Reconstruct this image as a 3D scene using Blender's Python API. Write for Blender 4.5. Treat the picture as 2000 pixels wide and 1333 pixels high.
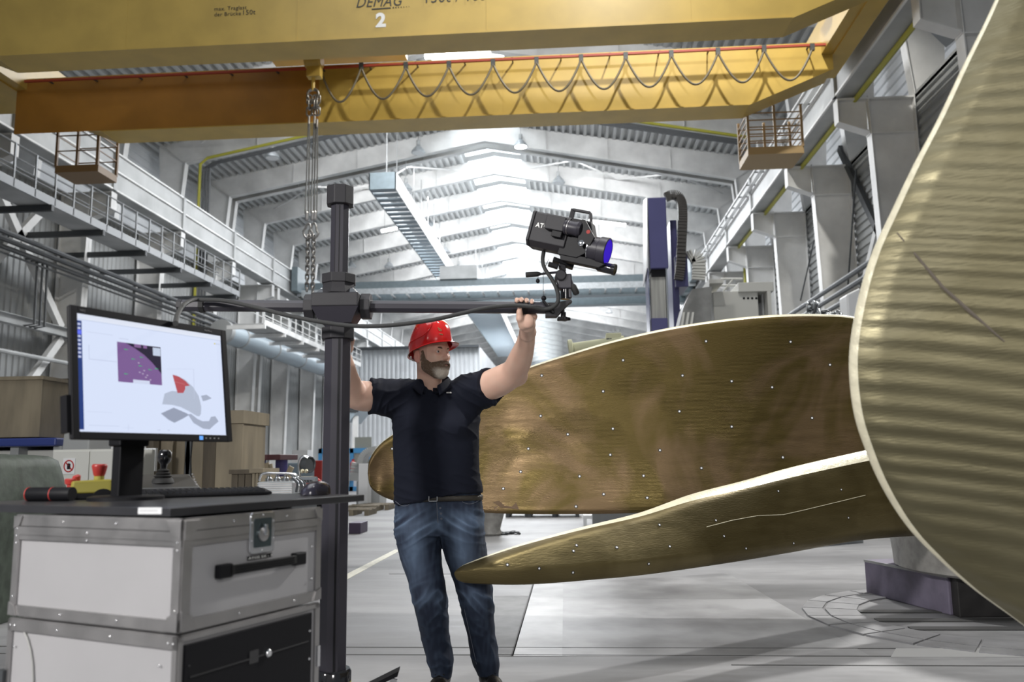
import bpy, bmesh, math, random
import numpy as np
from mathutils import Vector, Matrix, noise
random.seed(7)
C = bpy.context.scene.collection
for o in list(bpy.data.objects): bpy.data.objects.remove(o)
pi = math.pi
# ------------------------------------------------------------------ camera
FPX, YAW, PITCH, ROLL = 1620.0, .069, .142, .013      # focal length for a 2000 px wide frame
CAM = np.array([0, 0, 1.2])
_f = np.array([-math.sin(YAW)*math.cos(PITCH), math.cos(YAW)*math.cos(PITCH), math.sin(PITCH)])
_r0 = np.array([math.cos(YAW), math.sin(YAW), 0]); _u0 = np.cross(_r0, _f)
_r = math.cos(ROLL)*_r0 - math.sin(ROLL)*_u0; _u = math.sin(ROLL)*_r0 + math.cos(ROLL)*_u0
cd = bpy.data.cameras.new('camera'); cam = bpy.data.objects.new('camera', cd); C.objects.link(cam)
cam.matrix_world = Matrix([[_r[i], _u[i], -_f[i], CAM[i]] for i in range(3)] + [[0, 0, 0, 1]])
cd.sensor_width = 36; cd.lens = FPX/2000*36; cd.clip_end = 600; cd.clip_start = .05
cd.dof.use_dof = True; cd.dof.focus_distance = 5.2; cd.dof.aperture_fstop = 2.6
bpy.context.scene.camera = cam
def un(px, py, X=None, Y=None, Z=None, d=None, pl=None):   # a measured picture point on a real plane of the hall
    v = (_f*FPX + _r*(px-1000) + _u*(666.5-py))/FPX
    if pl is not None:
        p0, n = np.array(pl[0]), np.array(pl[1]); t = ((p0-CAM)@n)/(v@n)
    elif d is not None: t = d
    elif X is not None: t = X/v[0]
    elif Y is not None: t = Y/v[1]
    else: t = (Z-1.2)/v[2]
    return Vector(CAM+v*t)
# ------------------------------------------------------------------ world, lights, exposure
sc = bpy.context.scene
sc.view_settings.view_transform = 'Standard'; sc.view_settings.look = 'None'
sc.view_settings.gamma = 1; sc.view_settings.use_curve_mapping = False
sc.view_settings.exposure = 0.0
w = bpy.data.worlds.new('world'); sc.world = w; w.use_nodes = True
w.node_tree.nodes['Background'].inputs[0].default_value = (.86, .93, 1, 1)
w.node_tree.nodes['Background'].inputs[1].default_value = .22
def area(name, loc, target, sx, sy, power, col=(1, 1, 1)):
    l = bpy.data.lights.new(name, 'AREA'); l.shape = 'RECTANGLE'; l.size = sx; l.size_y = sy; l.energy = power; l.color = col
    o = bpy.data.objects.new(name, l); C.objects.link(o); o.location = loc
    o.rotation_euler = (Vector(target)-Vector(loc)).to_track_quat('-Z', 'Y').to_euler(); return o
def spot(name, loc, target, power, ang, rad=.3, col=(1, 1, 1), blend=.5):
    l = bpy.data.lights.new(name, 'SPOT'); l.energy = power; l.spot_size = math.radians(ang); l.spot_blend = blend
    l.shadow_soft_size = rad; l.color = col
    o = bpy.data.objects.new(name, l); C.objects.link(o); o.location = loc
    o.rotation_euler = (Vector(target)-Vector(loc)).to_track_quat('-Z', 'Y').to_euler(); return o
area('studio_key_light', (-5.2, -3.2, 4.4), (0, 4.5, 1.1), .8, .8, 640, (1, .97, .94))
area('studio_fill_light', (1.6, -3.2, 3.2), (-.6, 4.5, 1.6), 1.3, 1.3, 120, (1, .97, .94))
spot('hall_floodlight', (9, 15.5, 11.5), (1.5, 6, .8), 9000, 60, .35, (1, .98, .95))
spot('crane_bay_lamp', (4.5, 16.6, 20), (2.5, 22, 11.5), 8000, 105, .25, (1, .97, .9))
spot('front_bay_lamp', (1.5, 10.5, 16.5), (.6, 17.5, 11.3), 2600, 85, .4, (1, .97, .92), 1)
spot('blade_edge_fill', (1.8, 3.2, 12.5), (1.6, 5.8, .8), 3200, 42, .3, (1, .98, .95), .8)  # added overhead fill so the low blade's upper edge catches light
for i, (y, z, e) in enumerate([(6, 17.5, 900), (36, 19.4, 5500), (62, 19.4, 9000), (92, 19.4, 11000), (124, 19.4, 13000)]):
    area('ridge_daylight', (-4.9, y, z), (-4.9, y+.01, 0), 9, 14, e, (.95, .97, 1))
for k_, yy in enumerate([31.4, 37.4, 43.4, 51.4, 57.4, 63.4, 69.4, 75.4, 81.4, 87.4, 93.4, 99.4, 105.4]):       # added fill strips hidden behind the rafters to brighten webs and deck
    for s_ in (-1, 1): area('rafter_web_fill', (-4.9+s_*8, yy, 20.0), (-4.9+s_*8, yy+10, 18.6), 13, .25, 260 if k_ < 3 else 330, (.97, .98, 1))
# ------------------------------------------------------------------ materials
MATS = {}
def mat(name, col, rough=.5, metal=0, bump=0, bscale=20, var=0, vscale=4, emit=0, coat=0, aniso=0, stretch=(1, 1, 1), spec=None, col2=None, detail=4, rvar=0):
    if name in MATS: return MATS[name]
    m = bpy.data.materials.new(name); m.use_nodes = True; nt = m.node_tree; b = nt.nodes['Principled BSDF']
    b.inputs['Base Color'].default_value = (*col, 1); b.inputs['Roughness'].default_value = rough; b.inputs['Metallic'].default_value = metal
    if coat: b.inputs['Coat Weight'].default_value = coat; b.inputs['Coat Roughness'].default_value = .08
    if spec is not None: b.inputs['Specular IOR Level'].default_value = spec
    if emit:
        b.inputs['Emission Color'].default_value = (*col, 1); b.inputs['Emission Strength'].default_value = emit
    if bump or var or rvar:
        tc = nt.nodes.new('ShaderNodeTexCoord'); mp = nt.nodes.new('ShaderNodeMapping'); mp.inputs['Scale'].default_value = stretch
        nt.links.new(tc.outputs['Object'], mp.inputs[0])
    if var or rvar:
        n = nt.nodes.new('ShaderNodeTexNoise'); n.inputs['Scale'].default_value = vscale; n.inputs['Detail'].default_value = detail
        nt.links.new(mp.outputs[0], n.inputs['Vector'])
        if var:
            r = nt.nodes.new('ShaderNodeValToRGB'); c2 = col2 or tuple(max(0, c*(1-var)) for c in col); c1 = col if col2 else tuple(min(1, c*(1+var*.5)) for c in col)
            r.color_ramp.elements[0].position = .35; r.color_ramp.elements[1].position = .65
            r.color_ramp.elements[0].color = (*c2, 1); r.color_ramp.elements[1].color = (*c1, 1)
            nt.links.new(n.outputs['Fac'], r.inputs[0]); nt.links.new(r.outputs[0], b.inputs['Base Color'])
        if rvar:
            mr = nt.nodes.new('ShaderNodeMapRange'); mr.inputs[1].default_value = .35; mr.inputs[2].default_value = .65
            mr.inputs[3].default_value = max(.02, rough-rvar); mr.inputs[4].default_value = rough+rvar
            nt.links.new(n.outputs['Fac'], mr.inputs[0]); nt.links.new(mr.outputs[0], b.inputs['Roughness'])
    if bump:
        n2 = nt.nodes.new('ShaderNodeTexNoise'); n2.inputs['Scale'].default_value = bscale; n2.inputs['Detail'].default_value = 3
        nt.links.new(mp.outputs[0], n2.inputs['Vector']); bp = nt.nodes.new('ShaderNodeBump'); bp.inputs['Strength'].default_value = bump; bp.inputs['Distance'].default_value = .01
        nt.links.new(n2.outputs['Fac'], bp.inputs['Height']); nt.links.new(bp.outputs[0], b.inputs['Normal'])
    MATS[name] = m; return m
def emi(name, col, s=1):
    m = mat(name, (0, 0, 0), .4); b = m.node_tree.nodes['Principled BSDF']
    b.inputs['Emission Color'].default_value = (*col, 1); b.inputs['Emission Strength'].default_value = s; b.inputs['Specular IOR Level'].default_value = .2
    return m
M = dict(
    steel_white=mat('white_painted_steel', (.72, .72, .71), .5, var=.18, vscale=.7),
    steel_grey=mat('grey_painted_steel', (.42, .43, .43), .55, var=.2, vscale=.8),
    deck=mat('roof_sheet', (.5, .51, .51), .45, var=.1, vscale=.5),
    clad_l=mat('wall_sheet_grey', (.34, .35, .35), .5, var=.15, vscale=.6),
    clad_w=mat('wall_sheet_light', (.6, .62, .64), .5, var=.12, vscale=.5),
    dark_steel=mat('dark_steel', (.05, .055, .06), .5),
    galv=mat('galvanised_steel', (.5, .53, .55), .35, .5, var=.15, vscale=6),
    yellow=mat('crane_yellow', (.52, .36, .085), .42, var=.10, vscale=1.2),
    orange=mat('dark_crane_ochre', (.42, .2, .035), .45),
    red_rail=mat('red_painted_rail', (.35, .05, .03), .5),
    bronze_grey=mat('duct_blue_grey', (.36, .43, .48), .4, .1),
    blue_grey=mat('blue_grey_steel', (.15, .19, .21), .45, var=.1),
    pipe_dark=mat('dark_pipe', (.09, .095, .1), .45),
    pipe_yellow=mat('yellow_gas_pipe', (.42, .4, .05), .5),
    black=mat('black_plastic', (.008, .008, .010), .5, spec=.2),
    black_gloss=mat('black_gloss', (.01, .01, .012), .12, coat=.6),
    anod=mat('black_anodised_aluminium', (.034, .032, .042), .4, 0, bump=.05, bscale=300, spec=.4),
    anod_top=mat('dark_grey_casting', (.028, .027, .031), .5, 0, spec=.35, bump=.15, bscale=400),
    alu=mat('brushed_aluminium', (.42, .41, .41), .36, .85, bump=.03, bscale=200, rvar=.05, vscale=12, var=.06),
    chrome=mat('chrome', (.75, .76, .78), .15, 1),
    laminate=mat('light_grey_laminate', (.37, .365, .375), .4, var=.04, vscale=3, bump=.02, bscale=400),
    desk=mat('dark_desk_laminate', (.03, .03, .034), .32, var=.1, vscale=8),
    rubber=mat('black_rubber', (.012, .012, .012), .7),
    red=mat('red_plastic', (.42, .04, .035), .35), ylw=mat('yellow_plastic', (.33, .29, .05), .45),
    purple=mat('violet_machine_paint', (.075, .075, .19), .35, var=.1, vscale=1),
    cream=mat('machine_light_grey', (.62, .62, .58), .45),
    wood=mat('plywood', (.25, .21, .145), .65, var=.25, vscale=5, stretch=(1, 1, .2), bump=.1),
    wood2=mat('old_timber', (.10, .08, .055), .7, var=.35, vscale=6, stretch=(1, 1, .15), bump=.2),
    blue=mat('blue_paint', (.03, .05, .22), .4), cyan=mat('blue_frame_paint', (.07, .3, .62), .4),
    white=mat('white_paint', (.75, .76, .77), .4), grey=mat('grey_paint', (.35, .36, .36), .45),
    concrete=mat('grey_casting', (.34, .33, .31), .55, .2, var=.25, vscale=9, bump=.15, bscale=30),
    rust=mat('dark_red_beam', (.12, .045, .05), .5),
)
# ------------------------------------------------------------------ mesh builder
class MB:
    def __init__(s): s.v = []; s.f = []; s.m = []; s.cm = 0
    def add(s, vs, fs):
        n = len(s.v); s.v += [tuple(v) for v in vs]; s.f += [tuple(i+n for i in f) for f in fs]; s.m += [s.cm]*len(fs); return s
    def box(s, x0, x1, y0, y1, z0, z1):
        return s.hexa([(x0, y0, z0), (x1, y0, z0), (x1, y1, z0), (x0, y1, z0), (x0, y0, z1), (x1, y0, z1), (x1, y1, z1), (x0, y1, z1)])
    def hexa(s, p): return s.add(p, [(0, 3, 2, 1), (4, 5, 6, 7), (0, 1, 5, 4), (1, 2, 6, 5), (2, 3, 7, 6), (3, 0, 4, 7)])
    def obox(s, c, ax, ay, az):          # centre and three half vectors
        c, ax, ay, az = map(Vector, (c, ax, ay, az))
        return s.hexa([c-ax-ay-az, c+ax-ay-az, c+ax+ay-az, c-ax+ay-az, c-ax-ay+az, c+ax-ay+az, c+ax+ay+az, c-ax+ay+az])
    def bar(s, a, b, w, h, up=(0, 0, 1)):
        a, b = Vector(a), Vector(b); d = (b-a).normalized(); u = Vector(up)
        if abs(d.dot(u)) > .97: u = Vector((0, 1, 0))
        sd = d.cross(u).normalized(); uu = sd.cross(d).normalized()
        return s.obox((a+b)/2, (b-a)/2, sd*w/2, uu*h/2)
    def ibeam(s, a, b, w, h, t=.02, up=(0, 0, 1)):
        a, b = Vector(a), Vector(b); d = (b-a).normalized(); u = Vector(up)
        if abs(d.dot(u)) > .97: u = Vector((0, 1, 0))
        sd = d.cross(u).normalized(); uu = sd.cross(d).normalized()
        s.obox((a+b)/2+uu*(h/2-t/2), (b-a)/2, sd*w/2, uu*t/2); s.obox((a+b)/2-uu*(h/2-t/2), (b-a)/2, sd*w/2, uu*t/2)
        return s.obox((a+b)/2, (b-a)/2, sd*t*.35, uu*(h/2-t))
    def tube(s, pts, r, n=10, cap=True, closed=False):
        pts = [Vector(p) for p in pts]; k = len(pts); rr = r if isinstance(r, (list, tuple)) else [r]*k
        t0 = (pts[1]-pts[0]).normalized(); ref = Vector((0, 0, 1)) if abs(t0.z) < .9 else Vector((1, 0, 0)); u = t0.cross(ref).normalized(); vs = []
        for i, p in enumerate(pts):
            if closed: t = (pts[(i+1) % k]-pts[i-1]).normalized()
            else: t = (pts[min(i+1, k-1)]-pts[max(i-1, 0)]).normalized()
            u = (u-t*u.dot(t)).normalized(); w_ = t.cross(u)
            for j in range(n):
                a = 2*pi*j/n; vs.append(p+(u*math.cos(a)+w_*math.sin(a))*rr[i])
        fs = []
        for i in range(k if closed else k-1):
            i2 = (i+1) % k
            for j in range(n): fs.append((i*n+j, i*n+(j+1) % n, i2*n+(j+1) % n, i2*n+j))
        if cap and not closed: fs.append(tuple(range(n-1, -1, -1))); fs.append(tuple((k-1)*n+j for j in range(n)))
        return s.add(vs, fs)
    def cyl(s, a, b, r, n=16, r2=None): return s.tube([a, b], [r, r if r2 is None else r2], n)
    def lathe(s, o, ax, prof, n=24, ref=None, ph=0):     # prof: (distance along axis, radius)
        o, ax = Vector(o), Vector(ax).normalized(); ref = Vector(ref) if ref else (Vector((0, 0, 1)) if abs(ax.z) < .9 else Vector((1, 0, 0)))
        u = (ref-ax*ref.dot(ax)).normalized(); w_ = ax.cross(u); vs = []
        for d, r in prof:
            for j in range(n):
                a = 2*pi*j/n+ph; vs.append(o+ax*d+(u*math.cos(a)+w_*math.sin(a))*r)
        k = len(prof); fs = [(i*n+j, i*n+(j+1) % n, (i+1)*n+(j+1) % n, (i+1)*n+j) for i in range(k-1) for j in range(n)]
        fs.append(tuple(range(n-1, -1, -1))); fs.append(tuple((k-1)*n+j for j in range(n)))
        return s.add(vs, fs)
    def prism(s, poly, ext):
        poly = [Vector(p) for p in poly]; e = Vector(ext); n = len(poly)
        return s.add(poly+[p+e for p in poly], [tuple(range(n-1, -1, -1)), tuple(range(n, 2*n))]+[(i, (i+1) % n, (i+1) % n+n, i+n) for i in range(n)])
    def grid(s, rows):
        nr, nc = len(rows), len(rows[0])
        return s.add([p for r in rows for p in r], [(i*nc+j, i*nc+j+1, (i+1)*nc+j+1, (i+1)*nc+j) for i in range(nr-1) for j in range(nc-1)])
    def sphere(s, c, r, n=16, m=10, sc=(1, 1, 1)):
        return s.add([(c[0]+r*sc[0]*math.sin(pi*i/m)*math.cos(2*pi*j/n), c[1]+r*sc[1]*math.sin(pi*i/m)*math.sin(2*pi*j/n), c[2]+r*sc[2]*math.cos(pi*i/m)) for i in range(m+1) for j in range(n)],
                     [(i*n+j, (i+1)*n+j, (i+1)*n+(j+1) % n, i*n+(j+1) % n) for i in range(m) for j in range(n)])
    def build(s, name, m, parent=None, local=False, smooth=None, bevel=0, kind=None, label=None):
        me = bpy.data.meshes.new(name); base = Vector((0, 0, 0)); vs = s.v
        if parent is not None and not local:
            mi = WM[parent.name].inverted(); vs = [mi @ Vector(v) for v in vs]; wm = WM[parent.name]
        elif parent is None and not local:
            a = np.array(vs); base = Vector(((a[:, 0].min()+a[:, 0].max())/2, (a[:, 1].min()+a[:, 1].max())/2, a[:, 2].min()))
            vs = [Vector(v)-base for v in vs]; wm = Matrix.Translation(base)
        else: wm = WM[parent.name] if parent else Matrix()
        me.from_pydata([tuple(v) for v in vs], [], s.f)
        for mm in (m if isinstance(m, (list, tuple)) else [m]): me.materials.append(mm)
        if len(set(s.m)) > 1: me.polygons.foreach_set('material_index', s.m)
        bm = bmesh.new(); bm.from_mesh(me); bmesh.ops.recalc_face_normals(bm, faces=bm.faces); bm.to_mesh(me); bm.free()
        if smooth is not None:
            me.polygons.foreach_set('use_smooth', [True]*len(me.polygons)); me.set_sharp_from_angle(angle=math.radians(smooth))
        me.update(); o = bpy.data.objects.new(name, me); C.objects.link(o); o.parent = parent; o.location = base; WM[o.name] = wm
        if bevel:
            bv = o.modifiers.new('bevel', 'BEVEL'); bv.width = bevel; bv.segments = 2; bv.limit_method = 'ANGLE'; bv.angle_limit = math.radians(40)
        if kind: o['kind'] = kind
        if label: o['label'] = label
        return o
WM = {}
def tag(o, label, cat, group=None, kind=None):
    o['label'] = label
    if cat: o['category'] = cat
    if group: o['group'] = group
    if kind: o['kind'] = kind
    return o
def thing(name, label, cat, loc=(0, 0, 0), rz=0, group=None):
    o = bpy.data.objects.new(name, None); C.objects.link(o); o.location = loc; o.rotation_euler = (0, 0, rz); o.empty_display_size = .1
    WM[o.name] = Matrix.Translation(loc) @ Matrix.Rotation(rz, 4, 'Z'); return tag(o, label, cat, group)
def struct(o): o['kind'] = 'structure'; return o
KIDS = {}
def copy_tree(o, loc=None, label=None, parent=None, kids=None):
    if kids is None:
        kids = {}
        for q in C.objects:
            if q.parent: kids.setdefault(q.parent.name, []).append(q)
    c = o.copy(); C.objects.link(c); WM[c.name] = WM.get(o.name, Matrix())
    if parent is not None: c.parent = parent
    if loc is not None: c.location = loc
    if label: c['label'] = label
    for ch in kids.get(o.name, []): copy_tree(ch, parent=c, kids=kids)
    return c
SPEC_ = None
ORD = ['first', 'second', 'third', 'fourth', 'fifth', 'sixth', 'seventh', 'eighth', 'ninth', 'tenth', 'eleventh', 'twelfth', 'thirteenth', 'fourteenth', 'fifteenth', 'sixteenth', 'seventeenth', 'eighteenth', 'nineteenth', 'twentieth', 'twenty-first', 'twenty-second', 'twenty-third', 'twenty-fourth', 'twenty-fifth', 'twenty-sixth']
def catmull(P, n):
    P = [np.array(p, float) for p in P]; P = [2*P[0]-P[1]]+P+[2*P[-1]-P[-2]]; out = []
    m = len(P)-3
    for i in range(n+1):
        t = i/n*m; k = min(int(t), m-1); t -= k; a, b, c, d = P[k:k+4]
        out.append(.5*((2*b)+(c-a)*t+(2*a-5*b+4*c-d)*t*t+(3*b-a-3*c+d)*t**3))
    return out
def text_mesh(txt, size, m, o, right, up, parent, name='lettering', depth=.0006, shear=0, bold=0, squash=1):
    cu = bpy.data.curves.new('t', 'FONT'); cu.body = txt; cu.size = size; cu.extrude = depth; cu.shear = shear; cu.offset = bold; cu.resolution_u = 3
    cu.space_character = 1.06
    ob = bpy.data.objects.new('t', cu); C.objects.link(ob); dg = bpy.context.evaluated_depsgraph_get(); me = bpy.data.meshes.new_from_object(ob.evaluated_get(dg))
    vs = [v.co.copy() for v in me.vertices]; fs = [tuple(p.vertices) for p in me.polygons]; bpy.data.objects.remove(ob)
    right, up, o = Vector(right).normalized(), Vector(up).normalized(), Vector(o); n = right.cross(up)
    b = MB(); b.add([o+right*v.x*squash+up*v.y+n*v.z for v in vs], fs); return b.build(name, m, parent)
# ================================================================== SETTING
def floor_mat():
    m = bpy.data.materials.new('hall_concrete'); m.use_nodes = True; nt = m.node_tree; b = nt.nodes['Principled BSDF']; N = nt.nodes.new; L = nt.links.new
    tc = N('ShaderNodeTexCoord'); n1 = N('ShaderNodeTexNoise'); n1.inputs['Scale'].default_value = .5; n1.inputs['Detail'].default_value = 9; n1.inputs['Roughness'].default_value = .6
    mp = N('ShaderNodeMapping'); mp.inputs['Scale'].default_value = (.5, 1.6, 1); L(tc.outputs['Object'], mp.inputs[0]); L(mp.outputs[0], n1.inputs['Vector'])
    n2 = N('ShaderNodeTexNoise'); n2.inputs['Scale'].default_value = 9; n2.inputs['Detail'].default_value = 8; L(mp.outputs[0], n2.inputs['Vector'])
    r = N('ShaderNodeValToRGB'); r.color_ramp.elements[0].position = .33; r.color_ramp.elements[1].position = .68
    r.color_ramp.elements[0].color = (.13, .13, .135, 1); r.color_ramp.elements[1].color = (.30, .30, .305, 1); L(n1.outputs['Fac'], r.inputs[0])
    r2 = N('ShaderNodeValToRGB'); r2.color_ramp.elements[0].position = .3; r2.color_ramp.elements[1].position = .6; r2.color_ramp.elements[0].color = (.84, .84, .84, 1); r2.color_ramp.elements[1].color = (1, 1, 1, 1); L(n2.outputs['Fac'], r2.inputs[0])
    mx = N('ShaderNodeMixRGB'); mx.blend_type = 'MULTIPLY'; mx.inputs[0].default_value = 1; L(r.outputs[0], mx.inputs[1]); L(r2.outputs[0], mx.inputs[2]); L(mx.outputs[0], b.inputs['Base Color'])
    mr = N('ShaderNodeMapRange'); mr.inputs[3].default_value = .42; mr.inputs[4].default_value = .7; L(n2.outputs['Fac'], mr.inputs[0]); L(mr.outputs[0], b.inputs['Roughness'])
    return m
struct(MB().box(-24, 13, -8, 175, -.3, 0).build('floor', floor_mat()))
def flat(name, pts, m, h=.004, z0=0.0):
    return MB().prism([(p[0], p[1], z0) for p in pts], (0, 0, h)).build(name, m)
mline = mat('worn_white_line', (.62, .6, .5), .5, var=.2, vscale=20); mjoint = mat('joint_dark', (.07, .07, .07), .7); mplate = mat('light_concrete_patch', (.31, .31, .315), .5, var=.25, vscale=3)
mdkpatch = mat('dark_concrete_patch', (.13, .13, .13), .6, var=.25, vscale=5, bump=.1)
flr = bpy.data.objects['floor']
def onfloor(name, pts, m, h=.003): return MB().prism([(p[0], p[1], 0) for p in pts], (0, 0, h)).build(name, m, flr)
def fp(px, py): return un(px, py, Z=0)
# expansion joints running across the hall, a slot of dark mastic between two steel edges
for y in (fp(800, 1266).y, fp(1550, 1283).y+0):
    onfloor('floor_joint', [(-24, y), (13, y), (13, y+.014), (-24, y+.014)], mjoint)
y1 = fp(1700, 1300).y; onfloor('floor_joint', [(.9, y1-.02), (13, y1-.02), (13, y1-.006), (.9, y1-.006)], mjoint)
for (a, b_) in (((1000, 1283), (1042, 1140)), ((760, 1122), (900, 1122))):
    p, q = fp(*a), fp(*b_); d = (q-p).normalized().cross(Vector((0, 0, 1)))*.008
    onfloor('floor_joint', [p-d, q-d, q+d, p+d], mjoint)
onfloor('floor_patch', [fp(1000, 1283), fp(1042, 1142), fp(1100, 1142), fp(1098, 1283)], mplate)
onfloor('floor_patch', [fp(1098, 1283), fp(1100, 1142), fp(1420, 1120), fp(1700, 1283)], mat('pale_concrete_patch', (.25, .25, .255), .5, var=.35, vscale=2), .002)
onfloor('floor_patch', [fp(958, 1283), fp(965, 1165), fp(1032, 1165), fp(998, 1283)], mdkpatch)
onfloor('floor_marking', [fp(670, 1126), fp(672, 1136), fp(782, 1076), fp(772, 1074)], mline)
onfloor('floor_marking', [fp(1750, 1268), fp(2000, 1268), fp(2000, 1285), fp(1740, 1285)], mat('pale_floor_band', (.34, .34, .34), .5), .0035)
# round pit cover let into the floor below the propeller, built of separate plates
pc = fp(1760, 1195); pc = Vector((3.1, 6.6, 0)); pitm = mat('pit_cover_plate', (.3, .3, .31), .42, .3, var=.2, vscale=4)
R0 = 1.35
for i in range(24):
    for (ra, rb) in ((.95, 1.18), (1.2, R0)):
        a0, a1 = 2*pi*i/24+.008, 2*pi*(i+1)/24-.008
        MB().prism([pc+Vector((math.cos(a)*r_, math.sin(a)*r_, 0)) for a, r_ in ((a0, ra), (a0, rb), (a1, rb), (a1, ra))], (0, 0, .012)).build('floor_plate', pitm, flr)
for yy in (-.5, -.2, .15):
    h_ = math.sqrt(.93**2-yy*yy); b = MB().box(pc.x-h_, pc.x+h_, pc.y+yy, pc.y+yy+.1, .002, .01); b.build('pit_slot', mjoint, flr)
# ---- walls
XL, XR = -20.3, 10.75
def corr(name, m, along, lo, hi, c0, c1, fixed, pitch, depth, axis, parent=None):
    """trapezoid profile sheet: ribs run `along` the given axis from lo..hi, profile steps over c0..c1"""
    n = int((c1-c0)/pitch); pr = []
    for i in range(n+1):
        c = c0+i*pitch
        for dc, dd in ((0, 0), (.38*pitch, 0), (.5*pitch, depth), (.88*pitch, depth)): pr.append((min(c+dc, c1), dd))
    b = MB(); rows = []
    for t in (lo, hi): rows.append([along(t, c, dd) for c, dd in pr])
    b.grid(rows); return struct(b.build(name, m, parent))
Y0, YE = 4, 170
# left wall: vertical ribs below the crane rail, horizontal ribs above
corr('wall_left', M['clad_l'], lambda t, c, d: (XL-d, c, t), 0, 12.2, Y0, YE, 0, .34, .05, 0)
corr('wall_left_upper', M['clad_w'], lambda t, c, d: (-23.4+d, t, c), Y0, YE, 12.0, 19.6, 0, .42, .06, 0)
struct(MB().box(-23.5, -20.25, Y0, YE, 11.95, 12.2).build('trim_1', M['steel_grey']))
corr('wall_right', M['clad_l'], lambda t, c, d: (XR+d, t, c), Y0, YE, 0, 12.2, 0, .3, .06, 0)
corr('wall_right_upper', M['clad_w'], lambda t, c, d: (12.3+d, t, c), Y0, YE, 12.0, 19.6, 0, .42, .06, 0)
struct(MB().box(10.75, 12.4, Y0, YE, 11.95, 12.2).build('trim_2', M['steel_grey']))
b = MB(); b.add([(-24, YE, 0), (13, YE, 0), (13, YE, 19.2), (-4.9, YE, 22.5), (-24, YE, 19.2)], [(0, 1, 2, 3, 4)]); struct(b.build('wall_far', M['clad_w']))
# ---- roof deck: ribs run along the hall, ridge skylight open strip filled with a glowing diffuser sheet
XC = -4.9
def roofz(x): return 22.35-abs(x-XC)*.178
ROOF0 = 12.0
for sgn, nm in ((-1, 'ceiling_left'), (1, 'ceiling_right')):
    pr = []; x = 1.9
    while x < 18.6:
        for dc, dd in ((0, 0), (.19, 0), (.23, -.22), (.40, -.22)): pr.append((XC+sgn*(x+dc), dd))
        x += .44
    b = MB(); b.grid([[(px_, t, roofz(px_)-.16+dd) for px_, dd in pr] for t in (ROOF0, YE)])
    b.grid([[(px_, t, roofz(px_)+.1) for px_ in (XC+sgn*1.9, XC+sgn*19)] for t in (ROOF0, YE)]); struct(b.build(nm, M['deck']))
msky = emi('skylight_diffuser', (.86, .94, 1), 5.0)
sk = 0
for k in range(2, 25):
    ya = 25+6*k; 
    if k < 0: continue
    for s_ in (-1, 1):
        b = MB(); x0, x1 = XC, XC+s_*1.88
        b.hexa([(x0, ya+.5, roofz(x0)-.12), (x1, ya+.5, roofz(x1)-.12), (x1, ya+5.4, roofz(x1)-.12), (x0, ya+5.4, roofz(x0)-.12), (x0, ya+.5, roofz(x0)-.06), (x1, ya+.5, roofz(x1)-.06), (x1, ya+5.4, roofz(x1)-.06), (x0, ya+5.4, roofz(x0)-.06)])
        sk += 1; o = struct(b.build('window_%d' % sk, msky))
b = MB()
for k in range(-2, 25):
    ya = 25+6*k
    for (a_, c_) in ((ya-.6, ya+.5),) if k >= 2 else ((ya-.6, ya+5.4),):
        for s_ in (-1, 1): b.grid([[(XC, t, roofz(XC)-.1), (XC+s_*1.95, t, roofz(XC+1.95)-.1)] for t in (max(a_, ROOF0), c_)])
struct(b.build('ceiling_ridge', M['deck']))
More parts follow.
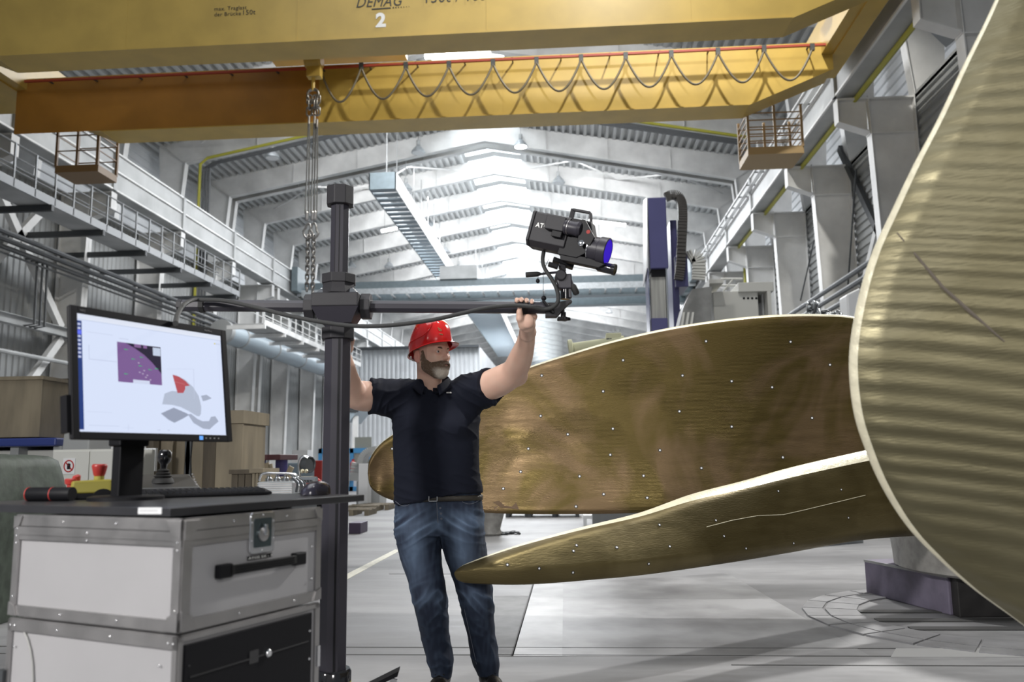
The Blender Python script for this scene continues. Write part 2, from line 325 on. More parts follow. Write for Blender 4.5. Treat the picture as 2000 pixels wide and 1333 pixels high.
# ---- portal frames
def make_frame(lab, y, pipes=False):
    t = thing('portal_frame', lab, 'roof frame', (XC, y, 0), 0, 'welded steel portal frames of the hall')
    W = M['steel_white']
    for s_ in (-1, 1):
        wi, wo = (16.1, 17.35) if s_ < 0 else (15.1, 16.6)      # upper column, inner and outer flange distance
        li, lo_ = (14.1, 15.3) if s_ < 0 else (14.2, 15.6)
        b = MB()                                                 # lower column, slightly tapered web plate with flanges
        for (xa, xb, za, zb, xa2) in ((li+.25, lo_, 0, 12.1, li),):
            b.prism([(s_*xa, -.01, za), (s_*xb, -.01, za), (s_*xb, -.01, zb), (s_*xa2, -.01, zb)], (0, .02, 0))
            b.hexa([(s_*xa, -.2, za), (s_*(xa+.03), -.2, za), (s_*(xa+.03), .2, za), (s_*xa, .2, za), (s_*xa2, -.2, zb), (s_*(xa2+.03), -.2, zb), (s_*(xa2+.03), .2, zb), (s_*xa2, .2, zb)])
            b.box(*sorted((s_*(xb-.03), s_*xb)), -.2, .2, za, zb)
        b.build('column', W, t, True)
        b = MB()                                                 # upper column
        b.prism([(s_*(wi+.5), -.01, 12.1), (s_*wo, -.01, 12.1), (s_*(wo+.4), -.01, 19.0), (s_*wi, -.01, 17.75)], (0, .02, 0))
        b.hexa([(s_*(wi+.5), -.2, 12.1), (s_*(wi+.53), -.2, 12.1), (s_*(wi+.53), .2, 12.1), (s_*(wi+.5), .2, 12.1), (s_*wi, -.2, 17.75), (s_*(wi+.03), -.2, 17.75), (s_*(wi+.03), .2, 17.75), (s_*wi, .2, 17.75)])
        b.build('column', W, t, True)
        b = MB(); zr = 22.0                                      # rafter: deep web with a bottom flange
        b.prism([(s_*wi, -.01, 17.75), (0, -.01, 20.75), (0, -.01, zr), (s_*(wo+.4), -.01, 19.05)], (0, .02, 0))
        b.hexa([(0, -.2, 20.75), (s_*wi, -.2, 17.75), (s_*wi, .2, 17.75), (0, .2, 20.75), (0, -.2, 20.79), (s_*wi, -.2, 17.79), (s_*wi, .2, 17.79), (0, .2, 20.79)])
        for q in range(1, 4):
            xx = wi*q/4; zz = 20.75-(3.0)*q/4; b.box(*sorted((s_*xx, s_*(xx+.02))), -.12, .12, zz, zz+1.25)
        b.prism([(s_*wi, -.02, 17.75), (s_*(wi+.03), -.02, 17.75), (s_*(wo+.43), -.02, 19.05), (s_*(wo+.4), -.02, 19.05)], (0, -.1, 0))
        b.build('rafter', W, t, True)
        b = MB()                                                 # rail bracket
        xb_ = 13.28 if s_ > 0 else 13.2
        b.prism([(s_*xb_, -.01, 12.0), (s_*li, -.01, 12.0), (s_*li, -.01, 11.0), (s_*xb_, -.01, 11.35)], (0, .02, 0))
        b.box(*sorted((s_*xb_, s_*lo_)), -.2, .2, 12.0, 12.05)
        b.hexa([(s_*xb_, -.2, 11.3), (s_*li, -.2, 10.95), (s_*li, .2, 10.95), (s_*xb_, .2, 11.3), (s_*xb_, -.2, 11.34), (s_*li, -.2, 10.99), (s_*li, .2, 10.99), (s_*xb_, .2, 11.34)])
        b.box(*sorted((s_*(xb_), s_*(xb_+.03))), -.2, .2, 11.3, 12)
        b.box(*sorted((s_*li, s_*lo_)), -.18, .18, 10.9, 10.94)
        b.build('rail_bracket', W, t, True)
    return t
fy = [19+6*k for k in range(0, 6)]+[50]+[55+6*k for k in range(0, 19)]
f0 = None
for i, y in enumerate(fy):
    lab = 'white welded steel portal frame spanning the hall, %s frame counted from the camera' % ORD[i]
    if i == 0: f0 = make_frame(lab, y)
    else: copy_tree(f0, (XC, y, 0), lab)
# X bracing rods under the deck in the expansion bay
for s_ in (-1, 1):
    for (xa, xb) in ((2.5, 8.5), (8.5, 15.5)):
        t = thing('wind_brace', 'white diagonal roof bracing %s half of the %s side of the roof' % ('in the ridge' if xa < 5 else 'in the eaves', 'left' if s_ < 0 else 'right'), 'brace', (XC+s_*xa, 50, roofz(XC+xa)-.5), 0, 'diagonal roof braces')
        b = MB()
        for (p, q) in (((XC+s_*xa, 50, roofz(XC+xa)-.75), (XC+s_*xb, 55, roofz(XC+xb)-.75)), ((XC+s_*xb, 50, roofz(XC+xb)-.75), (XC+s_*xa, 55, roofz(XC+xa)-.75))):
            MB().cyl(p, q, .06, 8).build('rod', M['steel_white'], t)
# ---- crane runway beams
for s_, x, nm in ((-1, -18.16, 'left'), (1, 8.42, 'right')):
    t = thing('crane_rail_beam', 'long white crane runway beam along the %s side of the hall' % nm, 'beam', (x, 6, 12.15), 0, 'crane runway beams')
    b = MB(); xo = x+s_*.75
    x0, x1 = sorted((x, xo)); b.box(x0, x1, 6, 165, 12.15, 13.75); b.build('box_girder', mat('rail_beam_grey', (.42, .43, .43), .5, var=.2, vscale=.6), t)
    b = MB()
    for z in (12.15, 12.95, 13.7): b.box(*sorted((x-s_*.07, x)), 6, 165, z, z+.07)
    b.build('flange', M['steel_white'], t)
    b = MB().box(*sorted((x+s_*.3, x+s_*.38)), 6, 165, 13.75, 13.87); b.build('rail', M['dark_steel'], t)
    for k in range(-3, 18):
        y = 25+6*k; MB().box(*sorted((x-s_*.09, x)), y-.12, y+.12, 12.15, 13.75).build('stiffener', M['steel_grey'], t)
    if s_ > 0:
        b = MB()
        for j in range(4): b.box(x-.28+.05*j, x-.26+.05*j, 6, 120, 13.05, 13.09)
        b.build('busbar', M['steel_grey'], t)
        for k in range(60):
            y = 14+1.7*k; MB().box(x-.42, x, y, y+.05, 13.1, 13.14).build('insulator_arm', M['dark_steel'], t)
        b = MB().tube([(x+.55, 14, 12.05), (x+.55, 43.6, 12.05), (x+.55, 44.2, 12.0), (x+1.0, 44.4, 12.0)], .08, 8); b.build('pipe', M['pipe_yellow'], t, label='yellow pipe under the beam')
# ---- left catwalk hung below the left runway beam
def catwalk(x, ya, yb, z, h, lab, m, npost, w=1.1):
    t = thing('catwalk', lab, 'catwalk', (x, ya, z))
    MB().box(x-w, x, ya, yb, z, z+.06).build('deck', M['steel_grey'], t)
    MB().box(x-.02, x+.04, ya, yb, z-.02, z+.26).build('toe_board', m, t)
    for hh in (h, h*.66, h*.33): MB().cyl((x, ya, z+hh+.12), (x, yb, z+hh+.12), .025, 6).build('handrail', m, t)
    for xx in (x-w,): MB().cyl((xx, ya, z+h), (xx, yb, z+h), .025, 6).build('handrail', m, t)
    p0 = None
    for i in range(npost):
        y = ya+(yb-ya)*i/(npost-1)
        if p0 is None: p0 = MB().box(x-.01, x+.04, y-.03, y+.03, z, z+h+.12).build('post', m, t)
        else:
            c = p0.copy(); C.objects.link(c); c.location = (0, y-ya, 0)
    for i in range(int((yb-ya)/3)+1): MB().box(x-w-(2.4 if x < -16 else .3), x+.1, ya+3*i-.07, ya+3*i+.07, z-.22, z-.02).build('support_arm', M['dark_steel'] if x < -16 else M['steel_white'], t)
    return t
catwalk(-16.75, 16, 40.5, 9.62, 1.25, 'grey steel catwalk with pipe railing below the left crane runway beam', mat('catwalk_grey', (.25, .26, .27), .45, .3), 25)
catwalk(-15.4, 40.5, 60, 8.15, 1.1, 'white railed platform continuing beyond the end of the grey catwalk', M['steel_white'], 17, 1.6)
def wallpipe(pts, r, lab, m, grp):
    return tag(MB().tube(pts, r, 8).build('pipe_run', m), lab, 'pipe', grp)
for i, (z, r) in enumerate(((9.06, .1), (8.8, .1), (8.52, .09), (8.3, .04))):
    wallpipe([(-18.95+.02*i, 8, z), (-18.95+.02*i, 110, z)], r, '%s of the grey pipes running along the left wall below the catwalk' % ['topmost', 'second from the top', 'third from the top', 'thin lowest'][i], M['pipe_dark'], 'pipes on the left wall')
for i, z in enumerate((6.98, 6.62, 6.26, 5.9)):
    wallpipe([(9.15, 14, z), (9.15, 60, z)], .09, '%s of the four dark pipes on the right wall' % ['topmost', 'second', 'third', 'lowest'][i], M['pipe_dark'], 'pipes on the right wall')
# drop pipes and bracing on the near left wall
for i, (px, y0, y1) in enumerate(((76, 500, 640), (86, 510, 650), (95, 515, 655))):
    a = un(px, y0, X=-19.0); tag(MB().tube([(-19.5, a.y, 8.6), (-19.05, a.y, 8.6), (-19.0, a.y, 6.2), (-19.4, a.y, 6.15)], .04, 6).build('drop_pipe', M['pipe_dark']), 'thin dark vertical pipe on the near left wall, %s of three' % ORD[i], 'pipe', 'drop pipes on the left wall')
tag(MB().ibeam((-19.5, 8, 6.3), (-19.5, 31, 6.3), .3, .35).build('wall_girt', M['steel_grey']), 'grey horizontal wall beam behind the monitor on the left', 'beam')
tag(MB().cyl((-19.3, 8, 5.1), (-19.3, 31, 5.1), .08, 8).build('pipe_run', M['steel_grey']), 'grey pipe low on the near left wall', 'pipe', 'pipes on the left wall')
for i, (a, b_) in enumerate((((-2, 372), (118, 640)), ((92, 400), (-20, 520)), ((118, 662), (58, 745)))):
    p, q = un(*a, X=-19.6), un(*b_, X=-19.6)
    tag(MB().bar(p, q, .2, .3).build('diagonal_brace', M['steel_white']), ['long diagonal brace falling to the right on the near left wall', 'upper diagonal brace rising to the right under the catwalk', 'lower diagonal brace rising to the right above the crates'][i], 'brace', 'diagonal braces on the left wall')
# duct along left wall, stanchions
t = thing('ventilation_duct', 'round blue-grey ventilation duct running along the left wall behind the monitor', 'duct', (-18.1, 42, 8.05))
MB().lathe((-18.1, 42, 8.05), (0, 1, 0), [(0, .1), (0, .56), (78, .56)], 20).build('duct_body', M['bronze_grey'], t, smooth=40)
MB().lathe((-18.1, 41.6, 8.05), (0, 1, 0), [(0, .62), (.45, .62)], 20).build('end_cap', M['grey'], t, smooth=40)
for s_ in (-1, 1):      # bracing of the eaves in the bay before the doubled frame
    for (y0, y1) in ((37.3, 42.7), (42.7, 37.3)):
        xa, xb = XC+s_*8.5, XC+s_*15.2
        tag(MB().cyl((xa, y0, roofz(xa)-.8), (xb, y1, roofz(xb)-.8), .07, 8).build('eaves_brace', M['steel_white']), 'white roof brace %s in the %s eaves just beyond the yellow crane' % ('slanting away' if y0 < y1 else 'slanting back', 'left' if s_ < 0 else 'right'), 'brace', 'eaves braces')
for i, (a, b_) in enumerate((((1640, 290), (1722, 465)), ((1716, 440), (1690, 545)))):
    p, q = un(*a, X=10.62), un(*b_, X=10.62); tag(MB().bar(p, q, .16, .26).build('diagonal_brace', M['dark_steel'] if i == 0 else M['steel_white']), ['dark diagonal brace between the right wall columns', 'white diagonal brace on the right wall below the dark one'][i], 'brace')
for i, (a, b_) in enumerate((((1672, 330), (1656, 560)), ((1590, 470), (1563, 590)))):
    p, q = un(*a, X=10.3), un(*b_, X=10.3); tag(MB().cyl(p, q, .03, 6).build('hanging_cable', M['dark_steel']), ['thin dark cable hanging on the right wall near the near blade', 'thin dark cable hanging left of the pipe rack on the right wall'][i], 'cable')
for k in range(12): MB().lathe((-18.1, 44+5*k, 8.05), (0, 1, 0), [(0, .6), (.15, .6)], 20).build('collar', M['grey'], t, smooth=40)
# roof downpipe bundle at third frame on both sides
def riser(x, y, lab):
    t = thing('pipe_riser', lab, 'pipe', (x, y, 0))
    MB().tube([(x, y, 0), (x, y, 17.55), (x+.4, y, 17.9), (XC, y, 20.95-.2), (9.6, y, 17.9)] if x < 0 else [(x, y, 0), (x, y, 12)], .085, 8).build('gas_pipe', M['pipe_yellow'], t, label='yellow pipe')
    for j in range(3):
        o_ = .22+.17*j; MB().tube([(x+.0+o_, y-.02, 0), (x+o_, y-.02, 17.3), (x+.5+o_, y, 17.6), (XC, y, 20.55-.12*j), (9.4, y, 17.7-.1*j)] if x < 0 else [(x+o_, y, 0), (x+o_, y, 12)], .07, 8).build('drain_pipe', M['pipe_dark'], t)
riser(-20.05, 42.6, 'yellow and black pipes rising up the left wall and following the rafter')
riser(10.0, 46.6, 'dark pipe bundle rising beside a right wall column')
# ---- ceiling lamps
def lamp(loc, lab, on=False):
    t = thing('pendant_lamp', lab, 'lamp', loc, 0, 'bell shaped hall lamps')
    b = MB(); b.lathe((0, 0, .0), (0, 0, 1), [(0, .42), (.02, .44), (.2, .36), (.42, .16), (.5, .1)], 16); b.build('shade', M['galv'], t, True, smooth=50)
    MB().cyl((0, 0, .5), (0, 0, .8), .12, 10).build('ballast', M['grey'], t, True)
    MB().cyl((0, 0, .8), (0, 0, 1.6), .012, 5).build('cord', M['dark_steel'], t, True)
    MB().cyl((0, 0, -.01), (0, 0, .02), .36, 16).build('glass', emi('lit_lamp', (1, 1, .97), 40) if on else M['white'], t, True)
    return t
def tube_lamp(a, b_, lab):
    t = thing('strip_light', lab, 'lamp', tuple((a+b_)/2), 0, 'tube lights')
    MB().bar(a, b_, .25, .16).build('light_tube', emi('tube_light', (1, 1, 1), 14), t); MB().bar(a+Vector((0, 0, .12)), b_+Vector((0, 0, .12)), .3, .06).build('lamp_body', M['grey'], t)
    for k_ in (.2, .8): p = a.lerp(b_, k_); MB().cyl(p+Vector((0, 0, .1)), (p.x, p.y, max(p.z+.3, roofz(p.x)-.2)), .012, 5).build('hanger', M['dark_steel'], t)
LP = [(817, 296, 46, 'below the crane girder left of the ridge'), (532, 306, 41, 'hanging left beside the yellow roof pipe'), (1017, 284, 46, ''), (1091, 355, 62, 'right of the lit one, above the scanner'), (793, 368, 58, 'left at the near end of the hanging gallery'),
      (837, 437, 68, 'beside the middle of the hanging gallery'), (870, 492, 78, 'beside the far end of the hanging gallery'), (686, 520, 70, 'low beside the top of the stand column'), (760, 520, 74, 'above the far grey crane'), (895, 525, 84, 'left above the far grey crane near the ridge'), (922, 525, 80, 'near the ridge above the far grey crane'), (1190, 610, 90, 'under the far roof right of the scanner'), (1202, 540, 86, 'just right of the small scanner lens')]
for i, (px, py, Y, lab) in enumerate(LP):
    Y = 40.0
    while Y < 125 and un(px, py, Y=Y).z+1.7 < roofz(un(px, py, Y=Y).x): Y += .25
    p = un(px, py, Y=Y); lamp(p-Vector((0, 0, .1)), 'lit round hall lamp under the rafter beyond the crane' if i == 2 else 'unlit bell lamp %s' % lab, i == 2)
for (px, py, px2, py2, Y, lab) in ((745, 452, 775, 446, 60, 'left of the hanging gallery'), (1150, 432, 1222, 440, 62, 'right above the scanner'), (1000, 110, 0, 0, 0, '')):
    if Y: a, b_ = un(px, py, Y=Y), un(px2, py2, Y=Y); tube_lamp(a, b_, 'bright tube light under the roof ' + lab)
a, b_ = un(830, 110, Y=36), un(958, 104, Y=36); tube_lamp(a, b_, 'bright tube light seen between the two yellow girders')
# ---- hanging gallery (slatted) below the roof, near and far run
def gallery(x0, x1, ya, yb, z, lab):
    t = thing('hanging_gallery', lab, 'gantry', ((x0+x1)/2, ya, z), 0, 'slatted galleries hung from the roof')
    for x in (x0, x1-.06): MB().box(x, x+.06, ya, yb, z, z+.95).build('side_panel', M['steel_white'] if x > x0 else M['blue_grey'], t)
    MB().box(x0, x1, ya, ya+.05, z, z+.95).build('end_panel', M['blue_grey'], t)
    s0 = None; n = int((yb-ya)/.9)
    for i in range(n):
        if s0 is None: s0 = MB().box(x0+.05, x1-.05, ya+.1, ya+.62, z+.02, z+.1).build('floor_slat', mat('slat_grey_blue', (.2, .24, .27) if ya < 60 else (.3, .34, .38), .5), t)
        else: c = s0.copy(); C.objects.link(c); c.location = (0, .9*i, 0)
    for i in range(int(n/3)): MB().cyl(((x0+x1)/2, ya+2.7*i+1, z+.9), ((x0+x1)/2, ya+2.7*i+1, 20.5), .03, 5).build('hanger', M['steel_grey'], t)
gallery(-10.7, -9.2, 43, 66, 15.9, 'blue-grey slatted gallery hung under the roof behind the stand column')
gallery(-9.6, -6.4, 70, 112, 15.0, 'pale slatted gallery hung under the far roof above the red helmet')
# ---- far grey crane across the hall
t = thing('overhead_crane', 'distant blue-grey overhead crane spanning the hall behind the scanner', 'crane', (-4.9, 55, 12))
for y in (54, 57.5): MB().box(-17.9, 8.2, y, y+.9, 11.9, 13.2).build('bridge_girder', M['blue_grey'], t)
for i in range(26): MB().box(-17.6+i, -17.5+i, 52.9, 54, 12.0, 12.1).build('walkway_bracket', M['steel_grey'], t)
MB().box(-17.9, 8.2, 52.9, 53.0, 12.1, 12.5).build('walkway_edge', M['galv'], t)
MB().box(-8.5, -6, 53.8, 58.6, 13.2, 14.1).build('trolley', M['steel_grey'], t)
for s_ in (-1, 1): MB().box(*sorted((-4.9+s_*13.1, -4.9+s_*12.7)), 52, 60, 12.3, 13.9).build('end_carriage', M['blue_grey'], t)
# ---- partition wall far left
corr('wall_partition', M['clad_w'], lambda t, c, d: (c, 64-d, t), 0, 9.9, -17.3, -7, 0, .36, .08, 0)
struct(MB().box(-17.4, -7, 63.6, 64.1, 9.9, 10.1).build('trim_3', M['dark_steel']))
struct(MB().box(-7, -6.9, 64, 110, 0, 9.9).build('wall_partition_side', M['clad_w']))
# ================================================================== YELLOW CRANE
def girder(y0, y1, zt, lab, name='bridge_girder'):
    t = thing('crane_bridge_girder', lab, 'crane girder', (-4.2, y0, 10.8), 0, 'box girders of the yellow crane')
    prof = [(-13.4, 10.8), (5.1, 10.8), (7.45, 11.75), (7.45, zt), (-16.1, zt), (-16.1, 11.95)]
    b = MB().prism([(x, y0, z) for x, z in prof], (0, y1-y0, 0)); b.build('girder_box', M['yellow'], t)
    for x in (-10.2, -6.1, -1.7, 2.9):
        MB().box(x, x+.012, y0-.004, y0, 10.86, zt-.02).build('weld_seam', M['yellow'], t)
    b = MB(); b.box(-13.4, 5.1, y0-.03, y0, 10.8, 10.83); b.box(-16.1, 7.45, y0-.05, y0, zt-.03, zt); b.build('flange_edge', M['yellow'], t)
    return t
g1 = girder(17.57, 18.42, 12.95, 'nearest yellow box girder carrying the lettering and the white number')
g2 = girder(22.15, 23.05, 12.52, 'second yellow box girder with the looped cable hanging along it')
# trolley shade on the left half of the second girder, painted as a darker panel
MB().box(-16.1, -7.0, 22.144, 22.15, 10.84, 12.49).build('shade_panel', mat('shaded_girder_ochre', (.36, .17, .03), .4, var=.12, vscale=1), g2, label='left half painted darker ochre as trolley shade')
yf = 17.56
def onf(px, py): return un(px, py, Y=yf)
lk = mat('black_lettering', (.03, .03, .025), .5); lw = mat('white_lettering', (.85, .85, .82), .5)
R_, U_ = Vector((1, 0, 0)), Vector((0, 0, 1))
p = onf(694, 15); text_mesh('DEMAG', .36, lk, p, R_, U_, g1, shear=.3, bold=0, squash=.84)
p, q = onf(726, 18), onf(763, 15.5); MB().bar(p, q, .005, .03).build('underline', lk, g1)
for k in range(7):
    p = onf(767+5.2*k, 14.8-.3*k); s_ = .028-.0022*k; MB().box(p.x, p.x+s_, yf-.003, yf, p.z-s_/2, p.z+s_/2).build('underline_dot', lk, g1)
p = onf(734, 52); text_mesh('2', .46, lw, p, R_, U_, g1, bold=.02)
p = onf(826, 6); text_mesh('150t / 10t', .36, lk, p, R_, U_, g1, squash=.92)
p = onf(418, 21); text_mesh('max. Traglast', .135, lk, p, R_, U_, g1)
p = onf(418, 32); text_mesh('der Brücke', .135, lk, p, R_, U_, g1)
p = onf(472, 29); text_mesh('150t', .17, lk, p, R_, U_, g1)
# end carriages
for s_, x0, x1, nm in ((1, 7.45, 7.95, 'right'), (-1, -17.9, -16.1, 'left')):
    t = thing('end_carriage', 'yellow %s end carriage of the crane with its travel wheels' % nm, 'crane carriage', ((x0+x1)/2, 20, 12), 0)
    MB().prism([(x0, 15.6, 12.9), (x0, 17.2, 12.15), (x0, 23.6, 12.15), (x0, 24.6, 12.9), (x0, 24.6, 13.7), (x0, 15.6, 13.7)], (x1-x0, 0, 0)).build('carriage_beam', M['yellow'], t)
    for y in (16.2, 18.6, 22.0, 24.4):
        w_ = MB().lathe((x1-.1 if s_ > 0 else x0+.1, y, 14.15), (s_, 0, 0), [(0, .3), (.04, .34), (.3, .34), (.34, .3)], 20).build('travel_wheel', M['dark_steel'], t, smooth=40)
        MB().lathe((x1+.24 if s_ > 0 else x0-.24, y, 14.15), (s_, 0, 0), [(0, .2), (.08, .2)], 12).build('wheel_hub', M['chrome'], w_)
    MB().box(x0-.3*s_ if s_ > 0 else x1, (x0 if s_ > 0 else x1+.3), 18.42, 22.15, 12.2, 12.9).build('tie_beam', M['yellow'], t)
tag(MB().prism([(7.0, 20.9, 12.9), (7.5, 20.9, 12.9), (7.15, 20.9, 14.0), (6.75, 20.9, 14.0)], (0, .5, 0)).build('access_bracket', M['yellow']), 'yellow raised bracket at the right end between the girders', 'bracket')
# trolley above the girders and under it the hook
t = thing('crane_trolley', 'crane trolley frame running on top of the two yellow girders above the hook', 'trolley', (-6.6, 20, 12.9))
MB().box(-8.6, -4.6, 17.6, 23.0, 13.0, 13.35).build('frame', M['yellow'], t)
MB().lathe((-8.1, 19, 13.75), (1, 0, 0), [(0, .45), (2.8, .45)], 24).build('rope_drum', M['dark_steel'], t, smooth=40)
for x in (-7.9, -5.3): MB().box(x, x+.8, 20.6, 21.5, 13.35, 14.1).build('gear_box', M['grey'], t)
HY = 20.5
hk = un(612, 150, Y=HY)
t = thing('hook_block', 'yellow hook block with double hook hanging from the crane trolley', 'hook', (hk.x, HY, 10.6))
hx = hk.x
MB().box(hx-.16, hx+.22, HY-.12, HY+.12, 11.35, 11.75).build('block_housing', M['yellow'], t, bevel=.02)
MB().lathe((hx-.22, HY, 11.85), (1, 0, 0), [(0, .2), (.05, .25), (.4, .25), (.45, .2)], 20).build('sheave', M['yellow'], t, smooth=40)
for x in (-.12, .04, .16): MB().cyl((hx+x, HY, 11.75), (hx+x, HY, 13.0), .012, 6).build('hoist_rope', M['pipe_dark'], t)
MB().cyl((hx, HY, 11.0), (hx, HY, 11.4), .05, 12).build('hook_shank', M['yellow'], t)
steel = mat('bare_steel', (.3, .29, .28), .38, .8, var=.35, vscale=20)
for s_ in (-1, 1):
    pts = [Vector((hx+s_*(.02+.13*math.sin(a)), HY, 11.02-.14+.15*math.cos(a))) for a in np.linspace(0, 3.6, 12)]
    MB().tube(pts, [.045-.002*i for i in range(12)], 10).build('hook_prong', steel, t, smooth=60)
# rope slings from the hook: shackles on top, wire ropes, rings, chains
def link(c, r, L_, up, side, th):
    c, up, side = Vector(c), Vector(up), Vector(side)
    pts = [c+side*(r*math.cos(a))+up*(L_*(1 if math.sin(a) > 0 else -1)+r*math.sin(a)) for a in [2*pi*(k+.5)/12 for k in range(12)]]
    return pts
def sling(px, lab, zt, zr):
    x = un(px, 300, Y=HY).x
    t = thing('rope_sling', lab, 'sling', (x, HY, 7.1), 0, 'wire rope slings on the hook')
    for j, (z, sd) in enumerate(((10.75, (1, 0, 0)), (10.6, (0, 1, 0)), (10.42, (1, 0, 0)))):
        MB().tube(link((x, HY, z), .07, .06, (0, 0, 1), sd, .02), .024, 8, closed=True).build('shackle', steel, t, smooth=60)
    MB().lathe((x, HY, zt-.25), (0, 0, 1), [(0, .02), (.02, .035), (.22, .035), (.25, .02)], 10).build('ferrule', M['alu'], t)
    rp = mat('wire_rope', (.13, .13, .125), .5, .2)
    for s_ in (-.03, .03): MB().tube([(x+s_*.5, HY, zt-.1), (x+s_, HY+.01, (zt+zr)/2), (x+s_*1.4, HY, zr+.2)], .017, 6).build('wire_rope', rp, t, smooth=60)
    MB().lathe((x, HY, zr), (0, 0, 1), [(0, .03), (.03, .045), (.22, .045), (.26, .03)], 10).build('ferrule', M['alu'], t)
    return x
for i, (px, zt) in enumerate(((602, 10.3), (613, 10.3), (618, 10.2))): sling(px, '%s wire rope sling hanging below the hook' % ['leftmost', 'middle', 'rightmost'][i], zt, un(600, 432, Y=HY).z)
z0 = un(600, 450, Y=HY).z
for px, zb, nm in ((602, un(600, 568, Y=HY).z, 'left'), (613, un(600, 578, Y=HY).z, 'right')):
    x = un(px, 450, Y=HY).x; t = thing('sling_chain', '%s hanging steel chain with its end ring below the rope slings' % nm, 'chain', (x, HY, zb), 0, 'chains below the rope slings')
    pts = [Vector((x+.13*math.sin(a)*(1 if math.cos(a) < 0 else .55), HY, z0-.02+.2*math.cos(a))) for a in [2*pi*k/16 for k in range(16)]]
    MB().tube(pts, .028, 8, closed=True).build('master_ring', steel, t, smooth=60)
    z = z0-.2; k = 0; proto = []
    while z > zb+.08:
        if k < 2: proto.append(MB().tube(link((x, HY, z), .04, .045, (0, 0, 1), (1, .25, 0) if k % 2 else (.2, 1, 0), .02), .02, 6, closed=True).build('chain_link', steel, t, smooth=60)); zz0 = z if k == 0 else zz0
        else: c = proto[k % 2].copy(); C.objects.link(c); c.location = (0, 0, z-(zz0 if k % 2 == 0 else zz0-.115))
        z -= .115; k += 1
    MB().sphere((x, HY, z), .05, 10, 8, (.8, .8, 1.3)).build('end_hook', steel, t, smooth=60)
# festoon: red rail, trolleys, looped cable
t = thing('festoon_rail', 'thin red festoon rail along the top of the second yellow girder', 'rail', (-4, 21.7, 12.5))
FY = 21.75
za, zb = un(65, 158, Y=FY).z, un(1612, 88, Y=FY).z
RZ = (za+zb)/2; MB().bar((-15.6, FY, RZ), (7.25, FY, RZ), .07, .06).build('rail', M['red_rail'], t)
for k in range(17): 
    x = -15+1.36*k; MB().bar((x, FY-.02, RZ+.03), (x, 22.15, RZ+.1), .035, .04).build('support_bracket', M['dark_steel'], t)
t = thing('festoon_cable', 'dark power cable hanging in regular loops along the second yellow girder', 'cable', (1, FY, 11.6))
cab = mat('festoon_cable', (.16, .14, .1), .5)
hp = [(626, 133), (706, 131), (793, 130), (877, 128), (963, 124), (1048, 120), (1135, 115), (1222, 111), (1311, 107), (1402, 102), (1492, 97), (1586, 94)]
dip = [200, 194, 189, 186, 182, 179, 175, 171, 166, 162, 158]
hp3 = [un(px, py+2, Y=FY) for px, py in hp]
for i in range(len(dip)):
    a, c = hp3[i], hp3[i+1]; lowz = un((hp[i][0]+hp[i+1][0])/2, dip[i], Y=FY).z; pts = []
    for j in range(21):
        s_ = j/20; f_ = (abs(2*s_-1))**2.2; top = a.z+(c.z-a.z)*s_
        pts.append((a.x+(c.x-a.x)*(s_+.035*math.sin(2*pi*s_)), FY-.03, lowz+(top-lowz)*f_))
    MB().tube(pts, .032, 8).build('cable_loop', cab, t, smooth=60)
for h_ in hp3: 
    cl = MB().box(h_.x-.06, h_.x+.06, FY-.06, FY+.03, h_.z-.05, h_.z+.14).build('cable_trolley', M['dark_steel'], t)
# maintenance baskets
def basket(x0, x1, y0, y1, z0, z1, m, lab, colr):
    t = thing('maintenance_basket', lab, 'basket', ((x0+x1)/2, y0, z0), 0, 'maintenance baskets of the crane')
    b = MB(); b.box(x0, x1, y0, y1, z0, z0+.05); b.box(x0, x1, y0-.03, y0, z0, z0+.22); b.box(x0, x1, y1, y1+.03, z0, z0+.22); b.box(x0-.03, x0, y0, y1, z0, z0+.22); b.box(x1, x1+.03, y0, y1, z0, z0+.22); b.build('floor_tray', colr, t)
    for x in (x0, (x0+x1)/2, x1):
        for y in (y0, y1): MB().box(x-.035, x+.035, y-.035, y+.035, z0+.2, z1).build('post', m, t)
    nb = 2 if x0 < 0 else 5
    for k in range(1, nb+1):
        z = z0+.2+(z1-z0-.2)*k/(nb+1)
        for (p, q) in (((x0, y0, z), (x1, y0, z)), ((x0, y1, z), (x1, y1, z)), ((x0, y0, z), (x0, y1, z)), ((x1, y0, z), (x1, y1, z))): MB().bar(p, q, .03, .03).build('guard_bar', m, t)
bm_ = mat('brown_basket_paint', (.16, .09, .035), .5); tan = mat('tan_basket_paint', (.36, .25, .12), .5)
basket(5.25, 6.75, 23.06, 24.3, 9.7, 11.15, mat('tan_bar', (.3, .2, .1), .5), 'tan maintenance basket under the right end of the second girder', tan)
basket(-15.35, -14.05, 23.06, 24.1, 9.95, 11.6, bm_, 'brown maintenance basket under the left end of the second girder', mat('brown_tray', (.2, .12, .05), .5))
# ladder & grey truss at upper right near first frame
t = thing('cross_walk', 'grey steel beam with ladder rungs crossing behind the near right column', 'beam', (9.6, 19.5, 14))
a, b_ = un(1775, -20, Y=21), un(1870, 72, Y=21); MB().bar(a, b_, .5, .5).build('beam', mat('blue_grey_beam', (.33, .36, .39), .5), t)
a, b_ = un(1868, -5, Y=23), un(1940, 55, Y=23); c, d_ = a+Vector((.3, 0, .15)), b_+Vector((.3, 0, .15))
MB().bar(a, b_, .04, .05).build('ladder_rail', M['dark_steel'], t); MB().bar(c, d_, .04, .05).build('ladder_rail', M['dark_steel'], t)
for k in range(7): MB().bar(a.lerp(b_, (k+.5)/7), c.lerp(d_, (k+.5)/7), .03, .03).build('rung', M['dark_steel'], t)
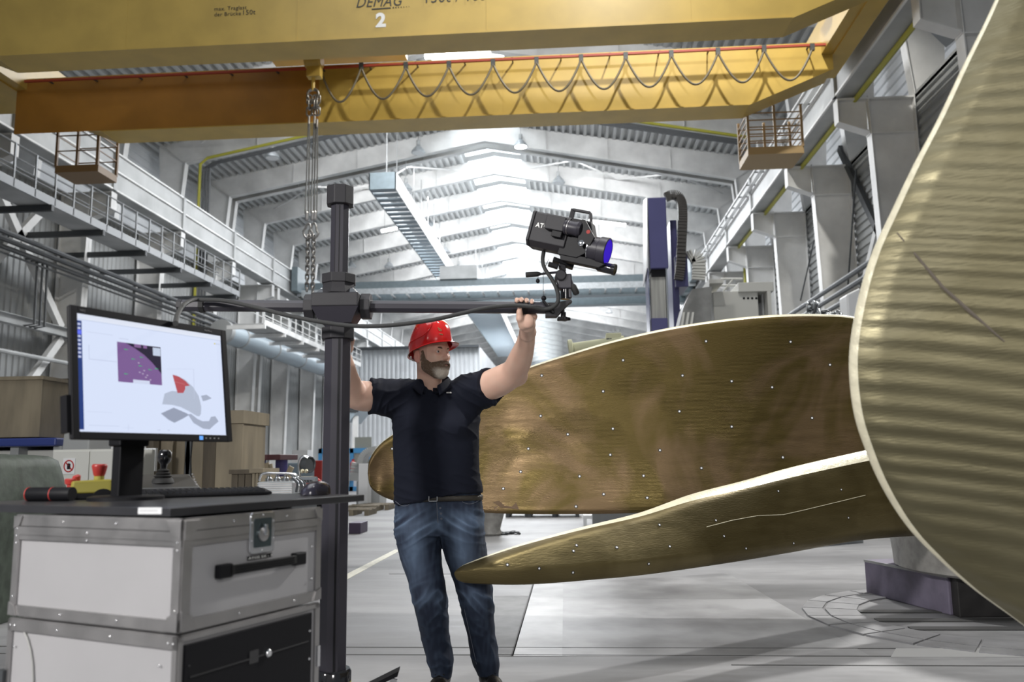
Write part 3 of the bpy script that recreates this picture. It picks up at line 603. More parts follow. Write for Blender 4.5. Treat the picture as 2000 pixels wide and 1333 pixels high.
# ================================================================== DESK, CASES, MONITOR
ph = .386; O = Vector((-.984, 2.079, 0)); A_ = Vector((-math.cos(ph), math.sin(ph), 0)); B_ = Vector((math.sin(ph), math.cos(ph), 0)); Z_ = Vector((0, 0, 1))
WA, WB = .66, .539
nA, nB = -B_, -A_           # outward normals of the left face (spans A) and of the right face (spans B)
rivm = mat('rivet', (.8, .8, .82), .2, .9)
def case(z0, z1, name, lab):
    t = thing(name, lab, 'flight case', tuple(O+A_*WA/2+B_*WB/2+Z_*z0))
    c = O+A_*WA/2+B_*WB/2+Z_*(z0+z1)/2
    MB().obox(c, A_*(WA/2-.004), B_*(WB/2-.004), Z_*((z1-z0)/2-.002)).build('panel_body', M['laminate'], t)
    return t
def band(b, p, q, w1, w2, n1, n2, th=.004):   # L angle profile on an edge p-q: flange widths w1 along -n2.. 
    p, q = Vector(p), Vector(q)
    b.hexa([p, p-n1*0, p-n1*0, p, q, q, q, q]) if False else None
    # plate on face n1 extends along -n2 ; plate on face n2 extends along -n1
    for n, o_, w in ((n1, n2, w1), (n2, n1, w2)):
        b.hexa([p-n*.002, p+n*th, p+n*th-o_*w, p-n*.002-o_*w, q-n*.002, q+n*th, q+n*th-o_*w, q-n*.002-o_*w])
def rivets(t, pts, n, r=.0035):
    for p in pts:
        p = Vector(p); MB().lathe(p, n, [(0, r), (.0015, r*.85), (.0022, r*.4)], 8).build('rivet', rivm, t, smooth=60)
zc0, zc1 = .785, 1.058
t = case(zc0, zc1, 'flight_case', 'upper grey flight case with aluminium edges standing under the desk top')
cA, cB, c0 = O+A_*WA, O+B_*WB, O
def angle(name, *a): b = MB(); band(b, *a); b.build(name, M['alu'], t)
angle('corner_angle', O+Z_*zc0, O+Z_*zc1, .027, .03, nA, nB); angle('corner_angle', cA+Z_*zc0, cA+Z_*zc1, .022, .022, nA, A_); angle('corner_angle', cB+Z_*zc0, cB+Z_*zc1, .022, .022, nB, B_)
for z, d in ((zc0, -Z_), (zc1, Z_)): angle('edge_angle', O+Z_*z, cA+Z_*z, .027, .01, nA, d); angle('edge_angle', O+Z_*z, cB+Z_*z, .027, .01, nB, d)
for (n, e0, ln, d) in ((nA, O, WA, A_), (nB, O, WB, B_)):       # lid band under the top edge, in two strips
    b = MB()
    for zA, zB, th in ((zc1-.052, zc1-.029, .005), (zc1-.066, zc1-.053, .003)):
        b.hexa([e0+Z_*zA, e0+d*ln+Z_*zA, e0+d*ln+Z_*zB, e0+Z_*zB, e0+Z_*zA+n*th, e0+d*ln+Z_*zA+n*th, e0+d*ln+Z_*zB+n*th, e0+Z_*zB+n*th])
    b.build('lid_band', M['alu'], t)
for (e, n1, n2, d1, d2) in ((O, nA, nB, A_, B_), ):
    for z, s_ in ((zc0, 1), (zc1, -1)):
        b = MB()
        for n, d in ((nA, A_), (nB, B_)):
            q = e+n*.005+Z_*z
            b.prism([q, q+d*.05, q+d*.035+Z_*s_*.035, q+Z_*s_*.05], n*.003)
        b.build('corner_plate', M['alu'], t, bevel=.002)
for e, n, d in ((cA, nA, -A_), (cB, nB, -B_)):
    for z, s_ in ((zc0, 1), (zc1, -1)):
        q = e+n*.005+Z_*z; MB().prism([q, q+d*.035, q+d*.025+Z_*s_*.025, q+Z_*s_*.035], n*.003).build('corner_plate', M['alu'], t)
rivets(t, [O+nA*.005+A_*a+Z_*(zc1-.013) for a in (.02, .24, .45, .64)], nA); rivets(t, [O+nA*.006+A_*.35+Z_*z for z in (zc1-.04, zc1-.06)], nA)
rivets(t, [O+nA*.005+A_*a+Z_*(zc0+.013) for a in (.02, .22, .44, .64)], nA); rivets(t, [O+nA*.005+A_*a+Z_*z for a in (.012, .648) for z in (zc1-.035, zc1-.055, zc1-.075, zc0+.05)], nA)
rivets(t, [O+nB*.005+B_*a+Z_*(zc1-.013) for a in (.02, .17, .38, .52)], nB); rivets(t, [O+nB*.005+B_*a+Z_*(zc0+.013) for a in (.2, .42)], nB)
rivets(t, [O+nB*.001+B_*a+Z_*z for a, z in ((.5, 1.0-.055), (.5, .85))], nB)
def onB(px, py, off=0): return un(px, py, pl=(O+nB*off, nB))
def onA(px, py, off=0): return un(px, py, pl=(O+nA*off, nA))
def fb(px, py): p = onB(px, py)-O; return p.dot(B_), p.z
# recessed butterfly latch
l0, lz0 = fb(484, 1080); l1, lz1 = fb(534, 1000); lz0, lz1 = min(lz0, fb(510, 1080)[1]), fb(510, 1001)[1]
def bpt(bb, z, off=0): return O+B_*bb+Z_*z+nB*off
def rr(b0, b1, z0, z1, off, rad=.01, n=4):
    out = []
    for cx, cz, a0 in ((b1-rad, z1-rad, 0), (b0+rad, z1-rad, pi/2), (b0+rad, z0+rad, pi), (b1-rad, z0+rad, 1.5*pi)):
        for k in range(n+1): a = a0+pi/2*k/n; out.append(bpt(cx+rad*math.cos(a), cz+rad*math.sin(a), off))
    return out
lt = MB(); lt.prism(rr(l0, l1, lz0, lz1, 0, .012), nB*.007); dish = lt.build('latch_dish', M['chrome'], t, smooth=40, bevel=.002)
MB().prism(rr(l0+.014, l1-.014, lz0+.016, lz1-.016, .007, .004), nB*.0012).build('latch_recess', mat('latch_shadow', (.1, .13, .14), .3, .8), dish)
lc = ((l0+l1)/2, (lz0+lz1)/2)
MB().lathe(bpt(lc[0], lc[1]-.004, .008), nB, [(0, .02), (.005, .02), (.007, .015)], 20).build('turn_plate', M['alu'], dish, smooth=40)
MB().obox(bpt(lc[0], lc[1]+.008, .018), B_*.006, Z_*.015, nB*.004).build('butterfly_wing', M['chrome'], dish, bevel=.002)
rivets(dish, [bpt(x, z, .007) for x, z in ((lc[0], lz1-.007), (lc[0], lz0+.007), (l0+.007, lc[1]+.03), (l1-.007, lc[1]+.03), (l0+.007, lc[1]-.02), (l1-.007, lc[1]-.02))], nB)
# name strip and handle
s0, sz = fb(483, 1092); s1, sz1 = fb(531, 1084)
MB().prism([bpt(s0, sz-.005, 0), bpt(s1, sz-.005, 0), bpt(s1, sz+.006, 0), bpt(s0, sz+.006, 0)], nB*.001).build('name_strip', M['black'], t)
text_mesh('ATOS 5X - 1', .0095, lw, bpt(s0+.003, sz-.003, .0015), B_, Z_, t, squash=(s1-s0-.006)/.052)
h0, hz0 = fb(432, 1113); h1, hz1 = fb(578, 1094)
hz = (hz0+hz1)/2
ht = MB(); ht.obox(bpt((h0+h1)/2, hz, .017), B_*((h1-h0)/2-.01), Z_*.013, nB*.004); hb = ht.build('handle', M['rubber'], t, bevel=.003)
for x in (h0, h1): MB().obox(bpt(x, hz, .01), B_*.024, Z_*.018, nB*.011).build('handle_mount', M['black'], hb, bevel=.004)
for k in range(3): MB().obox(bpt((h0+h1)/2, hz-.007+.007*k, .0215), B_*((h1-h0)/2-.03), Z_*.0015, nB*.001).build('handle_rib', M['black'], hb)
# lower rack case with black front door
zr1 = .772; zr0 = .18
t = case(zr0, zr1, 'rack_case', 'lower grey rack case on castors with black lockable front panel')
angle('corner_angle', O+Z_*zr0, O+Z_*zr1, .016, .012, nA, nB); angle('corner_angle', cA+Z_*zr0, cA+Z_*zr1, .016, .016, nA, A_); angle('corner_angle', cB+Z_*zr0, cB+Z_*zr1, .02, .02, nB, B_)
for z, d in ((zr0, -Z_), (zr1, Z_)): angle('edge_angle', O+Z_*z, cA+Z_*z, .03, .01, nA, d); angle('edge_angle', O+Z_*z, cB+Z_*z, .012, .01, nB, d)
rivets(t, [O+nA*.005+A_*a+Z_*(zr1-.015) for a in (.012, .03, .24, .45, .63, .648)], nA)
rivets(t, [O+nA*.002+A_*a+Z_*z for a, z in ((.06, .70), (.63, .70), (.645, .6))], nA)
dr = MB().obox(bpt(WB/2-.012, (zr0+zr1)/2, .004), B_*(WB/2-.028), Z_*((zr1-zr0)/2-.02), nB*.004).build('front_panel', M['black'], t, bevel=.002)
MB().obox(bpt(WB/2-.012, zr1-.1, .009), B_*(WB/2-.045), Z_*.002, nB*.0015).build('panel_groove', M['black_gloss'], dr)
k0, kz = fb(491, 1283); MB().prism([bpt(k0-.018, kz-.017, .008), bpt(k0+.018, kz-.017, .008), bpt(k0+.018, kz+.017, .008), bpt(k0-.018, kz+.017, .008)], nB*.002).build('pull_recess', M['black_gloss'], dr, bevel=.002)
k0, kz = fb(518, 1276); lk_ = MB().lathe(bpt(k0, kz, .008), nB, [(0, .011), (.006, .011), (.009, .008), (.009, .003)], 16).build('key_lock', M['chrome'], dr, smooth=40)
for z in (.70, .62, .54, .45): MB().lathe(bpt(WB-.05, z, .008), nB, [(0, .004), (.002, .003)], 8).build('screw', rivm, dr); MB().lathe(bpt(.03, z, .008), nB, [(0, .004), (.002, .003)], 8).build('screw', M['black_gloss'], dr)
MB().obox(bpt(WB-.01, .62, .008), B_*.006, Z_*.03, nB*.004).build('door_catch', M['chrome'], t)
MB().obox(cA+nA*.006+A_*.005+Z_*.60, A_*.012, nA*.008, Z_*.035).build('side_catch', M['dark_steel'], t)
ring = [O+nA*.0004+A_*(.655-.115*math.sin(a))+Z_*(.60+.17*math.cos(a)) for a in np.linspace(0.05, pi-.05, 14)]
MB().tube(ring, .0032, 6).build('worn_ring_mark', mat('grey_ring', (.36, .36, .35), .6), t)
for a in (.08, WA-.08):
    for bb in (.07, WB-.07):
        p = O+A_*a+B_*bb; cs = MB().lathe(p+Z_*.055-A_*.02, A_, [(0, .05), (.004, .055), (.036, .055), (.04, .05)], 18).build('castor', M['rubber'], t, smooth=40)
        MB().obox(p+Z_*.14, A_*.035, B_*.035, Z_*.04).build('castor_fork', M['alu'], cs)
# desk top
ph2 = .402; O2 = Vector((-1.025, 2.091, 0)); A2 = Vector((-math.cos(ph2), math.sin(ph2), 0)); B2 = Vector((math.sin(ph2), math.cos(ph2), 0)); ZT = 1.088
def tp(a, bb, z=ZT): return O2+A2*a+B2*bb+Z_*z
t = thing('desk_top', 'dark grey laminated desk board laid on the upper flight case', 'desk', tuple(tp(.47, .4, 1.066)))
MB().prism([tp(0, 0, 1.066), tp(.95, 0, 1.066), tp(.95, .81, 1.066), tp(0, .81, 1.066)], (0, 0, .022)).build('board', M['desk'], t, bevel=.002)
for (a, bb) in ((.1, .12), (.55, .12), (.1, .5), (.55, .5)): MB().obox(tp(a, bb, 1.062), A2*.03, B2*.03, Z_*.004).build('spacer_pad', M['rubber'], t)
pl0 = (tuple(tp(0, 0)), tuple(-B2)); p0, p1 = un(270, 998, pl=pl0), un(316, 998, pl=pl0)
lb = MB().prism([p0+Z_*.008-B2*.0008, p1+Z_*.008-B2*.0008, p1-Z_*.009-B2*.0008, p0-Z_*.009-B2*.0008], B2*.001).build('label_sticker', M['white'], t)
for k in range(9): MB().obox(p0.lerp(p1, .12+.085*k)-B2*.0012, A2*.001, B2*.0002, Z_*.0022).build('printed_mark', mat('pale_print', (.3, .3, .32), .5), lb)
# ---- monitor
az, ti = 1.153, .13
MX = Vector((math.cos(az), math.sin(az), 0)); MN = Vector((math.sin(az), -math.cos(az), 0)); MU = (Z_*math.cos(ti)-MN*math.sin(ti)).normalized(); MF = MX.cross(MU)
if MF.dot(MN) < 0: MF = -MF
MO = Vector((-1.434, 2.307, 1.274)); W, H = .60, .402
def mp(u, v, off=0): return MO+MX*u+MU*v+MF*off
t = thing('monitor', 'black widescreen monitor showing scan software on the desk', 'monitor', tuple(tp(.5, .33)))
pf = [(0, 0), (W, 0), (W, H), (0, H)]
MB().prism([mp(u, v, -.012) for u, v in pf], MF*.012).build('housing', M['black'], t, bevel=.004)
b = MB()
bz = .022
for (u0, u1, v0, v1) in ((0, bz, 0, H), (W-bz, W, 0, H), (bz, W-bz, 0, bz), (bz, W-bz, H-bz, H)): b.prism([mp(u0, v0), mp(u1, v0), mp(u1, v1), mp(u0, v1)], MF*.008)
bezel = b.build('bezel', M['black'], t, bevel=.0015)
MB().prism([mp(.08, .06, -.055), mp(W-.08, .06, -.055), mp(W-.08, H-.06, -.055), mp(.08, H-.06, -.055)], MF*.045).build('rear_housing', M['black'], t, bevel=.01)
SW, SH = W-2*bz, H-2*bz
def sp(u, v, off=.0): return mp(bz+u*SW, bz+v*SH, .001+off)
scr = MB().prism([sp(0, 0, -.001), sp(1, 0, -.001), sp(1, 1, -.001), sp(0, 1, -.001)], MF*.001).build('screen', emi('screen_light', (.72, .80, 1.0), .95), t)
def sq(name, poly, col, k=1, s=.9): return MB().prism([sp(u, v, .0003*k) for u, v in poly], MF*.0002).build(name, emi('screen_%s_%d' % (name, int(sum(col)*977)), col, s), scr)
def rc(u0, u1, v0, v1): return [(u0, v0), (u1, v0), (u1, v1), (u0, v1)]
sq('title_bar', rc(0, 1, .955, 1), (.82, .87, 1)); sq('menu_line', rc(0, 1, .948, .952), (.55, .62, .8), 2); sq('tool_strip', rc(0, .032, .02, .94), (.02, .05, .22))
for k in range(9): sq('tool_icon', rc(.008, .025, .90-.035*k, .918-.035*k), (.6, .65, .9) if k != 2 else (.15, .2, 1), 2)
sq('tool_tab', rc(.0, .03, .82, .86), (.12, .16, .9), 1.5)
cam_p = [(.245, .445), (.535, .445), (.535, .80), (.245, .80)]
sq('camera_view', cam_p, (.22, .12, .32)); sq('camera_dark', [(.30, .80), (.36, .76), (.42, .71), (.47, .65), (.51, .59), (.535, .55), (.535, .80)], (.02, .015, .04), 2)
sq('camera_block', rc(.355, .40, .77, .80), (.25, .13, .32), 3); sq('camera_block', rc(.415, .44, .77, .80), (.25, .13, .32), 3)
sq('camera_panel', rc(.48, .532, .715, .79), (.6, .68, .85), 3); sq('camera_footer', rc(.34, .45, .445, .475), (.7, .76, .95), 3)
for (u, v) in ((.29, .735), (.335, .655), (.39, .68), (.38, .60), (.445, .575), (.49, .59), (.285, .515)): sq('scan_tick', [(u, v), (u+.028, v+.004), (u, v+.01)], (.05, .5, .2), 3)
for (u, v) in ((.40, .53), (.41, .56), (.42, .5), (.38, .54), (.43, .52), (.375, .625), (.45, .48)): sq('scan_glint', rc(u, u+.011, v, v+.01), (.5, .42, .6), 3)
g1c, g2c, g3c, rd = (.42, .47, .60), (.34, .38, .5), (.5, .56, .7), (.5, .09, .11)
bl = [(.60, .27), (.56, .27), (.53, .30), (.545, .38), (.58, .395), (.64, .41), (.69, .40), (.72, .42)]
def arc(p): return p
sq('blade_top', [(.635, .555), (.70, .52), (.76, .455), (.80, .37), (.815, .27), (.81, .20), (.795, .175), (.775, .18), (.72, .22), (.66, .255), (.60, .27), (.53, .27), (.55, .37), (.60, .40), (.655, .40)], g3c, 2)
sq('blade_red', [(.612, .555), (.66, .54), (.705, .505), (.735, .465), (.70, .455), (.70, .43), (.685, .39), (.642, .385), (.63, .45)], rd, 3)
sq('blade_seam', [(.62, .49), (.70, .47), (.70, .474), (.62, .494)], (.6, .2, .22), 3.5)
sq('blade_low', [(.518, .185), (.57, .13), (.61, .105), (.67, .145), (.72, .185), (.70, .2), (.61, .245)], g2c, 2)
sq('blade_root', [(.71, .19), (.75, .11), (.82, .06), (.87, .055), (.91, .10), (.945, .135), (.92, .185), (.885, .175), (.87, .135), (.82, .13), (.78, .15), (.735, .195)], g1c, 2.5)
sq('patch_far', [(.818, .375), (.86, .39), (.90, .36), (.86, .335), (.83, .325)], g1c, 2)
sq('frame_box', [(.57, .60), (.77, .63), (.77, .632), (.57, .602)], (.6, .66, .85), 2); sq('frame_box', [(.765, .34), (.768, .34), (.772, .63), (.769, .63)], (.6, .66, .85), 2)
for (u0, u1, v0, v1) in ((.07, .24, .615, .62), (.07, .073, .615, .74), (.06, .24, .055, .058), (.05, .2, .17, .172), (.06, .22, .85, .853), (.26, .32, .83, .835), (.27, .33, .045, .047), (.298, .3, .02, .075), (.49, .51, .03, .037), (.56, .575, .03, .037)): sq('ui_line', rc(u0, u1, v0, v1), (.58, .64, .84), 2)
for k in range(3): sq('ui_button', rc(.945+.017*k, .955+.017*k, .905, .918), ((.7, .6, .1), (.6, .66, .85), (.6, .66, .85))[k], 2)
MB().prism([mp(.455, .004, .008), mp(.47, .004, .008), mp(.47, .017, .008), mp(.455, .017, .008)], MF*.0005).build('power_light', emi('power_led', (.12, .35, .9), 1.2), bezel)
text_mesh('NEC', .009, M['alu'], mp(.03, H-.016, .0085), MX, MU, bezel); text_mesh('MultiSync', .008, M['alu'], mp(W-.1, H-.015, .0085), MX, MU, bezel)
for k in range(4): MB().prism([mp(.48+.018*k, .008, .008), mp(.486+.018*k, .008, .008), mp(.486+.018*k, .012, .008), mp(.48+.018*k, .012, .008)], MF*.0005).build('button', M['grey'], bezel)
MB().prism([mp(-.012, .02, -.03), mp(0, .02, -.03), mp(0, .13, -.03), mp(-.012, .13, -.03)], MF*.03).build('side_box', M['black'], t)
sc_ = tp(.585, .33)
MB().obox(sc_+Z_*.10, MX*.045, MN*.02, Z_*.10).build('stand_column', M['black'], t, bevel=.004); MB().obox(sc_+Z_*.21, MX*.055, MN*.03, Z_*.04).build('stand_neck', M['black'], t, bevel=.006)
MB().bar(sc_+Z_*.22, mp(W/2, .1, -.04), .07, .06).build('pivot', M['black'], t)
MB().lathe(sc_, (0, 0, 1), [(0, .115), (.01, .115), (.014, .1)], 32).build('stand_base', M['black'], t, smooth=40)
# ---- keyboard
K0, K1 = tp(.60, .36), tp(.345, .735); KX = (K1-K0).normalized(); KY = Vector((-KX.y, KX.x, 0)); 
t = thing('keyboard', 'flat black keyboard lying on the desk in front of the joystick box', 'keyboard', tuple((K0+K1)/2+KY*.06))
L_ = (K1-K0).length
MB().hexa([K0+Z_*.002, K1+Z_*.002, K1+KY*.14+Z_*.004, K0+KY*.14+Z_*.004, K0+Z_*.012, K1+Z_*.012, K1+KY*.14+Z_*.022, K0+KY*.14+Z_*.022]).build('tray', M['black'], t, bevel=.003)
km = mat('key_plastic', (.02, .02, .024), .22, coat=.3); kp = None
for r_ in range(6):
    for c_ in range(21):
        o_ = K0+KX*(.012+.0208*c_*(L_-.02)/.437*.98)+KY*(.012+.0205*r_)+Z_*(.0125+.0015*r_+.001)
        if kp is None: kp = MB().hexa([o_, o_+KX*.016, o_+KX*.016+KY*.016, o_+KY*.016, o_+Z_*.006+KX*.002+KY*.002, o_+Z_*.006+KX*.014+KY*.002, o_+Z_*.006+KX*.014+KY*.014, o_+Z_*.006+KX*.002+KY*.014]).build('key', km, t); ko = o_
        else: c = kp.copy(); C.objects.link(c); c.location = o_-ko
# ---- mouse
mc = tp(.15, .735); t = thing('computer_mouse', 'black computer mouse at the right end of the desk', 'mouse', tuple(mc))
b = MB(); rows = []
for i in range(15):
    u = -1+2*i/14; wd = .033*math.sqrt(max(0, 1-abs(u)**2.6)); hh = .04*(max(0, 1-abs((u-.15))**2.3/1.35))**.6*(1 if abs(u) < 1 else 0)
    rows.append([mc-B2*(-u*.064)+A2*(wd*1.1*math.cos(a))+Z_*(.002+hh*1.15*max(0, math.sin(a))**.7) for a in np.linspace(0, pi, 13)])
b.grid(rows); b.build('shell', mat('mouse_shell', (.02, .018, .03), .2, coat=.5), t, smooth=60)
MB().prism([mc+B2*(.052*math.cos(a))+A2*(.031*math.sin(a))+Z_*.0 for a in np.linspace(0, 2*pi, 20)[:-1]], (0, 0, .006)).build('base', M['black'], t)
MB().lathe(mc+B2*.035+Z_*.028-A2*.004, A2, [(0, .009), (.008, .009)], 12).build('scroll_wheel', M['chrome'], t)
# ---- joystick console
jc = tp(.735, .61); t = thing('joystick_console', 'black control box with a joystick standing behind the keyboard', 'control box', tuple(jc))
a_, c_ = KX, KY
MB().hexa([jc-a_*.115-c_*.08, jc+a_*.115-c_*.08, jc+a_*.115+c_*.09, jc-a_*.115+c_*.09, jc-a_*.11-c_*.075+Z_*.028, jc+a_*.11-c_*.075+Z_*.028, jc+a_*.09+c_*.085+Z_*.075, jc-a_*.09+c_*.085+Z_*.075]).build('console_body', mat('console_grey', (.05, .05, .05), .35), t, bevel=.006)
jb = jc+Z_*.055-a_*.01
st = MB().lathe(jb, (0, 0, 1), [(-.01, .04), (.005, .034), (.008, .026), (.014, .032), (.018, .022), (.024, .027), (.028, .018), (.034, .022), (.04, .012)], 20).build('rubber_boot', M['rubber'], t, smooth=50)
MB().lathe(jb+Z_*.036, (.05, .02, 1), [(0, .010), (.02, .012), (.03, .021), (.045, .024), (.065, .022), (.072, .015)], 18).build('joystick_knob', M['black_gloss'], t, smooth=60)
for k in range(5): MB().lathe(jc+a_*.1-c_*(-.075+.03*k)+Z_*(.07-.009*k), Z_, [(0, .004), (.006, .004)], 8).build('button', M['alu'], t)
# ---- emergency stop boxes
ec = tp(.755, .33); ex = (tp(.72, .40)-tp(.787, .28)).normalized(); ey = Vector((-ex.y, ex.x, 0))
t = thing('emergency_stop_box', 'yellow emergency stop box with a large red button beside the monitor foot', 'control box', tuple(ec))
MB().hexa([ec-ex*.065-ey*.03+Z_*.02, ec+ex*.065-ey*.03+Z_*.02, ec+ex*.065+ey*.03+Z_*.02, ec-ex*.065+ey*.03+Z_*.02, ec-ex*.06-ey*.028+Z_*.06, ec+ex*.055-ey*.028+Z_*.064, ec+ex*.055+ey*.028+Z_*.064, ec-ex*.06+ey*.028+Z_*.06]).build('yellow_lid', M['ylw'], t, bevel=.005)
MB().obox(ec+Z_*.01, ex*.072, ey*.034, Z_*.01).build('black_base', M['black'], t, bevel=.004)
MB().lathe(ec+ex*.03-ey*.038+Z_*.0, -ey, [(-.01, .034), (.004, .034)], 20).build('cable_gland', M['black'], t)
MB().lathe(ec+ex*.02+Z_*.063, (0, 0, 1), [(0, .016), (.012, .016)], 16).build('yellow_collar', M['ylw'], t)
MB().lathe(ec+ex*.02+Z_*.075, (0, 0, 1), [(0, .015), (.004, .018), (.03, .024), (.036, .024), (.04, .02)], 20).build('red_mushroom_button', M['red'], t, smooth=50)
rc0, rc1 = tp(.84, .17, ZT+.022), tp(.69, .215, ZT+.022)
t = thing('pendant_control', 'black roll shaped hand control with red rim at the left end of the desk', 'control unit', tuple(rc0.lerp(rc1, .5)-Z_*.022))
MB().lathe(rc0, rc1-rc0, [(0, .02), (.004, .022), ((rc1-rc0).length, .022)], 20).build('roll_body', M['black'], t, smooth=40)
for k in (0, .55): MB().lathe(rc0.lerp(rc1, k), rc1-rc0, [(0, .0225), (.003, .0225)], 20).build('red_rim', M['red'], t)
t = thing('small_stop_button', 'small grey and red push button unit between the roll and the yellow box', 'button', tuple(tp(.80, .30)))
q = tp(.80, .30); MB().obox(q+Z_*.02, ex*.03, ey*.025, Z_*.02).build('button_box', M['grey'], t, bevel=.004); MB().lathe(q+Z_*.04-ex*.012, Z_, [(0, .012), (.008, .012), (.01, .018), (.025, .02), (.028, .017)], 16).build('red_button', M['red'], t, smooth=50)
MB().lathe(q+Z_*.04+ex*.015-ey*.0, (-.3, -.2, 1), [(0, .006), (.02, .008), (.035, .014), (.042, .008)], 12).build('red_lever', M['red'], t, smooth=50)
# ================================================================== CAMERA STAND
SD = 3.75
def pxm(n, d=SD): return n*d/FPX
sx = un(657, 850, d=SD); SXY = Vector((sx.x, sx.y, 0))
_fw = np.array([-math.sin(YAW), math.cos(YAW), 0])
def S(px, py, d=SD): return un(px, py, pl=(np.array(SXY)+_fw*(d-SD), _fw))        # measured on the upright plane through the column
def zat(py, px=660): return S(px, py).z
fwd = Vector((_f[0], _f[1], 0)).normalized(); rgt = Vector((_r0[0], _r0[1], 0)).normalized()
t = thing('camera_stand', 'heavy black octagonal column stand carrying the scanner arm', 'stand', tuple(SXY))
P_ = lambda z: SXY+Z_*z
def octo(z0, z1, r, r2=None): return MB().lathe(P_(z0), (0, 0, 1), [(0, r), (z1-z0, r2 or r)], 8, ref=tuple(fwd), ph=pi/8+.16)
ztop, zc1_, zb = zat(367), zat(403), zat(1310)
octo(.30, zat(642), .062).build('lower_column', M['anod'], t)
MB().obox(P_((.3+zat(642))/2)-fwd*.058+rgt*.018, rgt*.004, fwd*.002, Z_*((zat(642)-.3)/2)).build('column_groove', M['black'], t)
octo(zat(575), zat(395), .044).build('upper_column', M['anod'], t)
for s_ in (-.012, .006): MB().obox(P_((zat(575)+zat(395))/2)-fwd*.0412+rgt*s_, rgt*.0015, fwd*.0012, Z_*((zat(403)-zat(560))/2)).build('column_groove', M['black'], t)
octo(zc1_, ztop, .066).build('top_cap', M['anod_top'], t, bevel=.003)
octo(zat(556), zat(538), .082).build('clamp_collar', M['anod_top'], t, bevel=.003); octo(zat(576), zat(556), .082, .075).build('collar_skirt', M['anod_top'], t)
zt_, zm_, zl_ = zat(578), zat(605), zat(622)
b = MB(); hw = pxm(46)
b.prism([P_(zt_)-rgt*hw-fwd*.09, P_(zt_)+rgt*hw-fwd*.09, P_(zt_)+rgt*hw+fwd*.09, P_(zt_)-rgt*hw+fwd*.09], Z_*(zm_-zt_)); b.build('cross_housing', M['anod_top'], t, bevel=.006)
b = MB(); b.hexa([P_(zl_-.03)-rgt*.07-fwd*.06, P_(zl_-.03)+rgt*.07-fwd*.06, P_(zl_-.03)+rgt*.07+fwd*.06, P_(zl_-.03)-rgt*.07+fwd*.06, P_(zm_)-rgt*hw-fwd*.09, P_(zm_)+rgt*hw-fwd*.09, P_(zm_)+rgt*hw+fwd*.09, P_(zm_)-rgt*hw+fwd*.09]); b.build('lower_housing', M['anod'], t)
for s_ in (-1, 1):
    o_ = P_(zat(600))+rgt*s_*hw; MB().lathe(o_, rgt*s_, [(0, .062), (.045, .062)], 8, ref=(0, 0, 1), ph=pi/8).build('arm_clamp', M['anod_top'], t, bevel=.003)
octo(zat(664), zat(642), .078).build('lower_collar', M['anod_top'], t, bevel=.003); octo(zat(642), zl_-.03, .062, .07).build('neck', M['anod'], t)
MB().hexa([P_(zt_)-rgt*.10-fwd*.05, P_(zt_)+rgt*.10-fwd*.05, P_(zt_)+rgt*.10+fwd*.05, P_(zt_)-rgt*.10+fwd*.05, P_(zt_+.03)-rgt*.075-fwd*.04, P_(zt_+.03)+rgt*.075-fwd*.04, P_(zt_+.03)+rgt*.075+fwd*.04, P_(zt_+.03)-rgt*.075+fwd*.04]).build('top_plate', M['chrome'], t, bevel=.004)
MB().lathe(P_(.16), (0, 0, 1), [(0, .07), (.02, .082), (.14, .082), (.15, .075)], 28).build('base_hub', M['black_gloss'], t, smooth=40)
MB().lathe(P_(.255), (0, 0, 1), [(0, .0826), (.004, .0826)], 28).build('yellow_ring', M['ylw'], t)
for k, ang in enumerate((math.atan2(-.05, 1), 2.2, -2.0)):
    d_ = (rgt*math.cos(ang)+fwd*math.sin(ang)*-1); sd = Vector((-d_.y, d_.x, 0))
    lg = MB().hexa([P_(.10)+d_*.06-sd*.035, P_(.15)+d_*.26-sd*.03, P_(.15)+d_*.26+sd*.03, P_(.10)+d_*.06+sd*.035, P_(.22)+d_*.06-sd*.035, P_(.235)+d_*.26-sd*.03, P_(.235)+d_*.26+sd*.03, P_(.22)+d_*.06+sd*.035]).build('leg', M['anod_top'], t, bevel=.003)
    # castor plate, raised to its tip
    MB().hexa([P_(.215)+d_*.13-sd*.05, P_(.28)+d_*.285-sd*.045, P_(.28)+d_*.285+sd*.045, P_(.215)+d_*.13+sd*.05, P_(.228)+d_*.13-sd*.05, P_(.302)+d_*.29-sd*.045, P_(.302)+d_*.29+sd*.045, P_(.228)+d_*.13+sd*.05]).build('castor_plate', M['black'], lg)
    MB().lathe(P_(.10)+d_*.22-sd*.025, sd, [(0, .095), (.005, .10), (.045, .10), (.05, .095)], 28).build('castor_wheel', M['rubber'], lg, smooth=40)
    MB().bar(P_(.27)+d_*.27-sd*.035, P_(.10)+d_*.22-sd*.035, .012, .03).build('castor_fork', M['chrome'], lg)
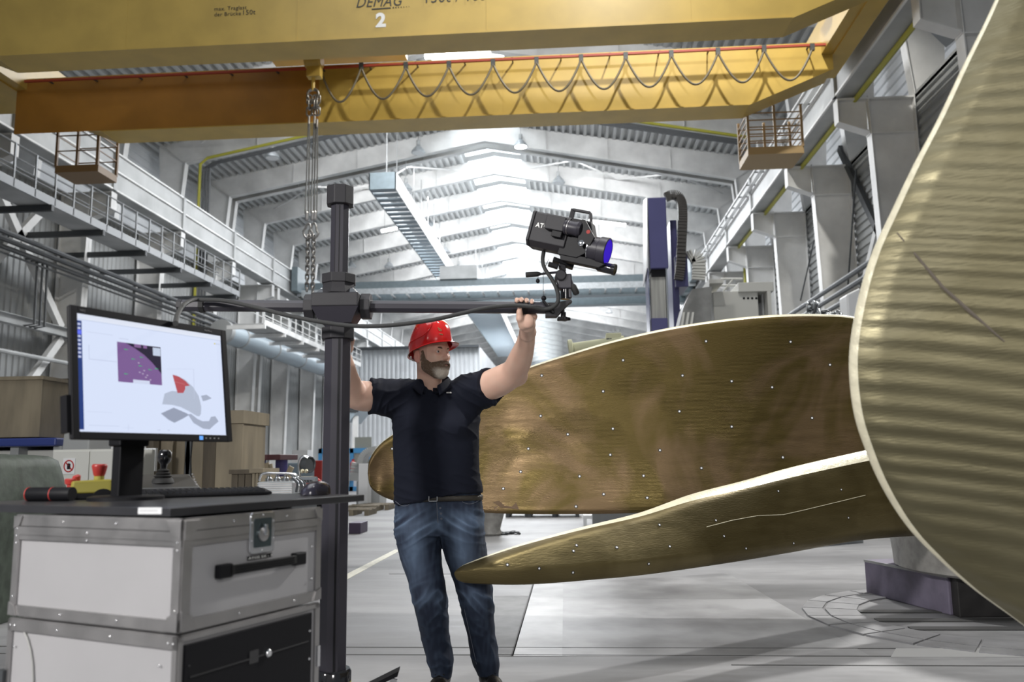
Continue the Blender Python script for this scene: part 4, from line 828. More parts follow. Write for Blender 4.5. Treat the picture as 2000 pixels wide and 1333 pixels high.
# arm
AX = Vector(S(1000, 601)-S(360, 597)).normalized(); a0, a1 = S(350, 597, 3.75), S(1066, 602, 3.75)
t2 = thing('boom_arm', 'long black horizontal arm clamped across the column stand', 'arm', tuple(a0))
MB().lathe(a0, a1-a0, [(0, .028), ((a1-a0).length, .028)], 8, ref=(0, 0, 1), ph=pi/8).build('arm_profile', M['anod'], t2)
MB().bar(a0.lerp(a1, .5)+Z_*.0275-fwd*.0, a1-AX*.02+Z_*.0275, .012, .002).build('bright_edge', M['chrome'], t2)
MB().lathe(a0-AX*.004, AX, [(0, .030), (.02, .030)], 8, ref=(0, 0, 1), ph=pi/8).build('end_cap', M['anod_top'], t2)
cs = S(391, 597); MB().lathe(cs, AX, [(0, .034), (.022, .034)], 8, ref=(0, 0, 1), ph=pi/8).build('cable_strap', M['rubber'], t2)
cs = S(1022, 601); MB().lathe(cs, AX, [(0, .034), (.02, .034)], 8, ref=(0, 0, 1), ph=pi/8).build('cable_strap', M['rubber'], t2)
# ---- pan head on the arm end
t3 = thing('tripod_head', 'black pan and tilt head fixed to the right end of the boom arm', 'tripod head', tuple(S(1090, 600)))
q = lambda px, py, dd=0: S(px, py, SD+dd)
MB().prism([q(1066, 591, -.03), q(1085, 591, -.03), q(1116, 585, -.03), q(1118, 589, -.03), q(1112, 592, -.03), q(1088, 618, -.03), q(1066, 618, -.03)], fwd*.06).build('angle_bracket', M['anod_top'], t3, bevel=.002)
MB().bar(q(1060, 587, -.04), q(1082, 612, -.04), .012, .02, up=tuple(fwd)).build('clamp_lever', M['black'], t3, bevel=.003); MB().sphere(q(1062, 583, -.04), .012).build('lever_knob', M['black'], t3, smooth=60)
MB().cyl(q(1104, 585), q(1104, 566), .022, 20).build('pan_base', M['black_gloss'], t3, smooth=40)
MB().cyl(q(1100, 618), q(1100, 590), .007, 10).build('screw_shaft', M['anod_top'], t3); 
b = MB(); kc = q(1100.5, 623); b.prism([kc+rgt*(.028+.005*math.cos(5*a))*math.cos(a)+fwd*(.028+.005*math.cos(5*a))*math.sin(a)-Z_*.008 for a in np.linspace(0, 2*pi, 41)[:-1]], Z_*.013); b.build('star_knob', M['black'], t3, bevel=.002)
MB().cyl(kc, kc+Z_*.03, .012, 12).build('knob_collar', M['black'], t3)
MB().obox(q(1102, 552), rgt*.034, fwd*.03, Z_*.035).build('tilt_block', M['anod'], t3, bevel=.006)
MB().lathe(q(1096, 537, -.045), fwd, [(0, .020), (.006, .026), (.09, .026)], 24).build('tilt_joint', M['anod_top'], t3, smooth=40)
MB().obox(q(1113, 560, 0), rgt*.007, fwd*.02, Z_*.055).build('side_arm', M['anod'], t3, bevel=.002)
MB().obox(q(1098, 520), rgt*.016+Z_*-.01, fwd*.02, Z_*.02).build('head_neck', M['anod_top'], t3, bevel=.003)
MB().cyl(q(1050, 536), q(1090, 532), .006, 10).build('pan_handle_rod', M['anod'], t3)
MB().lathe(q(1026.5, 537.5), q(1058, 535)-q(1026.5, 537.5), [(0, .011), (.004, .013), (.055, .0125), (.07, .007)], 16).build('pan_handle_grip', M['rubber'], t3, smooth=50)
MB().cyl(q(1114, 545, -.02), q(1121, 561, -.02), .006, 10).build('tilt_handle_rod', M['anod'], t3)
MB().lathe(q(1118, 556, -.02), q(1127, 576, -.02)-q(1118, 556, -.02), [(0, .010), (.01, .015), (.045, .0155), (.052, .01)], 16).build('tilt_handle_grip', M['rubber'], t3, smooth=50)
MB().bar(q(1071, 516, -.02), q(1090, 522, -.02), .03, .02).build('quick_lever', M['black'], t3, bevel=.003)
MB().bar(q(1080, 508), q(1120, 522), .06, .02).build('mount_plate', M['black'], t3, bevel=.003)
# ---- scanner: local frame, lens axis to the right, down and slightly towards us
LA = (rgt*math.cos(.32)*math.cos(.36)-fwd*math.sin(.36)-Z_*math.sin(.32)*math.cos(.36)).normalized()
LU = (Z_-LA*Z_.dot(LA)).normalized(); LU = (LU+rgt*0.02).normalized(); LU = (LU-LA*LU.dot(LA)).normalized(); LS = LA.cross(LU)   # LS towards us
if LS.dot(fwd) > 0: LS = -LS
SO = S(1040, 450, 3.74)
k_ = 3.74/FPX/math.cos(.36)*1.08
t4 = thing('optical_scanner', 'black optical 3D scanner with blue projector lens on the pan head', 'scanner', tuple(SO))
def sl(a, u, s_=0): return SO+LA*(a*k_)+LU*(u*3.74/FPX)+LS*(s_*3.74/FPX)     # picture-sized units: along, up, towards us
def sbox(a0, a1, u0, u1, s0, s1): return MB().hexa([sl(a0, u0, s0), sl(a1, u0, s0), sl(a1, u0, s1), sl(a0, u0, s1), sl(a0, u1, s0), sl(a1, u1, s0), sl(a1, u1, s1), sl(a0, u1, s1)])
prof = [(28, 0), (32, 4), (32, 54), (28, 58)]
b = MB(); b.prism([sl(6, -34, -26), sl(6, -34, 10), sl(6, -24, 22), sl(6, 32, 22), sl(6, 36, 18), sl(6, 36, -26)], LA*(66*k_)); b.build('main_body', M['anod_top'], t4, bevel=.003)
b = MB(); b.prism([sl(0, -34, -27), sl(0, -34, 11), sl(0, -24, 23), sl(0, 33, 23), sl(0, 37, 19), sl(0, 37, -27)], LA*(5.5*k_)); b.build('rear_plate', M['anod_top'], t4, bevel=.003)
text_mesh('ATOS', .030, lw, sl(12, 4, 22.6), LA, LU, t4, bold=.0006)
cb = sbox(33, 68, 2, 30, 18, 38).build('camera_box', M['anod_top'], t4, bevel=.003); sbox(48, 66, -10, 2, 18, 34).build('camera_foot', M['black'], t4, bevel=.002)
MB().lathe(sl(67, 14, 28), LA, [(0, .030), (.004, .034), (.012, .034), (.014, .032), (.05, .032), (.068, .036), (.08, .03)], 28).build('left_camera_lens', M['anod'], t4, smooth=35)
MB().lathe(sl(74, 14, 28), LA, [(0, .0345), (.002, .0345)], 28).build('scale_ring', M['alu'], t4)
b = MB(); b.prism([sl(62, -40, -14), sl(98, -40, -14), sl(118, -22, -14), sl(120, 0, -14), sl(106, 36, -14), sl(66, 36, -14)], LS*(32*3.74/FPX)); b.build('front_bridge', M['black'], t4, bevel=.003)
b = MB(); b.prism([sl(94, 34, 26), sl(100, 34, 26), sl(124, 4, 26), sl(120, -14, 26), sl(96, -10, 26)], LS*(6*3.74/FPX)); b.build('lens_cover', M['black'], t4, bevel=.002)
MB().lathe(sl(111, 12, 32), LS, [(0, .009), (.001, .009)], 16).build('red_logo_dot', mat('red_dot', (.35, .02, .015), .6), t4)
MB().lathe(sl(104, -12, 30), LS, [(0, .014), (.006, .014), (.009, .008)], 16).build('adjust_knob', M['chrome'], t4, smooth=40)
MB().lathe(sl(112, -14, 6), LA, [(0, .045), (.01, .056), (.05, .056), (.054, .062), (.09, .062), (.092, .056), (.088, .056)], 36).build('projector_lens', M['anod'], t4, smooth=35)
MB().lathe(sl(112, -14, 6)+LA*.0885, LA, [(0, .0555), (.002, .054)], 36).build('blue_lens_glass', emi('blue_glass', (.035, .0, .62), .8), t4)
MB().lathe(sl(114, -14, 6)+LA*0, LA, [(0, .058), (.004, .058)], 36).build('focus_ring', M['chrome'], t4, smooth=35)
b = MB(); b.prism([sl(70, -50, -10), sl(140, -50, -10), sl(150, -40, -10), sl(118, -34, -10), sl(66, -36, -10)], LS*(26*3.74/FPX)); b.build('lower_rail', M['black'], t4, bevel=.003)
rl = sl(132, -44, 0); rd_ = (LA*.98-LU*.02).normalized()
MB().lathe(rl, rd_, [(0, .018), (.01, .024), (.075, .024), (.077, .026), (.088, .026), (.088, .021), (.084, .021)], 28).build('right_camera_lens', M['black_gloss'], t4, smooth=35)
MB().lathe(rl+rd_*.0845, rd_, [(0, .0205), (.001, .0205)], 24).build('lens_glass', mat('amber_glass', (.12, .1, .04), .05, .6), t4)
b = MB(); h0, h1, h2, h3 = sl(66, 34, 0), sl(66, 58, 0), sl(78, 60, 0), sl(104, 46, 0)
for p, q_ in ((sl(64, 34), sl(64, 58)), (sl(64, 56), sl(96, 56)), (sl(96, 56), sl(104, 32))): b.bar(p, q_, .022, .012, up=tuple(LU))
b.build('carry_handle', M['anod_top'], t4, bevel=.003)
for k in range(3): MB().lathe(sl(2+2*k, 37, 10-4*k), LU, [(0, .003), (.003, .002)], 6).build('screw', M['chrome'], t4)
# ---- cables
def cable(name, pts, r, lab, m=None, n=60):
    return tag(MB().tube([Vector(p) for p in catmull(pts, n)], r, 8).build(name, m or mat('braided_sleeve', (.035, .036, .036), .6, bump=.3, bscale=900), smooth=60), lab, 'cable')
zb_ = SD-.10
cable('scanner_cable', [q(343, 632, -1.1), q(348, 612, -.75), q(360, 595, -.35), q(378, 586, -.1), q(398, 586, -.06), q(440, 588, -.09), q(500, 601, -.12), q(560, 616, -.16), q(620, 628, -.17), q(690, 637, -.17), q(760, 636, -.16), q(840, 626, -.14), q(900, 613, -.12), q(950, 602, -.09), q(1000, 597, -.07), q(1040, 600, -.06), q(1062, 604, -.05), q(1080, 600, -.06), q(1090, 588, -.06), q(1088, 568, -.05), q(1078, 546, -.04), q(1064, 525, -.03), q(1060, 508, -.02), q(1062, 492, 0)], .0095, 'long black sleeved cable from the monitor along the boom arm to the scanner', n=110)
cable('safety_cord', [q(1061, 580, -.03), q(1061, 552, -.03), q(1062, 530, -.03), q(1072, 506, -.02)], .0012, 'thin cord hanging from the scanner to the arm clamp', M['black'], 12)
bl_ = thing('hanging_ball', 'small black ball hanging under the pan handle', 'ball', tuple(q(1050.5, 549, -.02))); MB().sphere(q(1050.5, 549, -.02), .0105, sc=(.9, .9, 1.1)).build('ball', M['black'], bl_, smooth=60); MB().cyl(q(1050.5, 545, -.02), q(1052, 536, -.01), .0012, 5).build('string', M['black'], bl_)
# ================================================================== PROPELLER
def bronze_mat(name, c1, c2, rough=.38, ripple=0, scuff=0):
    m = bpy.data.materials.new(name); m.use_nodes = True; nt = m.node_tree; b = nt.nodes['Principled BSDF']; N = nt.nodes.new; L = nt.links.new
    tc = N('ShaderNodeTexCoord'); n1 = N('ShaderNodeTexNoise'); n1.inputs['Scale'].default_value = 1.1; n1.inputs['Detail'].default_value = 3; n1.inputs['Distortion'].default_value = 1.6; L(tc.outputs['Object'], n1.inputs['Vector'])
    r = N('ShaderNodeValToRGB'); r.color_ramp.elements[0].position = .42; r.color_ramp.elements[1].position = .58; r.color_ramp.elements[0].color = (*c1, 1); r.color_ramp.elements[1].color = (*c2, 1); L(n1.outputs['Fac'], r.inputs[0]); L(r.outputs[0], b.inputs['Base Color'])
    b.inputs['Metallic'].default_value = .82
    n2 = N('ShaderNodeTexNoise'); n2.inputs['Scale'].default_value = 7; n2.inputs['Detail'].default_value = 6; mp = N('ShaderNodeMapping'); mp.inputs['Scale'].default_value = (.5, .5, 3); L(tc.outputs['Object'], mp.inputs[0]); L(mp.outputs[0], n2.inputs['Vector'])
    mr = N('ShaderNodeMapRange'); mr.inputs[1].default_value = .3; mr.inputs[2].default_value = .7; mr.inputs[3].default_value = rough-.08; mr.inputs[4].default_value = rough+.12; L(n2.outputs['Fac'], mr.inputs[0]); L(mr.outputs[0], b.inputs['Roughness'])
    bp = N('ShaderNodeBump'); bp.inputs['Distance'].default_value = .004; bp.inputs['Strength'].default_value = .35
    n3 = N('ShaderNodeTexNoise'); n3.inputs['Scale'].default_value = 60; n3.inputs['Detail'].default_value = 3; L(mp.outputs[0], n3.inputs['Vector']); 
    if scuff:       # patches of fine milling marks
        wv = N('ShaderNodeTexWave'); wv.bands_direction = 'Z'; wv.inputs['Scale'].default_value = 28; wv.inputs['Distortion'].default_value = 2.5; L(tc.outputs['Object'], wv.inputs['Vector'])
        n4 = N('ShaderNodeTexNoise'); n4.inputs['Scale'].default_value = 1.7; n4.inputs['Detail'].default_value = 1; L(tc.outputs['Object'], n4.inputs['Vector'])
        rr_ = N('ShaderNodeValToRGB'); rr_.color_ramp.elements[0].position = .52; rr_.color_ramp.elements[1].position = .6; L(n4.outputs['Fac'], rr_.inputs[0])
        mu = N('ShaderNodeMath'); mu.operation = 'MULTIPLY'; L(wv.outputs['Fac'], mu.inputs[0]); L(rr_.outputs[0], mu.inputs[1])
        ad = N('ShaderNodeMath'); ad.operation = 'ADD'; L(mu.outputs[0], ad.inputs[0]); L(n3.outputs['Fac'], ad.inputs[1]); L(ad.outputs[0], bp.inputs['Height'])
    else: L(n3.outputs['Fac'], bp.inputs['Height'])
    L(bp.outputs[0], b.inputs['Normal']); return m
brA = bronze_mat('bronze_face', (.11, .08, .026), (.17, .115, .06), .42, scuff=1)
brB = bronze_mat('bronze_lower_face', (.15, .118, .052), (.20, .16, .075), .38)
brC = bronze_mat('bronze_milled', (.17, .152, .09), (.21, .19, .118), .5)
brE = mat('lit_edge_scribe_bronze', (.78, .73, .55), .4, .25, bump=.3, bscale=40, var=.1, vscale=12)  # overhead light on the blade edges put into a pale colour; scribed line too
mdot = mat('marker_white', (.85, .85, .85), .5); mring = mat('marker_black', (.02, .02, .02), .6)
HUBC = Vector((3.55, 6.95, 0))
prop = thing('ship_propeller', 'huge bronze ship propeller lying on a block, blades reaching toward the man and camera', 'propeller', tuple(HUBC))
def bl_surface(top, bot, thick, nose, camber, nu=90, nv=26, ripple=None):
    T = catmull(top, nu); B = catmull(bot, nu); front, back = [], []
    for i in range(nu+1):
        t_, b_ = T[i], B[i]; c = t_-b_; L_ = np.linalg.norm(c)+1e-6; s_ = (T[min(i+1, nu)]+B[min(i+1, nu)]-T[max(i-1, 0)]-B[max(i-1, 0)]); s_ /= np.linalg.norm(s_)
        n = np.cross(s_, c/L_); n /= np.linalg.norm(n)
        if n@(CAM-t_) < 0: n = -n
        ramp = min(1, i/(nu*.06)); fr, bk = [], []
        for j in range(nv+1):
            v = j/nv; v = .5-.5*math.cos(pi*v)      # denser near edges
            p = b_+c*v; cam_off = -camber*L_*4*v*(1-v)*ramp
            dn = (1-v)*L_; db = v*L_
            tt = thick*ramp*min(1, (min(dn/nose, db/(nose*.6)))) ** .6 if L_ > .01 else 0
            e = cam_off+tt*.5
            if ripple: e += ripple(p, v)*min(1, dn/.06)*min(1, db/.06)
            fr.append(p+n*e); bk.append(p+n*(cam_off-tt*.5))
        front.append(fr); back.append(bk)
    return front, back
def blade(name, lab, top, bot, thick, nose, camber, m, edge_v=.93, **kw):
    front, back = bl_surface(top, bot, thick, nose, camber, **kw); b = MB(); nv = len(front[0])-1
    k = next(j for j in range(nv+1) if .5-.5*math.cos(pi*j/nv) >= edge_v)
    b.grid([r[:k+1] for r in front]); b.cm = 1; b.grid([r[k:] for r in front]); b.cm = 0; b.grid([list(reversed(r)) for r in back])
    b.add([p for r in (front[-1], back[-1]) for p in r], [(j, j+1, nv+1+j+1, nv+1+j) for j in range(nv)])
    o = b.build(name, [m, brE], prop, smooth=60, label=lab); return o, np.array(front)
pt = lambda px, py, d: np.array(un(px, py, d=d))
topA = [pt(*p) for p in ((718, 925, 7.5), (722, 897, 7.5), (742, 868, 7.5), (778, 842, 7.5), (850, 798, 7.5), (940, 752, 7.5), (1035, 716, 7.45), (1115, 690, 7.4), (1200, 665, 7.35), (1300, 642, 7.3), (1400, 626, 7.25), (1500, 616, 7.2), (1600, 614, 7.2), (1680, 622, 7.2), (1780, 660, 7.2))]
botA = [pt(*p) for p in ((718, 926, 7.5), (724, 952, 7.5), (745, 969, 7.5), (778, 981, 7.4), (850, 995, 7.3), (940, 1002, 7.2), (1035, 1005, 7.1), (1115, 1005, 7.05), (1200, 1004, 7.0), (1300, 1000, 6.95), (1400, 992, 6.9), (1500, 982, 6.9), (1600, 970, 6.9), (1680, 955, 6.9), (1780, 935, 6.9))]
blA, fA = blade('blade', 'tall bronze blade behind the man with small round markers', topA, botA, .07, .05, .06, brA, .972)
topB = [pt(*p) for p in ((889, 1123, 4.25), (897, 1110, 4.27), (925, 1096, 4.3), (1000, 1069, 4.4), (1060, 1051, 4.5), (1150, 1027, 4.65), (1250, 1002, 4.85), (1350, 966, 5.05), (1450, 940, 5.3), (1550, 912, 5.55), (1690, 880, 5.95), (1830, 850, 6.35))]
botB = [pt(*p) for p in ((889, 1124, 4.25), (893, 1133, 4.23), (920, 1140, 4.22), (1000, 1142, 4.25), (1060, 1140, 4.3), (1150, 1133, 4.4), (1250, 1124, 4.55), (1350, 1111, 4.75), (1450, 1096, 5.0), (1550, 1079, 5.3), (1690, 1055, 5.7), (1830, 1045, 6.1))]
blB, fB = blade('blade', 'low bronze blade in front with upper edge coloured bright for the light on it', topB, botB, .13, .085, -.03, brB, .835)
def rip(p, v):
    h_ = 1-min(1, max(0, (p[2]-2.0)/.5)); q = p[2]+.10*(p[0]-.9)+.02*math.sin(5*p[0])+.012*math.sin(11*p[2]); return .0024*(.12+.88*h_)*math.sin(q*2*pi/.058)
outC = [(2030, 1250, 2.55), (1990, 1215, 2.55), (1900, 1150, 2.55), (1830, 1090, 2.55), (1770, 1027, 2.55), (1720, 948, 2.55), (1685, 866, 2.55), (1665, 795, 2.55), (1658, 700, 2.55), (1672, 600, 2.55), (1700, 502, 2.55), (1742, 410, 2.55), (1785, 320, 2.55), (1830, 235, 2.56), (1880, 130, 2.57), (1925, 40, 2.58), (1970, -60, 2.6), (2020, -170, 2.6)]
tl = [pt(*p) for p in outC]
# blade C is lofted from its rounded outline (left, near) back to the hub
def cl(i, n): s_ = i/n; return pt(2500, 1330-1500*s_, 2.15)
rt = [cl(i, len(outC)-1) for i in range(len(outC))]
blC, fC = blade('blade', 'near blurred bronze blade at the right edge with milling ripples', [np.array(p) for p in tl], [np.array(p) for p in rt], .09, .09, .02, brC, .975, nu=420, nv=60, ripple=rip)
ext = MB(); ra, rb = rt[2], rt[-3]; hub_a, hub_b = np.array(HUBC)+(-.1, -.7, .7), np.array(HUBC)+(-.1, -.7, 1.7)
rows = []
for s_ in np.linspace(0, 1, 10):
    rows.append([(1-s_)*np.array(rt[int(2+q_*(len(rt)-5)/6)])+s_*(hub_a+(hub_b-hub_a)*q_/6)+np.array([.35*math.sin(pi*s_), 0, 0]) for q_ in range(7)])
n_ = np.array([.1, .02, 0]); ext.grid(rows); ext.grid([[p+n_ for p in r] for r in rows]); ext.build('blade_root', brC, prop, smooth=60)
# scratch lines on the near blade
def snap(front, px, py):
    f2 = front.reshape(-1, 3); d = f2-CAM; z = d@_f; x = 1000+FPX*(d@_r)/z; y = 666.5-FPX*(d@_u)/z; i = int(np.argmin((x-px)**2+(y-py)**2)); nc = front.shape[1]; r_, c_ = divmod(i, nc); r_ = min(max(r_, 1), front.shape[0]-2); c_ = min(max(c_, 1), nc-2)
    p = front[r_, c_]; n = np.cross(front[r_+1, c_]-front[r_-1, c_], front[r_, c_+1]-front[r_, c_-1]); n /= np.linalg.norm(n)+1e-9
    if n@(CAM-p) < 0: n = -n
    # refine along the tangent plane
    v = un(px, py, pl=(p, n)); return Vector(v), Vector(n)
grm = mat('grease_pencil', (.12, .1, .08), .6)
pts = [snap(fC, *p) for p in ((1752, 455), (1790, 500), (1840, 560), (1890, 605), (1962, 668))]
MB().tube([p+n*.001 for p, n in pts], [.002, .004, .005, .006, .002], 6).build('pencil_line', grm, blC)
pts = [snap(fB, *p) for p in ((1380, 1030), (1430, 1017), (1480, 1008), (1530, 1006), (1570, 997), (1620, 985), (1690, 968))]
MB().tube([p+n*.0005 for p, n in pts], .0022, 6).build('scribed_line', brE, blB)
# measuring markers, white dot in a black ring
MKA = [(1379, 667), (1544, 668), (1217, 704), (1058, 734), (1333, 734), (1429, 745), (1621, 713), (1178, 765), (1508, 757), (1056, 813), (1327, 804), (1586, 817), (1109, 849), (1197, 838), (1429, 834), (1032, 877), (1192, 889), (1289, 880), (1529, 894), (1017, 922), (1132, 931), (1257, 930), (1370, 915), (1179, 966), (1264, 973), (983, 955), (1125, 990), (766, 877)]
MKB = [(1126, 1066), (1204, 1070), (1288, 1026), (1398, 1017), (1520, 960), (1643, 957), (1205, 1070), (1308, 1068), (1414, 1048), (1457, 1072), (1267, 1102), (1119, 1119), (1053, 1111), (1120, 1037+40), (991, 1104), (1550, 1062), (1657, 1012)]
k = 0
for mk, fr, bl_, r0 in ((MKA, fA, blA, .015), (MKB, fB, blB, .0095)):
    for px, py in mk:
        p, n = snap(fr, px, py)
        b = MB(); b.lathe(p, n, [(0, r0), (.0012, r0)], 12); b.cm = 1; b.lathe(p+n*.0012, n, [(0, r0*.55), (.0008, r0*.55)], 10)
        b.build('marker', [mring, mdot], bl_)
# brown stains near lower edge of the tall blade
stn = mat('brown_stain', (.1, .06, .03), .5, .4)
for poly in (((962, 981), (975, 979), (985, 988), (1000, 990), (1008, 982), (1014, 996), (995, 994), (978, 992)), ((966, 990), (972, 989), (972, 997), (965, 995))):
    pn = [snap(fA, *p) for p in poly]; MB().prism([p+n*.0006 for p, n in pn], pn[0][1]*.0008).build('stain', stn, blA)
# hub and hub base
MB().lathe(HUBC, (0, 0, 1), [(.55, .95), (.75, .9), (.95, .72), (1.6, .66), (1.9, .55)], 48).build('hub', brC, prop, smooth=40)
b = MB().lathe((3.55, 6.95, 0), (0, 0, 1), [(.3, .93), (.32, .96), (.42, .965), (.74, 1.0), (.8, .96), (.8, .6)], 56); o = b.build('hub_flange', M['concrete'], prop, smooth=40, label='dull grey machined hub flange')
for a in (3.6, 3.95, 4.25, 4.5, 4.75):
    for z in (.46, .66):
        n = Vector((math.cos(a), math.sin(a), 0)); MB().lathe(Vector((3.55, 6.95, z))+n*(.968+.1*(z-.42)), n, [(0, .012), (.002, .012)], 12).build('marker', mring, o)
# violet support block under the hub
a, c = fp(1692, 1160), fp(1856, 1203); d_ = (c-a).normalized(); nn = Vector((-d_.y, d_.x, 0))
if nn.y < 0: nn = -nn
t = thing('support_block', 'violet painted steel block on the floor under the propeller hub', 'block', tuple((a+c)/2))
bx = MB(); bx.prism([a, c, c+nn*1.6+d_*.0, a+nn*1.6], (0, 0, .29)); bx.build('block_body', mat('violet_grey_paint', (.19, .17, .235), .55, var=.25, vscale=5, bump=.1), t, bevel=.01)
MB().prism([a+Z_*.27-nn*.002, c+Z_*.27-nn*.002, c+Z_*.29-nn*.002, a+Z_*.29-nn*.002], nn*.01).build('worn_edge', M['grey'], t)
c2 = c+d_*.1; e2 = c2+Vector((1.3, .1, 0))
t = thing('support_block', 'dark timber support beside the violet block under the hub', 'block', tuple(c2), 0)
MB().prism([c2+Z_*0, e2, e2+Vector((0, .8, 0)), c2+Vector((0, .8, 0))], (0, 0, .3)).build('beam', mat('dark_oily_timber', (.03, .028, .028), .6, var=.3, vscale=8), t, bevel=.01)
# ================================================================== BACKGROUND RIGHT: milling machine
t = thing('milling_machine', 'violet milling machine with tall column behind the tall blade', 'machine', tuple(un(1300, 900, Y=18)))
Q = lambda px, py, Y=18: un(px, py, Y=Y)
def pbox(px0, px1, py0, py1, Y, dep): # a block whose front face spans those picture points at depth Y
    a, b_ = Q(px0, py0, Y), Q(px1, py1, Y); return MB().box(a.x, b_.x, Y, Y+dep, 0 if py1 >= 640 else b_.z, a.z)
pbox(1265, 1306, 386, 524, 18, 1.0).build('spindle_head', M['purple'], t, bevel=.02)
a, b_ = Q(1258, 390), Q(1265, 560); MB().prism([Q(1265, 385), Q(1265, 524), Q(1258, 560, 18.8), Q(1258, 392, 18.8)], (-.02, 0, 0)).build('side_cover', M['white'], t)
pbox(1265, 1271, 524, 660, 18.02, .7).build('guide_rail', M['purple'], t); pbox(1300, 1308, 524, 650, 18.02, .5).build('guide_rail', M['chrome'], t)
pbox(1270, 1302, 540, 625, 18.15, .3).build('bellows', mat('bellows_grey', (.4, .4, .37), .5, var=.3, vscale=2, stretch=(6, 1, .3)), t)
pbox(1272, 1306, 622, 690, 18, .8).build('lower_slide', M['purple'], t); pbox(1272, 1302, 526, 540, 18.1, .6).build('dark_gap', M['black'], t)
pbox(1308, 1330, 430, 640, 18.6, 1.5).build('machine_column', M['purple'], t, bevel=.02)
pbox(1318, 1345, 500, 560, 18.3, 1.0).build('gear_housing', M['purple'], t, bevel=.02)
pc_ = [(1300, 386), (1312, 381), (1324, 384), (1331, 396), (1333, 412), (1333, 440), (1331, 480), (1329, 520), (1325, 548)]
pts = catmull([Q(px, py, 18.2) for px, py in pc_], 46)
prev = None
for i in range(0, 46): MB().bar(pts[i], Vector(pts[i]).lerp(Vector(pts[i+1]), .8), .2, .13, up=(0, 1, 0)).build('chain_segment', mat('chain_brown', (.05, .045, .04), .5), t)
rb = [(1345, 505), (1356, 500), (1364, 510), (1365, 530), (1364, 548)]
pts = catmull([Q(px, py, 18.6) for px, py in rb], 14)
for i in range(14): MB().bar(pts[i], Vector(pts[i]).lerp(Vector(pts[i+1]), .75), .3, .12, up=(0, 1, 0)).build('chain_segment', M['cream'], t)
t = thing('machine_guard', 'worn grey curved swarf guard beside the milling machine', 'machine guard', tuple(un(1355, 900, Y=17.6)))
pr = [Q(1326, 640, 17.6), Q(1335, 600, 17.6), Q(1352, 565, 17.6), Q(1390, 560, 17.6), Q(1390, 640, 17.6)]
zz_ = lambda v: Vector((v.x, v.y, 0)); pr = [zz_(pr[0])]+pr+[zz_(pr[-1])]; MB().prism(pr, (0, .8, 0)).build('guard_sheet', mat('worn_sheet', (.28, .28, .27), .4, .4, var=.35, vscale=2), t)
for k in range(3): MB().prism([Q(1326+9*k, 660, 17.55), Q(1334+9*k, 610, 17.55), Q(1338+9*k, 610, 17.55), Q(1331+9*k, 660, 17.55)], (0, .05, 0)).build('strip', M['cream'], t)
t = thing('control_cabinet', 'large light grey machine enclosure behind the top edge of the tall blade', 'cabinet', tuple(un(1450, 900, Y=20)))
pbox(1385, 1392, 545, 700, 19.6, 1.5).build('post', M['cream'], t); pbox(1392, 1487, 570, 700, 20, 1.8).build('front_panel', M['cream'], t, bevel=.02); pbox(1442, 1512, 552, 569, 19.9, 1.9).build('upper_beam', M['cream'], t, bevel=.02)
pbox(1498, 1513, 569, 700, 19.9, 1.9).build('side_panel', M['cream'], t); pbox(1487, 1498, 567, 700, 20.2, .5).build('dark_slot', M['grey'], t); pbox(1385, 1413, 546, 553, 19.6, 1.4).build('cap', M['cream'], t)
for i in range(4):
    for j in range(2): 
        p = Q(1453+8*i, 569.5+13.5*j, 20); MB().lathe(p, (0, -1, 0), [(0, .03), (.01, .03)], 8).build('hole', M['black'], t)
for (p0_, p1_) in (((1408, 545), (1450, 545)), ((1405, 558), (1440, 558)), ((1412, 570), (1432, 545))): MB().cyl(Q(*p0_, 21), Q(*p1_, 21), .03, 6).build('railing_bar', M['grey'], t)
tag(MB().prism([zz_(Q(1650, 640, 17)), Q(1654, 575, 17), Q(1680, 562, 17), zz_(Q(1690, 640, 17))], (0, .5, 0)).build('sheet_cover', M['white'], bevel=.03), 'white cover sheet between the right wall pipes and the near blade', 'cover')
t = thing('hose_bundle', 'tangled hoses and fittings on top of a machine behind the tall blade', 'hoses', tuple(un(1585, 640, Y=12)))
rnd = random.Random(3)
for i in range(16):
    x0 = 1560+rnd.random()*85; P3 = [un(x0+rnd.uniform(-9, 9), 618-rnd.random()*(30 if x0 < 1600 else 10), Y=12+rnd.random()*.3) for _ in range(5)]
    MB().tube(catmull(P3, 14), .02, 6).build('hose', M['dark_steel'] if i % 2 else M['galv'], t, smooth=60)
MB().box(un(1555, 618, Y=12).x, un(1655, 618, Y=12).x, 12, 12.6, 0, un(1600, 617, Y=12).z).build('machine_bed', M['grey'], t)
t = thing('valve_body', 'pale green pipe fitting with a lifting eye behind the tall blade', 'fitting', tuple(un(1165, 900, Y=11)))
gm = mat('pale_green_paint', (.5, .5, .33), .5)
MB().lathe(un(1110, 683, Y=11), Vector((1, 0, .12)), [(0, .1), (.01, .13), (.06, .13), (.07, .08), (.75, .08)], 20).build('pipe_end', gm, t, smooth=40)
a, b_ = un(1183, 652, Y=11), un(1214, 680, Y=11); MB().box(a.x, b_.x, 10.95, 11.25, b_.z, a.z).build('flange_block', gm, t, bevel=.01)
MB().box(un(1150, 700, Y=11).x, un(1240, 700, Y=11).x, 11.1, 11.5, 0, un(1200, 680, Y=11).z).build('pedestal', M['grey'], t)
e_ = un(1207, 645, Y=11.1); MB().tube([e_+Vector((.028*math.cos(a), 0, .028*math.sin(a))) for a in np.linspace(0, 2*pi, 14)[:-1]], .006, 6, closed=True).build('lifting_eye', M['galv'], t)
for px in (1189, 1193, 1186): MB().lathe(un(px, 663, Y=10.95), (0, -1, 0), [(0, .014), (.012, .014)], 8).build('bolt', M['dark_steel'], t)
